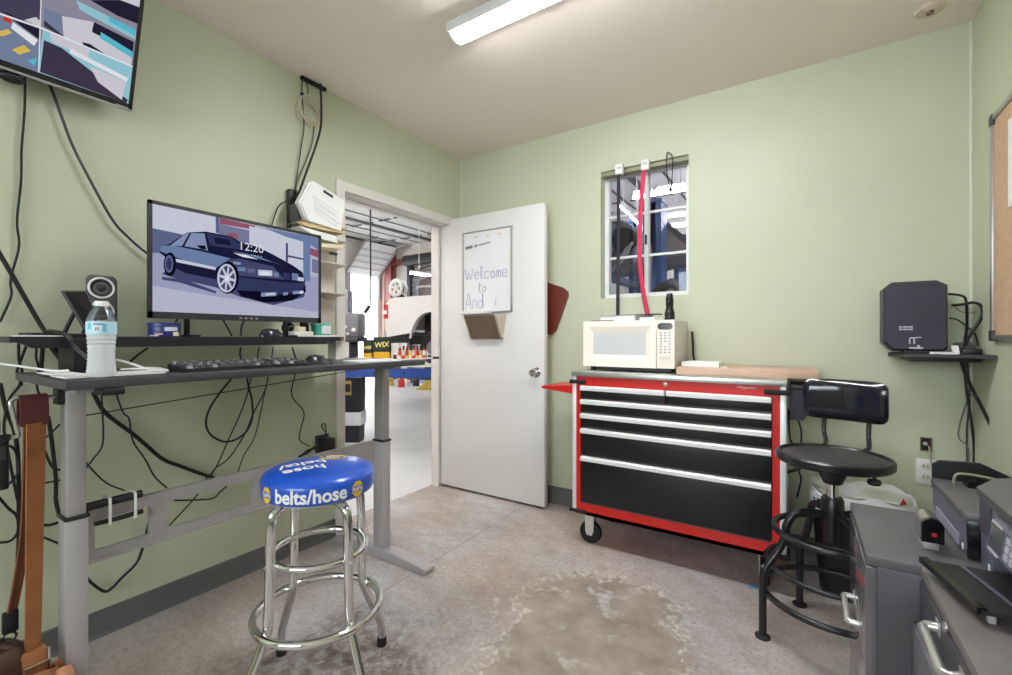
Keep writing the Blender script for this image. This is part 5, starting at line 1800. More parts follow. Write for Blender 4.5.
# cork board on the right wall
ck = thing('cork_board', 'framed cork board on the right wall above the printers', 'cork board', (XR, 2.10, 1.12))
q0, q1, qz0, qz1 = 1.58, 2.50, 1.124, 1.992
MB().box(XR - 0.010, XR, q0 + 0.01, q1 - 0.01, qz0 + 0.01, qz1 - 0.01).build('cork', mat('cork', (204, 170, 138), 0.85, var=0.12, scale=60, bump=0.2), ck)
mb = MB()
for a in ((q0, q1, qz0, qz0 + 0.022), (q0, q1, qz1 - 0.022, qz1), (q0, q0 + 0.022, qz0, qz1), (q1 - 0.022, q1, qz0, qz1)):
    mb.box(XR - 0.018, XR - 0.0005, a[0], a[1], a[2], a[3], b=0.003)
mb.build('frame', mat('aluminium frame', (176, 174, 172), 0.35, 0.7), ck)
for z in (qz0 - 0.002, qz1 - 0.04):
    MB().box(XR - 0.021, XR - 0.0002, q1 - 0.032, q1 + 0.004, z, z + 0.042, b=0.004).build('corner_cap', GREYP, ck)
tag(MB().box(XR - 0.0135, XR - 0.0102, 2.08, 2.33, 1.60, 1.91).build('pinned_sheet', PAPER), 'white sheet pinned to the cork board', 'paper')

# ================================================================== BLACK WORK STOOL
BC = Vector((2.336, 2.074, 0))
bw = thing('work_stool', 'black drafting stool with a padded backrest beside the tool chest', 'stool', (BC.x, BC.y, 0))
BLKM = mat('black enamel tube', (26, 26, 30), 0.3, var=0.05)
BLKV = mat('gloss navy black vinyl', (18, 18, 32), 0.16, coat=0.5)
SR2 = 0.182
sz = 0.677
prof = [(0.0, sz - 0.012), (SR2 - 0.05, sz - 0.012), (SR2 - 0.008, sz - 0.008), (SR2, sz), (SR2, sz + 0.020), (SR2 - 0.006, sz + 0.026), (SR2 - 0.014, sz + 0.024), (SR2 - 0.018, sz + 0.018), (0.0, sz + 0.018)]
MB().lathe(prof, BC, 56).build('seat', BLKM, bw)
MB().lathe([(0.0, sz + 0.018), (SR2 - 0.024, sz + 0.018), (SR2 - 0.03, sz + 0.021), (SR2 * 0.5, sz + 0.024), (0.0, sz + 0.025)], BC, 48).build('seat_pad', mat('grey black pad', (58, 56, 60), 0.45), bw)
MB().cyl(BC + Vector((0, 0, 0.40)), BC + Vector((0, 0, 0.665)), 0.020, n=20).build('screw_post', CHROME, bw)
MB().lathe([(0.0, 0.595), (0.030, 0.595), (0.032, 0.60), (0.05, 0.645), (0.085, 0.66), (0.0, 0.661)], BC, 28).build('seat_mount', BLKM, bw)
MB().lathe([(0.022, 0.46), (0.036, 0.462), (0.036, 0.535), (0.030, 0.545), (0.0, 0.546)], BC, 24).build('hub_collar', BLKM, bw)
MB().lathe([(0.0, 0.38), (0.03, 0.38), (0.032, 0.47), (0.0, 0.472)], BC, 20).build('spindle_tube', BLKM, bw)
kb = MB()
kp = BC + FW * -0.08 + RT * 0.09
kb.cyl(kp + Vector((0, 0, 0.632)), kp + Vector((0, 0, 0.662)), 0.006, n=10)
kb.lathe([(0.0, 0.612), (0.018, 0.614), (0.022, 0.622), (0.018, 0.632), (0.0, 0.634)], kp, 14)
kb.build('adjusting_knob', BLACK, bw)
f0 = Matrix.Rotation(R(-8), 3, 'Z') @ FW
for k in range(4):
    u = Matrix.Rotation(k * PI / 2, 3, 'Z') @ f0
    pts = [(0.03, 0.478), (0.09, 0.482), (0.135, 0.468), (0.158, 0.430), (0.166, 0.385), (0.188, 0.33), (0.225, 0.275), (0.240, 0.235), (0.243, 0.15), (0.243, 0.012)]
    lg = MB().tube([BC + u * r_ + Vector((0, 0, z)) for r_, z in pts], 0.0138, 14, 0, smooth_n=5).build('leg', BLKM, bw)
    MB().lathe([(0.0, 0.0), (0.026, 0.0), (0.027, 0.006), (0.018, 0.013), (0.0, 0.014)], BC + u * 0.243, 18).build('foot_pad', RUBBER, lg)
    pb_ = BC + u * 0.230 + Vector((0, 0, 0.268))
    MB().cyl(pb_, pb_ + u * 0.016, 0.006, n=10).build('bolt', STEEL, lg)
MB().ring((BC.x, BC.y, 0.405), 0.188, 0.0115, 56, 12).build('upper_ring', BLKM, bw)
MB().ring((BC.x, BC.y, 0.275), 0.214, 0.0095, 56, 12).build('middle_ring', BLKM, bw)
MB().ring((BC.x, BC.y, 0.168), 0.228, 0.0112, 56, 12).build('foot_ring', BLKM, bw)
# backrest: a curved padded panel on two rods
bdir = (FW * 0.13 + RT * 0.155).normalized()
bside = Vector((-bdir.y, bdir.x, 0))        # towards the left end
bcen = BC + Vector((-0.012, 0.014, 0)) + bdir * 0.215 + Vector((0, 0, 0.880))
bm = bmesh.new()
bmesh.ops.create_grid(bm, x_segments=14, y_segments=8, size=1.0)
bmesh.ops.create_cube(bm, size=0.0001)
bm.free()
mb = MB()
NU, NV = 20, 10
W2, H2 = 0.142, 0.083


def pad(u, v, s):
    e = (1 - abs(u) ** 6) * (1 - abs(v) ** 5)
    d = s * (0.006 + 0.020 * max(0, e) ** 0.45)
    cu, cv = u, v
    # rounded corners
    m_ = (abs(u) ** 7 + abs(v) ** 7) ** (1 / 7)
    mm = max(abs(u), abs(v))
    k = mm / m_ if m_ > 0 else 1
    cu, cv = u * k, v * k
    return bcen + bside * (cu * W2) + Vector((0, 0, 1)) * (cv * H2) - bdir * (d + 0.035 * cu * cu * 1.0) + Vector((0, 0, 0)) - bdir * (-0.02)


vs, idx = [], {}
for s in (1, -1):
    for i in range(NU + 1):
        for j in range(NV + 1):
            idx[(s, i, j)] = len(vs)
            vs.append(pad(-1 + 2 * i / NU, -1 + 2 * j / NV, s))
fs = []
for s in (1, -1):
    for i in range(NU):
        for j in range(NV):
            fs.append((idx[(s, i, j)], idx[(s, i + 1, j)], idx[(s, i + 1, j + 1)], idx[(s, i, j + 1)]))
for i in range(NU):
    for j in (0, NV):
        fs.append((idx[(1, i, j)], idx[(1, i + 1, j)], idx[(-1, i + 1, j)], idx[(-1, i, j)]))
for j in range(NV):
    for i in (0, NU):
        fs.append((idx[(1, i, j)], idx[(1, i, j + 1)], idx[(-1, i, j + 1)], idx[(-1, i, j)]))
mb.add(vs, fs, 0, True)
mb.build('backrest', BLKV, bw)
for s in (-1, 1):
    b0 = bcen + bside * (s * 0.075)
    rod = [BC + bdir * 0.150 + bside * (s * 0.066) + Vector((0, 0, sz + 0.026)), BC + bdir * 0.188 + bside * (s * 0.070) + Vector((0, 0, sz + 0.034)), Vector((b0.x, b0.y, sz + 0.07)) + bdir * 0.012, Vector((b0.x, b0.y, 0.80)) + bdir * 0.018, Vector((b0.x, b0.y, 0.88)) + bdir * 0.022]
    MB().tube(rod, 0.0085, 10, 0, smooth_n=4, flat=None).build('back_rod', mat('dark grey rod', (54, 54, 58), 0.35, 0.3), bw)

# bin behind the stool
bn = thing('trash_can', 'tall black waste bin behind the black stool with a white bag in it', 'bin', (2.46, 2.62, 0))
mb = MB()
b0 = [(2.46 + x, 2.59 + y) for x, y in rrect(0.30, 0.24, 0.05)]
b1 = [(2.46 + x, 2.59 + y) for x, y in rrect(0.37, 0.31, 0.06)]
n = len(b0)
vs = [(x, y, 0.0) for x, y in b0] + [(x, y, 0.42) for x, y in b1] + [(2.46 + (x - 2.46) * 0.96, 2.59 + (y - 2.59) * 0.96, 0.42) for x, y in b1] + [(2.46 + (x - 2.46) * 0.9, 2.59 + (y - 2.59) * 0.9, 0.02) for x, y in b0]
fs = [(i, (i + 1) % n, n + (i + 1) % n, n + i) for i in range(n)] + [(n + i, n + (i + 1) % n, 2 * n + (i + 1) % n, 2 * n + i) for i in range(n)] + [(2 * n + i, 2 * n + (i + 1) % n, 3 * n + (i + 1) % n, 3 * n + i) for i in range(n)]
fs += [tuple(reversed(range(n))), tuple(range(3 * n, 4 * n))]
mb.add(vs, fs, 0, True)
mb.build('body', mat('black bin plastic', (18, 18, 22), 0.4), bn)
mb = MB()
vs, fs = [], []
K = 48
for j, (k, z) in enumerate(((1.02, 0.385), (1.035, 0.425), (0.98, 0.445), (0.80, 0.435), (0.55, 0.40))):
    for i in range(K):
        a = 2 * PI * i / K
        c_, s_ = math.cos(a), math.sin(a)
        p = (abs(c_) ** 5 + abs(s_) ** 5) ** (-1 / 5)
        w = 0.008 * math.sin(5 * a + j) + 0.006 * math.sin(11 * a + 2 * j)
        vs.append((2.46 + 0.185 * p * c_ * k, 2.59 + 0.155 * p * s_ * k, z + w))
for j in range(4):
    for i in range(K):
        fs.append((j * K + i, j * K + (i + 1) % K, (j + 1) * K + (i + 1) % K, (j + 1) * K + i))
fs.append(tuple(range(4 * K, 5 * K)))
mb.add(vs, fs, 0, True)
mb.build('liner', mat('white bag film', (226, 226, 228), 0.35, var=0.03), bn)
mb = MB()
c0 = pY(882, 501, 2.44)
mb.slab([(2.575, 2.425, 0.452), (2.60, 2.43, 0.455), (2.588, 2.428, 0.48)], (0, 0.003, 0))
mb.build('red_mark', RED, bn)
sg = MB().slab([(2.43, 2.44, 0.452), (2.60, 2.43, 0.450), (2.62, 2.50, 0.465), (2.50, 2.60, 0.475)], (0, 0, 0.003))
tag(sg.build('paper_sheet', PAPER), 'crumpled white sheet spread over the waste bin behind the stool', 'paper')
lab_ = MB()
for p, q in (((811, 506), (822, 511)), ((838, 513), (847, 516))):
    a, b_ = pY(*p, 2.425), pY(*q, 2.425)
    lab_.slab([(a.x, 2.431, a.z), (b_.x, 2.431, b_.z + 0.006), (b_.x, 2.431, b_.z - 0.004), (a.x, 2.431, a.z - 0.012)], (0, -0.003, 0))
lab_.build('stickers', PAPER, bn)

# ================================================================== CABINETS, PRINTERS
CABM = mat('dark grey cabinet steel', (72, 70, 76), 0.38, var=0.04)
CABT = mat('grey cabinet top', (92, 90, 94), 0.42, var=0.06, scale=6)
CABF = mat('gloss grey drawer front', (104, 100, 104), 0.12, var=0.04, coat=0.5)
HDL = mat('silver cabinet handle', (200, 200, 200), 0.28, 0.8)
CZ = 0.705
fa = thing('filing_cabinet', 'grey two-drawer filing cabinet with a glossy front behind the near cabinet', 'filing cabinet', (2.60, 1.32, 0))
MB().box(2.362, 2.86, 1.150, 1.487, 0.0, CZ - 0.022, b=0.002).build('body', CABM, fa)
MB().box(2.345, 2.862, 1.148, 1.489, CZ - 0.022, CZ, b=0.003).build('top', CABT, fa)
for z0, z1, hz in ((0.355, CZ - 0.026, 0.505), (0.03, 0.350, 0.20)):
    dr = MB().box(2.344, 2.364, 1.154, 1.483, z0, z1, b=0.002).build('drawer', CABF, fa)
    hb = MB()
    hb.tube([(2.346, 1.385, hz), (2.328, 1.385, hz), (2.324, 1.38, hz), (2.324, 1.265, hz), (2.328, 1.26, hz), (2.346, 1.26, hz)], 0.0065, 10)
    hb.box(2.343, 2.3465, 1.25, 1.395, hz - 0.014, hz + 0.014)
    hb.build('handle', HDL, dr)
fb_ = thing('drawer_pedestal', 'grey drawer pedestal with a silver handle nearest the camera', 'cabinet', (2.65, 0.93, 0))
py0, py1 = 0.735, 1.143
MB().box(2.436, 2.86, py0, py1, 0.0, CZ - 0.022, b=0.002).build('body', CABM, fb_)
MB().box(2.426, 2.862, py0 - 0.002, py1 + 0.002, CZ - 0.022, CZ, b=0.003).build('top', mat('dusty grey cabinet top', (116, 110, 108), 0.45, var=0.16, scale=9), fb_)
dr = MB().box(2.424, 2.438, py0 + 0.004, py1 - 0.004, 0.606, CZ - 0.025, b=0.002).build('drawer', CABM, fb_)
hb = MB()
hb.tube([(2.426, 1.005, 0.662), (2.410, 1.008, 0.660), (2.404, 1.0, 0.659), (2.404, 0.88, 0.659), (2.410, 0.872, 0.660), (2.426, 0.875, 0.662)], 0.0075, 12)
hb.box(2.4225, 2.4255, 0.86, 0.885, 0.651, 0.674, b=0.001)
hb.box(2.4225, 2.4255, 0.992, 1.018, 0.651, 0.674, b=0.001)
hb.build('handle', HDL, dr)
MB().lathe([(0.0, 0.0), (0.008, 0.0), (0.008, 0.003), (0.0, 0.0035)], (2.424, 0.955, 0.69), 14, 0, (-1, 0, 0)).build('lock', STEEL, dr)
for z0, z1, off in ((0.30, 0.598, 0.012), (0.03, 0.294, 0.0)):
    dr = MB().box(2.424 - off, 2.438 - off, py0 + 0.004, py1 - 0.004, z0, z1, b=0.002).build('drawer', mat('lighter grey drawer front', (112, 110, 116), 0.35, var=0.04), fb_)
    if off:
        MB().box(2.436 - off, 2.44, py0 + 0.02, py1 - 0.02, z0 + 0.01, z1 - 0.02).build('drawer_box', BLACK, dr)
    hb = MB().tube([(2.426 - off, 1.005, z1 - 0.14), (2.395 - off, 1.0, z1 - 0.14), (2.395 - off, 0.88, z1 - 0.14), (2.426 - off, 0.875, z1 - 0.14)], 0.0075, 12)
    hb.build('handle', HDL, dr)

# far printer: flat inkjet with its paper support standing up behind
PRD = mat('dark printer plastic', (60, 58, 66), 0.42, var=0.04)
PRL = mat('slate printer plastic', (98, 98, 112), 0.38, var=0.04)
PRT = mat('dusty printer lid', (86, 84, 86), 0.5, var=0.12, scale=12)
p1 = thing('flatbed_printer', 'flat dark printer with a raised paper support on the far cabinet', 'printer', (2.66, 1.36, CZ))
mb = MB()
mb.prism([(2.508, CZ + 0.012), (2.506, CZ + 0.075), (2.86, CZ + 0.075), (2.86, CZ), (2.53, CZ)], 'y', 1.232, 1.497)
mb.build('body', PRL, p1)
MB().box(2.503, 2.86, 1.222, 1.50, CZ + 0.073, CZ + 0.088, b=0.004).build('lid', PRT, p1)
MB().box(2.507, 2.86, 1.2225, 1.2325, CZ + 0.002, CZ + 0.076, b=0.002).build('end_panel', BLACKG, p1)
MB().slab([(2.5055, 1.46, CZ + 0.008), (2.5055, 1.28, CZ + 0.008), (2.5055, 1.28, CZ + 0.030), (2.5055, 1.46, CZ + 0.030)], (0.01, 0, 0)).build('output_slot', mat('pale slot lip', (150, 150, 162), 0.4), p1)
q = [(2.508, CZ + 0.06), (2.508, CZ + 0.120), (2.520, CZ + 0.130), (2.592, CZ + 0.134), (2.660, CZ + 0.100), (2.70, CZ + 0.06)]
MB().prism(q, 'y', 1.502, 1.514).build('paper_support', BLACK, p1)
mb = MB()
mb.tube([pY(x, y, 1.46) for x, y in ((954, 485), (954.5, 478), (958, 474), (972, 475), (990, 478.5), (999, 481))], 0.0032, 10, 0, smooth_n=4)
mb.build('clear_rim', mat('olive clear rim', (140, 138, 116), 0.2), p1)
mb = MB().prism([(2.555, CZ + 0.088), (2.556, CZ + 0.100), (2.570, CZ + 0.106), (2.66, CZ + 0.098), (2.68, CZ + 0.088)], 'y', 1.44, 1.475)
mb.build('gloss_cover', BLACKG, p1)
MB().box(2.5045, 2.506, 1.243, 1.250, CZ + 0.012, CZ + 0.024).build('badge', WHITEP, p1)

# near printer: all-in-one facing the room
p2 = thing('office_printer', 'all-in-one printer with a small screen on the cabinet nearest the camera', 'printer', (2.68, 0.97, CZ))
pyA, pyB = 0.74, 1.205     # near and far ends
PX = 2.52
mb = MB()
mb.box(PX, 2.86, 1.140, pyB, CZ, 0.838, b=0.004)
mb.box(PX + 0.10, 2.86, pyA, 1.15, CZ, 0.838)
mb.build('body', PRL, p2)
MB().prism([(PX - 0.003, 0.836), (PX - 0.004, 0.852), (PX + 0.02, 0.872), (PX + 0.06, 0.880), (2.86, 0.884), (2.862, 0.836)], 'y', pyA, pyB + 0.004, smooth=True).build('scanner_lid', PRT, p2)
MB().box(PX - 0.0015, PX + 0.002, 1.143, pyB - 0.002, 0.775, 0.836).build('end_bezel', mat('dark slate bezel', (66, 64, 76), 0.4), p2)
mb = MB()
mb.prism([(PX + 0.018, 0.835), (PX - 0.004, 0.818), (PX - 0.010, 0.770), (PX + 0.005, 0.758), (PX + 0.11, 0.758), (PX + 0.11, 0.835)], 'y', pyA + 0.004, 1.128)
cpn = mb.build('control_panel', PRL, p2)


def cpp(y, t):     # on the sloping panel face, t from bottom to top
    return Vector((PX - 0.010 + 0.006 * t, y, 0.770 + 0.048 * t)) + Vector((-0.001, 0, 0))


def cpq(mb, ya, yb, ta, tb, m=0, d=0.0):
    o = Vector((-d, 0, 0))
    mb.slab([cpp(ya, ta) + o, cpp(yb, ta) + o, cpp(yb, tb) + o, cpp(ya, tb) + o], (0.002, 0, 0), m)


mb = MB()
cpq(mb, 1.118, 1.068, 0.12, 0.92)
mb.build('screen', mat('grey lcd', (88, 92, 94), 0.15), cpn)
mb = MB()
cpq(mb, 1.120, 1.075, 0.98, 1.06, 0, 0.0006)
cpq(mb, 1.120, 1.075, -0.02, 0.06, 0, 0.0006)
mb.build('screen_marks', mat('pale grey keys', (190, 190, 198), 0.4), cpn)
mb = MB()
for k in range(5):
    for j in range(3):
        cpq(mb, 1.052 - 0.022 * k, 1.038 - 0.022 * k, 0.15 + 0.28 * j, 0.36 + 0.28 * j, 0, 0.0006)
mb.build('keys', mat('pale grey keys', (190, 190, 198), 0.4), cpn)
mb = MB()
mb.box(PX + 0.02, PX + 0.10, pyA + 0.01, 1.139, CZ + 0.001, 0.757)
mb.build('output_recess', BLACK, p2)
MB().box(PX - 0.0012, PX, 1.15, 1.158, 0.716, 0.728).build('badge', WHITEP, p2)
mb = MB()
mb.slab([(2.424, 1.110, 0.725), (2.464, 0.957, 0.721), (2.60, 0.957, 0.728), (2.60, 1.110, 0.730)], (0, 0, 0.006))
mb.box(2.595, 2.64, 0.957, 1.11, CZ + 0.001, 0.736)
tr = mb.build('output_tray', BLACK, p2)
MB().slab([(2.418, 1.112, 0.724), (2.458, 0.958, 0.720), (2.470, 0.960, 0.720), (2.430, 1.115, 0.724)], (0, 0, 0.010)).build('tray_flap', BLACKG, tr)
MB().slab([(2.47, 1.108, 0.733), (2.51, 0.96, 0.730), (2.515, 0.96, 0.730), (2.475, 1.108, 0.733)], (0, 0, 0.002)).build('tray_line', PRL, tr)
mb = MB()
mb.box(2.472, 2.482, 0.968, 0.978, CZ, 0.722, b=0.002)
mb.build('tray_foot', mat('pale foot', (176, 170, 168), 0.5), tr)

# small rounded desk device
sd = thing('desk_device', 'small rounded black and chrome desk device with a red dot on the cabinet', 'desk device', (2.458, 1.25, CZ))
prof = []
hw, zt_ = 0.0165, CZ + 0.066
for i in range(13):
    a = PI * i / 12
    prof.append((2.458 + hw * math.cos(a), zt_ - hw + hw * math.sin(a)))
body = [(2.458 + hw, CZ + 0.018)] + prof + [(2.458 - hw, CZ + 0.018)]
MB().prism(body, 'y', 1.236, 1.295, smooth=True).build('shell', mat('chrome shell', (190, 188, 188), 0.22, 0.9), sd)
face = [(2.458 + (x - 2.458) * 1.04, zt_ + (z - zt_) * 1.0 + 0.001) for x, z in body]
MB().prism(face, 'y', 1.226, 1.238).build('face', BLACKG, sd)
MB().lathe([(0.0, 0.0), (0.0045, 0.0), (0.004, 0.002), (0.0, 0.0025)], (2.460, 1.226, CZ + 0.036), 18, 0, (0, -1, 0)).build('red_dot', RED, sd)
mb = MB()
mb.box(2.446, 2.470, 1.24, 1.29, CZ, CZ + 0.019, b=0.002)
mb.build('base', mat('silver base', (200, 198, 198), 0.3, 0.6), sd)

tag(MB().slab([tuple(pZ(*p, 0.0)) for p in ((748, 587.5), (757, 589), (760, 587), (751, 585.5))], (0, 0, 0.001)).build('tape_scrap', mat('blue tape', (58, 140, 190), 0.5)), 'small scrap of blue tape on the floor below the tool chest', 'tape')

# ================================================================== THE GARAGE
def tube_light(p0, p1, label, w=0.035, h=0.03, rod=True, k_=1.0):
    p0, p1 = Vector(p0), Vector(p1)
    c = (p0 + p1) / 2
    t = thing('tube_light', label, 'light', (c.x, c.y, min(p0.z, p1.z)), group='garage tube lights')
    d = (p1 - p0).normalized()
    MB().cyl(p0, p1, w * 0.5, n=14).build('tube', emit('garage tube %g' % k_, (255, 252, 248), TUBE_STRENGTH * k_), t)
    mb = MB()
    up = Vector((0, 0, w * 0.55))
    sd_ = d.cross(Vector((0, 0, 1))).normalized() * w * 0.4
    mb.slab([p0 + up - sd_, p1 + up - sd_, p1 + up + sd_, p0 + up + sd_], (0, 0, h))
    mb.build('housing', mat('white enamel', (235, 235, 235), 0.35), t)
    if rod:
        for k in (0.15, 0.85):
            p = p0.lerp(p1, k) + up
            MB().cyl(p, (p.x, p.y, GH - 0.036), 0.006, n=8).build('hanger', STEEL, t)


# lights seen through window and doorway, then unseen tubes added to brighten the garage
a, b_ = pY(633, 198, 5.2), pY(690, 186, 5.2)
tube_light(a, (b_.x + 0.5, 5.2, a.z), 'garage tube light highest in the window view', k_=1.0)
a = pY(660, 217.5, 6.2)
tube_light(a, (a.x + 1.25, 6.2, a.z), 'garage tube light below the highest one in the right window pane', k_=1.0)
tube_light((a.x, 6.55, a.z - 0.06), (a.x + 1.25, 6.55, a.z - 0.06), 'second of the paired garage tube lights in the right window pane', k_=1.0)
a, b_ = pY(621, 206, 4.8), pY(640, 224, 4.5)
tube_light(a, b_, 'slanting garage tube light in the left window pane', k_=1.0)
a = pX(410.4, 273, -3.4)
tube_light(a, (a.x + 0.1, a.y + 1.3, a.z), 'garage tube light above the white pickup')
for x, y in ((-1.2, 0.6), (-4.4, 0.4), (-5.9, 2.4), (-2.4, 2.2)):
    tube_light((x - 0.6, y, GH - 0.16), (x + 0.6, y, GH - 0.16), 'unseen added garage tube light close under the white ceiling', 0.06, k_=2.2)

# overhead door, partly open: sloping panel and tracks
od = thing('overhead_door', 'white ribbed overhead garage door tilted up above the bright opening', 'garage door', (-6.9, 7.65, 2.72))
p00, p01 = Vector((-6.96, gy0 - 0.22, 2.72)), Vector((-6.96, gy1 + 0.0, 2.72))
p10, p11 = Vector((-6.30, gy0 - 0.22, 3.36)), Vector((-6.30, gy1 + 0.0, 3.36))
mb = MB().slab([p00, p01, p11, p10], (0.03, 0, 0.03))
for k in range(1, 5):
    t = k / 5
    a, b_ = p00.lerp(p10, t), p01.lerp(p11, t)
    mb.slab([a + Vector((0.0, 0, -0.012)), b_ + Vector((0.0, 0, -0.012)), b_ + Vector((0.03, 0, 0.018)), a + Vector((0.03, 0, 0.018))], (0.004, 0, -0.01), 1)
mb.build('panel', [mat('white door panel', (232, 232, 230), 0.5), mat('panel groove', (196, 196, 198), 0.6)], od)
for a, b_ in ((p00, p10), (p01, p11)):
    MB().tube([a + Vector((0.06, 0, -0.6)), a + Vector((0.06, 0, 0)), b_ + Vector((0.06, 0, 0)), b_ + Vector((0.5, 0, 0.04))], 0.03, 8).build('track', mat('galvanised track', (140, 138, 140), 0.4, 0.5), od)

# brown column and beam at the north wall
cl = thing('steel_column', 'red-brown steel column left of the white pickup', 'column', (-6.3, 7.95, 0))
ca = pY(390.5, 300, 8.18)
BRN = mat('red brown primer', (134, 72, 64), 0.5, var=0.1)
mb = MB()
mb.box(ca.x - 0.10, ca.x + 0.10, 8.10, 8.12, 0, 3.4)
mb.box(ca.x - 0.10, ca.x + 0.10, 8.26, 8.28, 0, 3.4)
mb.box(ca.x - 0.012, ca.x + 0.012, 8.12, 8.26, 0, 3.4)
mb.build('web_and_flanges', BRN, cl)
MB().cyl((ca.x - 0.17, 8.13, 0), (ca.x - 0.17, 8.13, 3.2), 0.045, n=14).build('pipe', mat('pinkish pipe', (190, 140, 130), 0.5), cl)
MB().box(ca.x - 0.14, ca.x + 0.14, 8.09, 8.29, 0, 0.02).build('base_plate', BRN, cl)
ba, bb = pY(391, 259, 8.05), pY(440, 251, 8.05)
bmn = thing('roof_beam', 'red-brown beam under the garage ceiling behind the pickup', 'beam', (-4.5, 8.05, ba.z))
mb = MB()
mb.box(ca.x + 0.13, -2.0, 8.16, 8.26, ba.z - 0.02, ba.z)
mb.box(ca.x + 0.13, -2.0, 8.16, 8.26, ba.z - 0.14, ba.z - 0.12)
mb.box(ca.x + 0.13, -2.0, 8.205, 8.215, ba.z - 0.12, ba.z - 0.02)
mb.build('section', BRN, bmn)
MB().box(ca.x + 0.105, ca.x + 0.13, 8.14, 8.28, ba.z - 0.18, ba.z + 0.04).build('end_plate', BRN, bmn)
# roll-up door on the north wall with track
ra, rb_ = pY(412, 263, 8.2), pY(445, 300, 8.2)
ru = thing('roll_up_door', 'grey slatted roll-up door behind the white pickup', 'garage door', (ra.x + 1.4, 8.2, 0))
mb = MB()
zk = 0.0
while zk < ra.z - 0.22:
    mb.prism([(8.22, zk), (8.20, zk + 0.04), (8.20, zk + 0.10), (8.22, zk + 0.14), (8.27, zk + 0.14), (8.27, zk)], 'x', ra.x, ra.x + 2.8)
    zk += 0.14
mb.build('slats', mat('grey slat', (150, 150, 160), 0.45, 0.2), ru)
MB().box(ra.x - 0.10, ra.x, 8.12, 8.28, 0, ra.z - 0.06).build('track', mat('dark track', (58, 58, 66), 0.4), ru)
MB().cyl((ra.x, 7.98, ra.z + 0.02), (ra.x + 2.8, 7.98, ra.z + 0.02), 0.13, n=20).build('drum', mat('dark drum', (50, 48, 50), 0.5), ru)
MB().tube([(ra.x + 0.05, 8.08, ra.z - 0.45), (ra.x + 0.25, 8.06, ra.z - 0.28), (ra.x + 0.5, 8.05, ra.z - 0.19), (ra.x + 0.9, 8.05, ra.z - 0.15)], 0.02, 8, 0, smooth_n=4).build('chain', mat('dark track', (58, 58, 66), 0.4), ru)

# white pickup on the lift
TP = mat('white truck paint', (232, 230, 226), 0.22, var=0.01, coat=0.4)
DARKU = mat('dark underbody', (40, 34, 34), 0.7, var=0.2)
Yt = 5.1
tk = thing('pickup_truck', 'white pickup truck raised on the garage lift beyond the doorway', 'truck', (-1.0, Yt + 0.9, 0.55))
xr = pY(384.5, 320, Yt).x
zt_r = pY(432, 294, Yt).z - 0.015
zb_r = pY(400, 337, Yt).z + 0.0
wcx, wcz, wr = pY(430, 337, Yt).x + 0.02, zb_r - 0.02, 0.40


def side_outline():
    pts = [(xr + 0.06, zb_r), (xr + 0.01, zb_r + 0.16), (xr, zb_r + 0.45), (xr + 0.05, zt_r - 0.09), (xr + 0.12, zt_r - 0.02), (xr + 0.2, zt_r)]
    L_ = 4.75
    cab0 = xr + 1.75
    pts += [(cab0, zt_r), (cab0 + 0.05, zt_r + 0.48), (cab0 + 0.12, zt_r + 0.52), (cab0 + 1.15, zt_r + 0.50), (cab0 + 1.75, zt_r + 0.03), (xr + L_ - 0.12, zt_r - 0.12), (xr + L_, zt_r - 0.35), (xr + L_, zb_r + 0.02)]

    def arch(cx):
        return [(cx + wr * math.cos(a), wcz + wr * math.sin(a)) for a in [PI * i / 14 for i in range(15)] if wcz + wr * math.sin(a) > zb_r - 0.001]
    fx = xr + 3.75
    pts += [(p[0], p[1]) for p in arch(fx)]
    pts += [(p[0], p[1]) for p in arch(wcx)]
    return pts, cab0, fx


so, cab0, fx = side_outline()
mb = MB()
mb.prism(so, 'y', Yt, Yt + 0.06)
mb.prism(so, 'y', Yt + 1.72, Yt + 1.78)
mb.box(xr + 0.03, xr + 0.09, Yt + 0.06, Yt + 1.72, zb_r + 0.12, zt_r - 0.02)
mb.box(xr + 0.09, cab0, Yt + 0.07, Yt + 1.71, zb_r + 0.395, zb_r + 0.43)
mb.slab([(cab0 + 0.1, Yt + 0.05, zt_r + 0.46), (cab0 + 1.15, Yt + 0.05, zt_r + 0.44), (cab0 + 1.15, Yt + 1.73, zt_r + 0.44), (cab0 + 0.1, Yt + 1.73, zt_r + 0.46)], (0, 0, 0.05))
mb.slab([(cab0 + 1.7, Yt + 0.05, zt_r - 0.02), (xr + 4.63, Yt + 0.05, zt_r - 0.15), (xr + 4.63, Yt + 1.73, zt_r - 0.15), (cab0 + 1.7, Yt + 1.73, zt_r - 0.02)], (0, 0, 0.05))
mb.box(xr + 4.69, xr + 4.75, Yt + 0.05, Yt + 1.73, zb_r + 0.02, zt_r - 0.35)
mb.box(cab0, cab0 + 0.05, Yt + 0.05, Yt + 1.73, zb_r + 0.1, zt_r)
mb.build('body', TP, tk)
mb = MB()
mb.box(xr + 0.2, xr + 4.5, Yt + 0.35, Yt + 1.45, zb_r - 0.12, zb_r + 0.02)
mb.cyl((wcx, Yt + 0.1, wcz - 0.05), (wcx, Yt + 1.7, wcz - 0.05), 0.06, n=12)
mb.prism([(wcx - 0.38, zb_r - 0.02), (wcx + 0.38, zb_r - 0.02), (wcx + 0.38, zb_r + 0.34), (wcx - 0.38, zb_r + 0.34)], 'y', Yt + 0.27, Yt + 0.30)
mb.box(xr + 0.1, xr + 4.6, Yt + 0.06, Yt + 1.72, zb_r + 0.36, zb_r + 0.39)
mb.build('underbody', DARKU, tk)
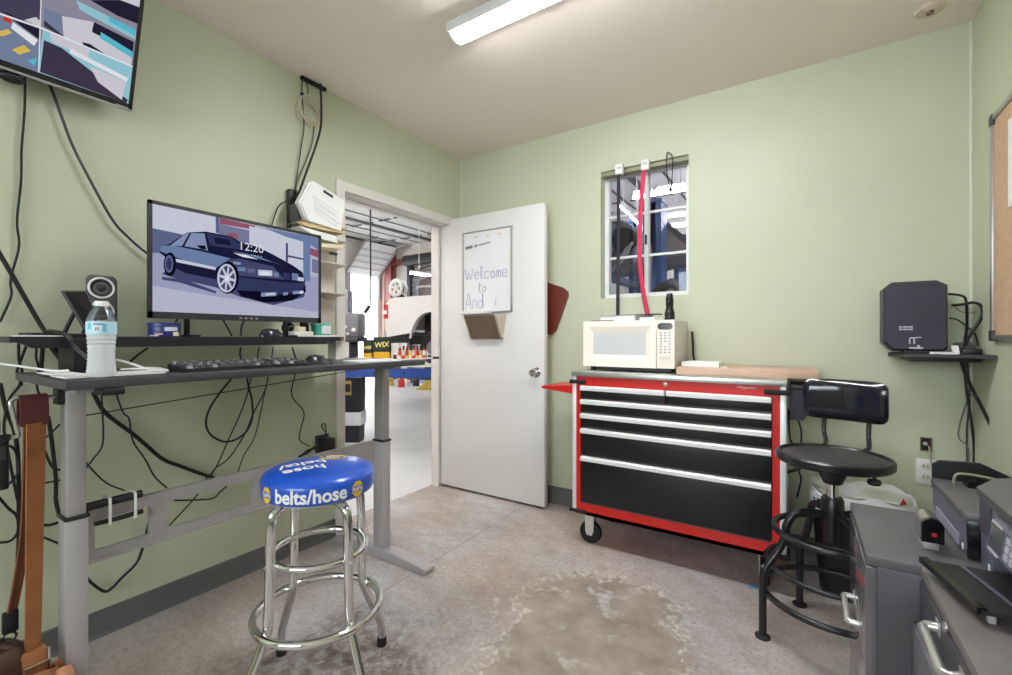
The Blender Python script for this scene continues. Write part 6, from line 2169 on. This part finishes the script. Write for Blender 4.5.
MB().prism([(wcx + (wr + 0.035) * math.cos(PI * i / 14), wcz + (wr + 0.035) * math.sin(PI * i / 14)) for i in range(15)] + [(wcx + wr * math.cos(PI * i / 14), wcz + wr * math.sin(PI * i / 14)) for i in reversed(range(15))], 'y', Yt - 0.02, Yt + 0.005).build('arch_trim', TP, tk)
for cx in (wcx + 0.02, fx):
    for yy in (Yt + 0.18, Yt + 1.60):
        wh_ = MB().lathe([(0.0, -0.09), (0.2, -0.10), (0.33, -0.10), (0.35, -0.07), (0.35, 0.07), (0.33, 0.10), (0.2, 0.10), (0.0, 0.09)], (cx, yy, wcz - 0.22), 28, 0, (0, 1, 0)).build('wheel', RUBBER, tk)
        MB().lathe([(0.0, -0.105), (0.19, -0.104), (0.2, -0.09)], (cx, yy, wcz - 0.22), 22, 0, (0, 1, 0)).build('rim', STEEL, wh_)
t0, t1 = pY(385.2, 304.5, Yt), pY(387.3, 318.5, Yt)
tl_ = MB().box(xr - 0.012, t1.x + 0.02, Yt - 0.012, Yt + 0.05, t1.z, t0.z, b=0.01).build('tail_light', mat('red lens', (200, 36, 34), 0.2), tk)
MB().box(xr - 0.014, t1.x + 0.0, Yt - 0.015, Yt - 0.010, t1.z + 0.07, t1.z + 0.13).build('reverse_lens', WHITEP, tl_)
MB().box(xr - 0.06, xr + 0.05, Yt + 0.02, Yt + 1.76, zb_r - 0.10, zb_r + 0.08, b=0.02).build('bumper', mat('grey bumper', (150, 150, 152), 0.35, 0.5), tk)
MB().slab([(cab0 + 0.2, Yt - 0.004, zt_r + 0.04), (cab0 + 1.6, Yt - 0.004, zt_r + 0.04), (cab0 + 1.15, Yt - 0.004, zt_r + 0.44), (cab0 + 0.2, Yt - 0.004, zt_r + 0.44)], (0, 0.004, 0)).build('side_window', mat('dark glazing', (40, 44, 50), 0.1), tk)

rkz = wcz - 0.22 - 0.351
rk2 = thing('vehicle_rack', 'dark blue drive-on rack carrying the white pickup', 'vehicle lift', (xr + 2.2, Yt + 0.9, 0))
for yy in (Yt + 0.18, Yt + 1.60):
    MB().box(xr + 0.2, xr + 4.6, yy - 0.2, yy + 0.2, rkz - 0.06, rkz).build('runway', mat('dark rack blue', (40, 56, 100), 0.45), rk2)
for x in (xr + 2.0, xr + 4.4):
    for yy in (Yt + 0.18, Yt + 1.60):
        MB().box(x - 0.05, x + 0.05, yy - 0.1, yy + 0.1, 0, rkz - 0.06).build('leg', mat('dark rack blue', (40, 56, 100), 0.45), rk2)

# white spool and round cap in the truck bed
spc = pY(396.5, 288, Yt + 0.13)
sl = thing('hose_reel', 'white spoked reel standing in the bed of the pickup', 'reel', (spc.x, Yt + 0.18, zb_r + 0.43))
rr_ = 0.125
for yy in (Yt + 0.12, Yt + 0.26):
    mb = MB()
    mb.ring((spc.x - (yy - Yt - 0.12) * 0.3, yy, spc.z), rr_, 0.03, 36, 10, 0, (0, 1, 0))
    for k in range(5):
        a = 2 * PI * k / 5 + 0.4
        xx = spc.x - (yy - Yt - 0.12) * 0.3
        mb.cyl((xx, yy, spc.z), (xx + rr_ * math.cos(a), yy, spc.z + rr_ * math.sin(a)), 0.022, n=8)
    mb.build('flange', WHITEP, sl)
MB().cyl((spc.x, Yt + 0.13, spc.z), (spc.x - 0.04, Yt + 0.25, spc.z), 0.085, n=20).build('core', mat('tan winding', (176, 140, 90), 0.6), sl)
mb = MB()
for yy in (Yt + 0.14, Yt + 0.24):
    mb.box(spc.x - 0.05, spc.x + 0.05, yy - 0.03, yy + 0.03, zb_r + 0.43, spc.z - rr_ + 0.02)
mb.build('cradle', BLACK, sl)
dm_ = pY(434, 287, Yt + 0.42)
du = thing('shop_drum', 'dark round drum with a pale shoulder in the bed of the pickup', 'drum', (dm_.x, Yt + 0.42, zb_r + 0.43))
MB().lathe([(0.0, zb_r + 0.43), (0.26, zb_r + 0.43), (0.27, dm_.z), (0.24, dm_.z + 0.10), (0.12, dm_.z + 0.17), (0.0, dm_.z + 0.18)], (dm_.x, Yt + 0.42, 0), 28).build('body', mat('dark drum shell', (74, 66, 66), 0.35), du)
MB().ring((dm_.x, Yt + 0.42, dm_.z - 0.02), 0.27, 0.02, 32, 8).build('band', mat('pale band', (190, 186, 184), 0.4), du)

# lift posts (blue) seen through the doorway and the window
BLU = mat('lift blue paint', (58, 82, 122), 0.4, var=0.08)


def lift_post(x, y, label, h=2.9, w=0.17):
    t = thing('lift_post', label, 'lift post', (x, y, 0), group='blue vehicle lift posts')
    mb = MB()
    mb.box(x - w / 2, x + w / 2, y + 0.10, y + 0.115, 0, h)
    mb.box(x - w / 2, x - w / 2 + 0.012, y - 0.1, y + 0.1, 0, h)
    mb.box(x + w / 2 - 0.012, x + w / 2, y - 0.1, y + 0.1, 0, h)
    mb.box(x - w / 2, x - w / 2 + 0.05, y - 0.11, y - 0.1, 0, h)
    mb.box(x + w / 2 - 0.05, x + w / 2, y - 0.11, y - 0.1, 0, h)
    mb.build('column', BLU, t)
    MB().box(x - w / 2 - 0.01, x + w / 2 + 0.01, y - 0.12, y + 0.12, h, h + 0.03).build('cap', BLU, t)
    MB().box(x - 0.05, x + 0.05, y - 0.09, y + 0.09, 1.2, 1.9).build('carriage', mat('pale blue carriage', (120, 140, 180), 0.4), t)
    MB().box(x - w / 2 - 0.02, x + w / 2 + 0.02, y - 0.18, y + 0.2, 0, 0.02).build('base_plate', BLU, t)
    return t


a = pY(655, 250, 4.45)
lift_post(a.x, 4.45, 'blue lift post at the left of the right window pane', h=a.z + 0.43)
a = pY(685, 250, 4.94)
lift_post(a.x, 4.94, 'blue lift post at the right edge of the window view', h=2.15)
a = pY(638, 260, 4.84)
lp3 = lift_post(a.x, 4.84, 'blue lift post behind the crimson strap', h=2.35, w=0.13)
cz0 = pY(590, 272, 3.75).z
MB().box(a.x - 0.04, a.x + 0.04, 3.85, 4.75, cz0 - 0.06, cz0 - 0.001).build('lift_arm', BLU, lp3)

# dark car raised above the lift arms, seen through the window
dk = thing('raised_car', 'dark car raised overhead on the lift, seen through the window', 'car', (0.6, 4.4, 1.68))
DC = mat('dusty dark car paint', (100, 98, 106), 0.35, var=0.2, coat=0.3)
y0 = 3.75
def cprof(pts, y, d, name, m):
    return MB().slab([pY(px, py, y) for px, py in pts], (0, d, 0)).build(name, m, dk)


fen = cprof(((590, 236), (600, 226), (612, 220), (622, 219), (630, 224), (636, 236), (638, 250), (634, 262), (622, 267), (608, 271), (590, 272)), y0, 0.5, 'fender', DC)
bvl = fen.modifiers.new('round', 'BEVEL')
bvl.width = 0.03
bvl.segments = 3
rc_ = thing('raised_chassis', 'brown-grey vehicle underside on the lift behind the blue post in the right window pane', 'car', (1.3, 4.7, 1.8))
for pts, y, d, nm, m in ((((646, 214), (660, 218), (676, 230), (694, 248), (694, 262), (676, 262), (660, 266), (646, 266)), 4.62, 0.2, 'rear_quarter', mat('brown grey underbody', (128, 114, 106), 0.6, var=0.2)),
                         (((646, 262), (664, 258), (694, 254), (694, 262), (664, 268), (646, 271)), 4.60, 0.2, 'floor_pan', mat('dark floor pan', (88, 82, 82), 0.6, var=0.2)),
                         (((656, 218), (662, 217), (694, 244), (694, 250), (680, 240)), 4.60, 0.03, 'dark_rail', mat('dark rail', (58, 54, 60), 0.5))):
    MB().slab([pY(px, py, y) for px, py in pts], (0, d, 0)).build(nm, m, rc_)
wc_ = pY(624, 240, y0 - 0.02)
w_ = MB().lathe([(0.0, 0.0), (0.07, -0.01), (0.10, -0.02), (0.11, 0.02), (0.11, 0.10), (0.0, 0.11)], (wc_.x, y0 - 0.03, wc_.z), 26, 0, (0, 1, 0)).build('wheel', RUBBER, dk)
for k in range(4):
    a_, b_ = pY(612 + 3 * k, 272 - 3 * k, y0 - 0.05), pY(626 + 2 * k, 248 - 2 * k, y0 - 0.05)
    MB().tube([a_, (a_ + b_) / 2 + Vector((0.02, -0.02, 0)), b_], 0.010, 8, 0, smooth_n=4).build('strut', mat('grey suspension arm', (150, 148, 150), 0.4, 0.4), dk)
for k, (xa, ya, xb, yb) in enumerate(((602, 250, 616, 226), (606, 262, 632, 232), (600, 238, 612, 224))):
    a_, b_ = pY(xa, ya, y0 - 0.012), pY(xb, yb, y0 - 0.012)
    MB().tube([a_, (a_ + b_) / 2 + Vector((-0.02, 0, 0.03)), b_], 0.016, 6, 0, smooth_n=4).build('trim_strip', mat('light grey trim strip', (158, 158, 166), 0.4), dk)

# things low in the window: dark hose heap on a stand top
hp = pY(672, 284, 3.6)
th2 = thing('hose_heap', 'dark hose heaped behind the window sill', 'hose', (hp.x, 3.6, 0))
mb = MB()
for k in range(5):
    mb.tube([pY(654 + 2 * k, 292 - k, 3.6) + Vector((0, 0.03 * k, 0)), pY(662 + k, 286 - 1.6 * k, 3.6) + Vector((0, 0.03 * k, 0)), pY(674, 287 - k, 3.6) + Vector((0, 0.03 * k, 0)), pY(684, 296, 3.6) + Vector((0, 0.02 * k, -0.02))], 0.022, 8, 0, smooth_n=5)
mb.build('coils', mat('dark hose', (66, 64, 66), 0.5), th2)
MB().box(hp.x - 0.3, hp.x + 0.3, 3.5, 3.85, 0, hp.z - 0.10, b=0.01).build('cabinet', mat('pale shop cabinet', (206, 202, 204), 0.5), th2)

# ---------------------------------------------------------------- workbench beyond the doorway
Dq = 4.4
bc = pD(400, 360, Dq)
wbm = thing('workbench', 'white-topped workbench with a blue steel beam beyond the doorway', 'workbench', (bc.x, bc.y, 0), YAW, world=False)
bz = pD(400, 364, Dq).z
def bl(px):       # local x on the bench for a photograph column
    return (px - 400) / F_PX * Dq


bx0, bx1 = bl(322), bl(470)
MB().box(bx0, bx1, -0.02, 0.36, bz - 0.03, bz, b=0.004).build('bench_top', mat('white bench top', (236, 236, 234), 0.4), wbm)
MB().box(bx0, bx1, 0.0, 0.04, bz - 0.13, bz - 0.045, b=0.004).build('beam', BLU if False else mat('bright blue beam', (44, 78, 168), 0.35), wbm)
for x in (bl(374), bl(404), bl(445)):
    MB().cyl((x, 0.0, bz - 0.09), (x, -0.004, bz - 0.09), 0.012, n=10).build('bolt', BLACK, wbm)
for x in (bl(326), bl(466)):
    for y in (0.03, 0.33):
        MB().box(x - 0.025, x + 0.025, y - 0.025, y + 0.025, 0, bz - 0.03).build('leg', mat('bright blue beam', (44, 78, 168), 0.35), wbm)
Mb = Matrix.Translation((bc.x, bc.y, 0)) @ Matrix.Rotation(YAW, 4, 'Z')


def onb(px, y, z=None):
    return Mb @ Vector((bl(px), y, bz if z is None else z))


def wix(px, w, d, h, label, rz):
    p = onb(px, 0.16)
    t = thing('filter_box', label, 'box', p, YAW + rz, group='yellow and black boxes on the workbench', world=False)
    MB().box(-w / 2, w / 2, -d / 2, d / 2, 0, h * 0.44).build('lower_carton', mat('amber carton', (232, 178, 40), 0.5), t)
    mb = MB().box(-w / 2, w / 2, -d / 2, d / 2, h * 0.44, h)
    mb.text('WIX', w * 0.46, (-w * 0.43, -d / 2 - 0.001, h * 0.60), (1, 0, 0.08), (0.05, 0, 1), 1, bold=0.002)
    mb.build('upper_carton', [mat('green black carton', (34, 44, 36), 0.5), mat('pale yellow print', (236, 222, 130), 0.5)], t)


wix(364.5, 0.085, 0.14, 0.235, 'narrow yellow and black box at the left on the workbench', 0.0)
wix(379, 0.155, 0.15, 0.262, 'wide yellow and black box next to the white carton on the workbench', 0.0)
p = onb(391.8, 0.16)
t = thing('white_carton', 'small white and maroon carton beside the yellow boxes', 'carton', p, YAW, world=False)
MB().box(-0.035, 0.035, -0.05, 0.05, 0, 0.20, b=0.002).build('carton', PAPER, t)
MB().box(-0.012, 0.020, -0.052, -0.05, 0.0, 0.085).build('maroon_panel', mat('maroon print', (110, 40, 44), 0.5), t)
bcols = [((226, 70, 60), 'red'), ((240, 236, 230), 'white'), ((210, 52, 48), 'red'), ((236, 220, 120), 'yellow'), ((232, 230, 226), 'white'), ((196, 40, 40), 'dark red'), ((222, 176, 60), 'amber'), ((230, 226, 222), 'white')]
for i, (c, cn) in enumerate(bcols):
    px = 397.5 + i * 3.55
    for row in (0, 1):
        if row and i > 5:
            continue
        p = onb(px + 1.2 * row, 0.10 + 0.12 * row)
        ords = ['first', 'second', 'third', 'fourth', 'fifth', 'sixth', 'seventh', 'eighth']
        t = thing('fluid_bottle', '%s small fluid bottle from the left in the %s row on the workbench' % (ords[i], 'back' if row else 'front'), 'bottle', p, YAW, 'small fluid bottles on the workbench', world=False)
        h = 0.155 + 0.02 * ((i * 3 + row) % 3)
        cc_ = bcols[(i + 3 * row) % 8][0]
        MB().lathe([(0.0, 0.0), (0.015, 0.0), (0.0165, 0.004), (0.0165, h * 0.72), (0.012, h * 0.82), (0.007, h * 0.86), (0.0, h * 0.87)], (0, 0, 0), 16).build('body', mat('bottle %d %d %d' % cc_, cc_, 0.35), t)
        MB().cyl((0, 0, h * 0.84), (0, 0, h), 0.009, n=12).build('cap', BLACK if i % 3 != 1 else RED, t)
        MB().lathe([(0.0169, h * 0.18), (0.0169, h * 0.52)], (0, 0, 0), 16).build('label', mat('bottle label %d' % (i % 3), [(244, 240, 232), (228, 60, 56), (240, 212, 96)][(i + row) % 3], 0.45), t)
p = onb(432, 0.16)
t = thing('round_filter', 'round metal canister with a red face at the right end of the workbench', 'canister', p, YAW, world=False)
MB().lathe([(0.0, -0.04), (0.07, -0.04), (0.075, -0.03), (0.075, 0.05), (0.0, 0.05)], (0, 0, 0.155), 28, 0, (0, 1, 0)).build('shell', mat('blue grey metal', (110, 116, 136), 0.35, 0.5), t)
MB().lathe([(0.0, 0.0), (0.035, 0.0), (0.035, -0.004), (0.0, -0.004)], (0, -0.041, 0.16), 20, 0, (0, 1, 0)).build('face', mat('orange red face', (200, 90, 60), 0.5), t)
MB().box(-0.06, 0.06, -0.04, 0.05, 0, 0.082, b=0.004).build('stand', mat('navy stand', (40, 42, 74), 0.5), t)

# grey machine and black pendant cable left in the doorway
p = pD(352, 337, 5.2)
gm = thing('tire_machine', 'grey shop machine with a black head behind the workbench left end', 'machine', (p.x, p.y, 0), YAW, world=False)
s_ = 5.2 / F_PX


def gl(px, py):
    return ((px - 352) * s_, CAM.z + (337.5 - py) * s_)


xa, za = gl(344, 312)
xb, zb2 = gl(361, 350)
MB().box(xa, gl(350, 0)[0], -0.05, 0.1, 0, gl(0, 312)[1] + 0.25, b=0.01).build('mast', mat('blue grey steel', (138, 138, 152), 0.4, 0.2), gm)
MB().box(gl(347, 0)[0], xb, -0.08, 0.18, gl(0, 337)[1], gl(0, 313)[1], b=0.02).build('head', mat('mid grey shell', (128, 126, 134), 0.4), gm)
MB().box(gl(340, 0)[0], xb, -0.12, 0.25, gl(0, 342)[1], gl(0, 337)[1], b=0.01).build('shelf', mat('dark steel shelf', (60, 60, 68), 0.4), gm)
MB().box(gl(346, 0)[0], gl(353, 0)[0], -0.05, 0.2, 0, gl(0, 342)[1], b=0.01).build('column', BLACK, gm)
for (px, py, r_) in ((349, 327, 0.018), (357, 330, 0.026), (351, 334, 0.016)):
    x, z = gl(px, py)
    MB().sphere((x, -0.11, z), r_, 12).build('gauge', WHITEP, gm)
p = pD(342, 352, 4.25)
tag(MB().prism([(p.x + x, p.y + y) for x, y in rrect(0.10, 0.10, 0.02)], 'z', bz, pD(342, 342, 4.25).z).build('white_jug', WHITEP), 'white jug at the left end of the workbench beside the casing', 'jug')

pc = [pD(x, y, 5.0) for x, y in ((370.5, 206), (370.5, 240), (370.6, 270), (370.4, 302), (369, 307))]
pc = [Vector((pc[0].x, pc[0].y, GH - 0.04))] + pc
pn = thing('pendant_control', 'black cord with a pendant grip hanging from the garage ceiling', 'pendant', (pc[-1].x, pc[-1].y, pc[-1].z))
MB().tube(pc, 0.009, 8, 0, smooth_n=3).build('cord', CABLE, pn)
MB().tube([pD(369.3, 306, 5.0), pD(364.5, 313, 5.0)], 0.022, 10).build('grip', BLACK, pn)

# bin and low things on the garage floor
p = pZ(354, 441, 0.0)
gb = thing('shop_bin', 'tall black shop bin with a white band just outside the doorway', 'bin', (p.x, p.y, 0), YAW, world=False)
s_ = (Vector((p.x, p.y, 0)) - CAM).dot(FW) / F_PX
hw = 9 * s_
ht = (441 - 377) * s_
mb = MB()
mb.add([(-hw * 0.82, -hw * 0.8, 0), (hw * 0.82, -hw * 0.8, 0), (hw * 0.82, hw, 0), (-hw * 0.82, hw, 0), (-hw, -hw, ht), (hw, -hw, ht), (hw, hw, ht), (-hw, hw, ht)], [(3, 2, 1, 0), (4, 5, 6, 7), (0, 1, 5, 4), (1, 2, 6, 5), (2, 3, 7, 6), (3, 0, 4, 7)])
mb.build('body', mat('black shop bin plastic', (30, 30, 36), 0.45), gb)
MB().box(-hw * 1.06, hw * 1.12, -hw * 1.06, hw * 0.9, 17 * s_, 30 * s_, b=0.01).build('white_band', mat('white tub', (236, 236, 236), 0.4), gb)
mb = MB()
mb.box(-hw * 0.75, hw * 0.05, -hw * 1.015, -hw * 0.99, 47 * s_, 61 * s_)
mb.box(-hw * 0.62, -hw * 0.08, -hw * 1.02, -hw * 1.012, 50 * s_, 58 * s_, m=1)
mb.build('sticker', [mat('ochre sticker', (190, 160, 70), 0.5), mat('dark sticker centre', (60, 56, 40), 0.5)], gb)


def ramp(px0, px1, pyb, pyt, label, flip):
    a = pZ((px0 + px1) / 2, pyb, 0.0)
    s2 = (a - CAM).dot(FW) / F_PX
    t = thing('yellow_ramp', label, 'ramp', (a.x, a.y, 0), YAW, 'yellow wheel ramps', world=False)
    w = (px1 - px0) * s2 / 2
    h = (pyb - pyt) * s2
    pr = [(-w, 0), (w, 0), (w, h), (w * 0.1, h)]
    if flip:
        pr = [(-x, z) for x, z in reversed(pr)]
    MB().prism(pr, 'y', 0, 0.35).build('wedge', mat('yellow ramp paint', (206, 180, 84), 0.5), t)
    MB().box(-w, w, -0.02, 0.37, 0, 0.02).build('base', mat('worn yellow', (180, 160, 90), 0.6), t)


ramp(416, 442, 390, 377, 'yellow ramp on the garage floor right under the blue beam', False)
ramp(337, 358, 401, 382, 'yellow ramp on the garage floor behind the tall black bin', True)
ramp(384, 393, 386, 377, 'small yellow ramp on the garage floor behind the desk leg', True)
for (px, pyb, w, h, c, lab) in ((401.5, 387, 0.14, 0.20, (206, 36, 40), 'red can on the garage floor under the blue beam'), (396, 387, 0.08, 0.2, (224, 222, 220), 'white can left of the red can on the garage floor'), (408, 386, 0.12, 0.16, (226, 214, 210), 'pale can right of the red can on the garage floor'), (416, 386, 0.16, 0.18, (44, 44, 60), 'dark can beside the yellow ramp on the garage floor')):
    a = pZ(px, pyb, 0.0)
    t = thing('floor_can', lab, 'can', (a.x, a.y, 0), 0, 'cans on the garage floor')
    MB().lathe([(0.0, 0.0), (w / 2, 0.0), (w / 2, h * 0.8), (w / 4, h * 0.95), (0.0, h * 0.96)], (a.x, a.y, 0), 18).build('body', mat('can %d %d %d' % c, c, 0.4), t)
    MB().cyl((a.x, a.y, h * 0.94), (a.x, a.y, h * 1.05), w / 6, n=12).build('cap', BLACK, t)
a = pD(432.5, 462, 2.0)
bq = pZ(437.5, 464, 0.0)
t = thing('black_bucket', 'black rounded tub standing just outside behind the door jamb', 'tub', (bq.x, bq.y, 0))
MB().lathe([(0.0, 0.0), (0.05, 0.0), (0.055, 0.02), (0.06, 0.30), (0.055, 0.335), (0.0, 0.34)], (bq.x, bq.y, 0), 24).build('body', RUBBER, t)
MB().ring((bq.x, bq.y, 0.33), 0.057, 0.006, 28, 8).build('rim', BLACK, t)
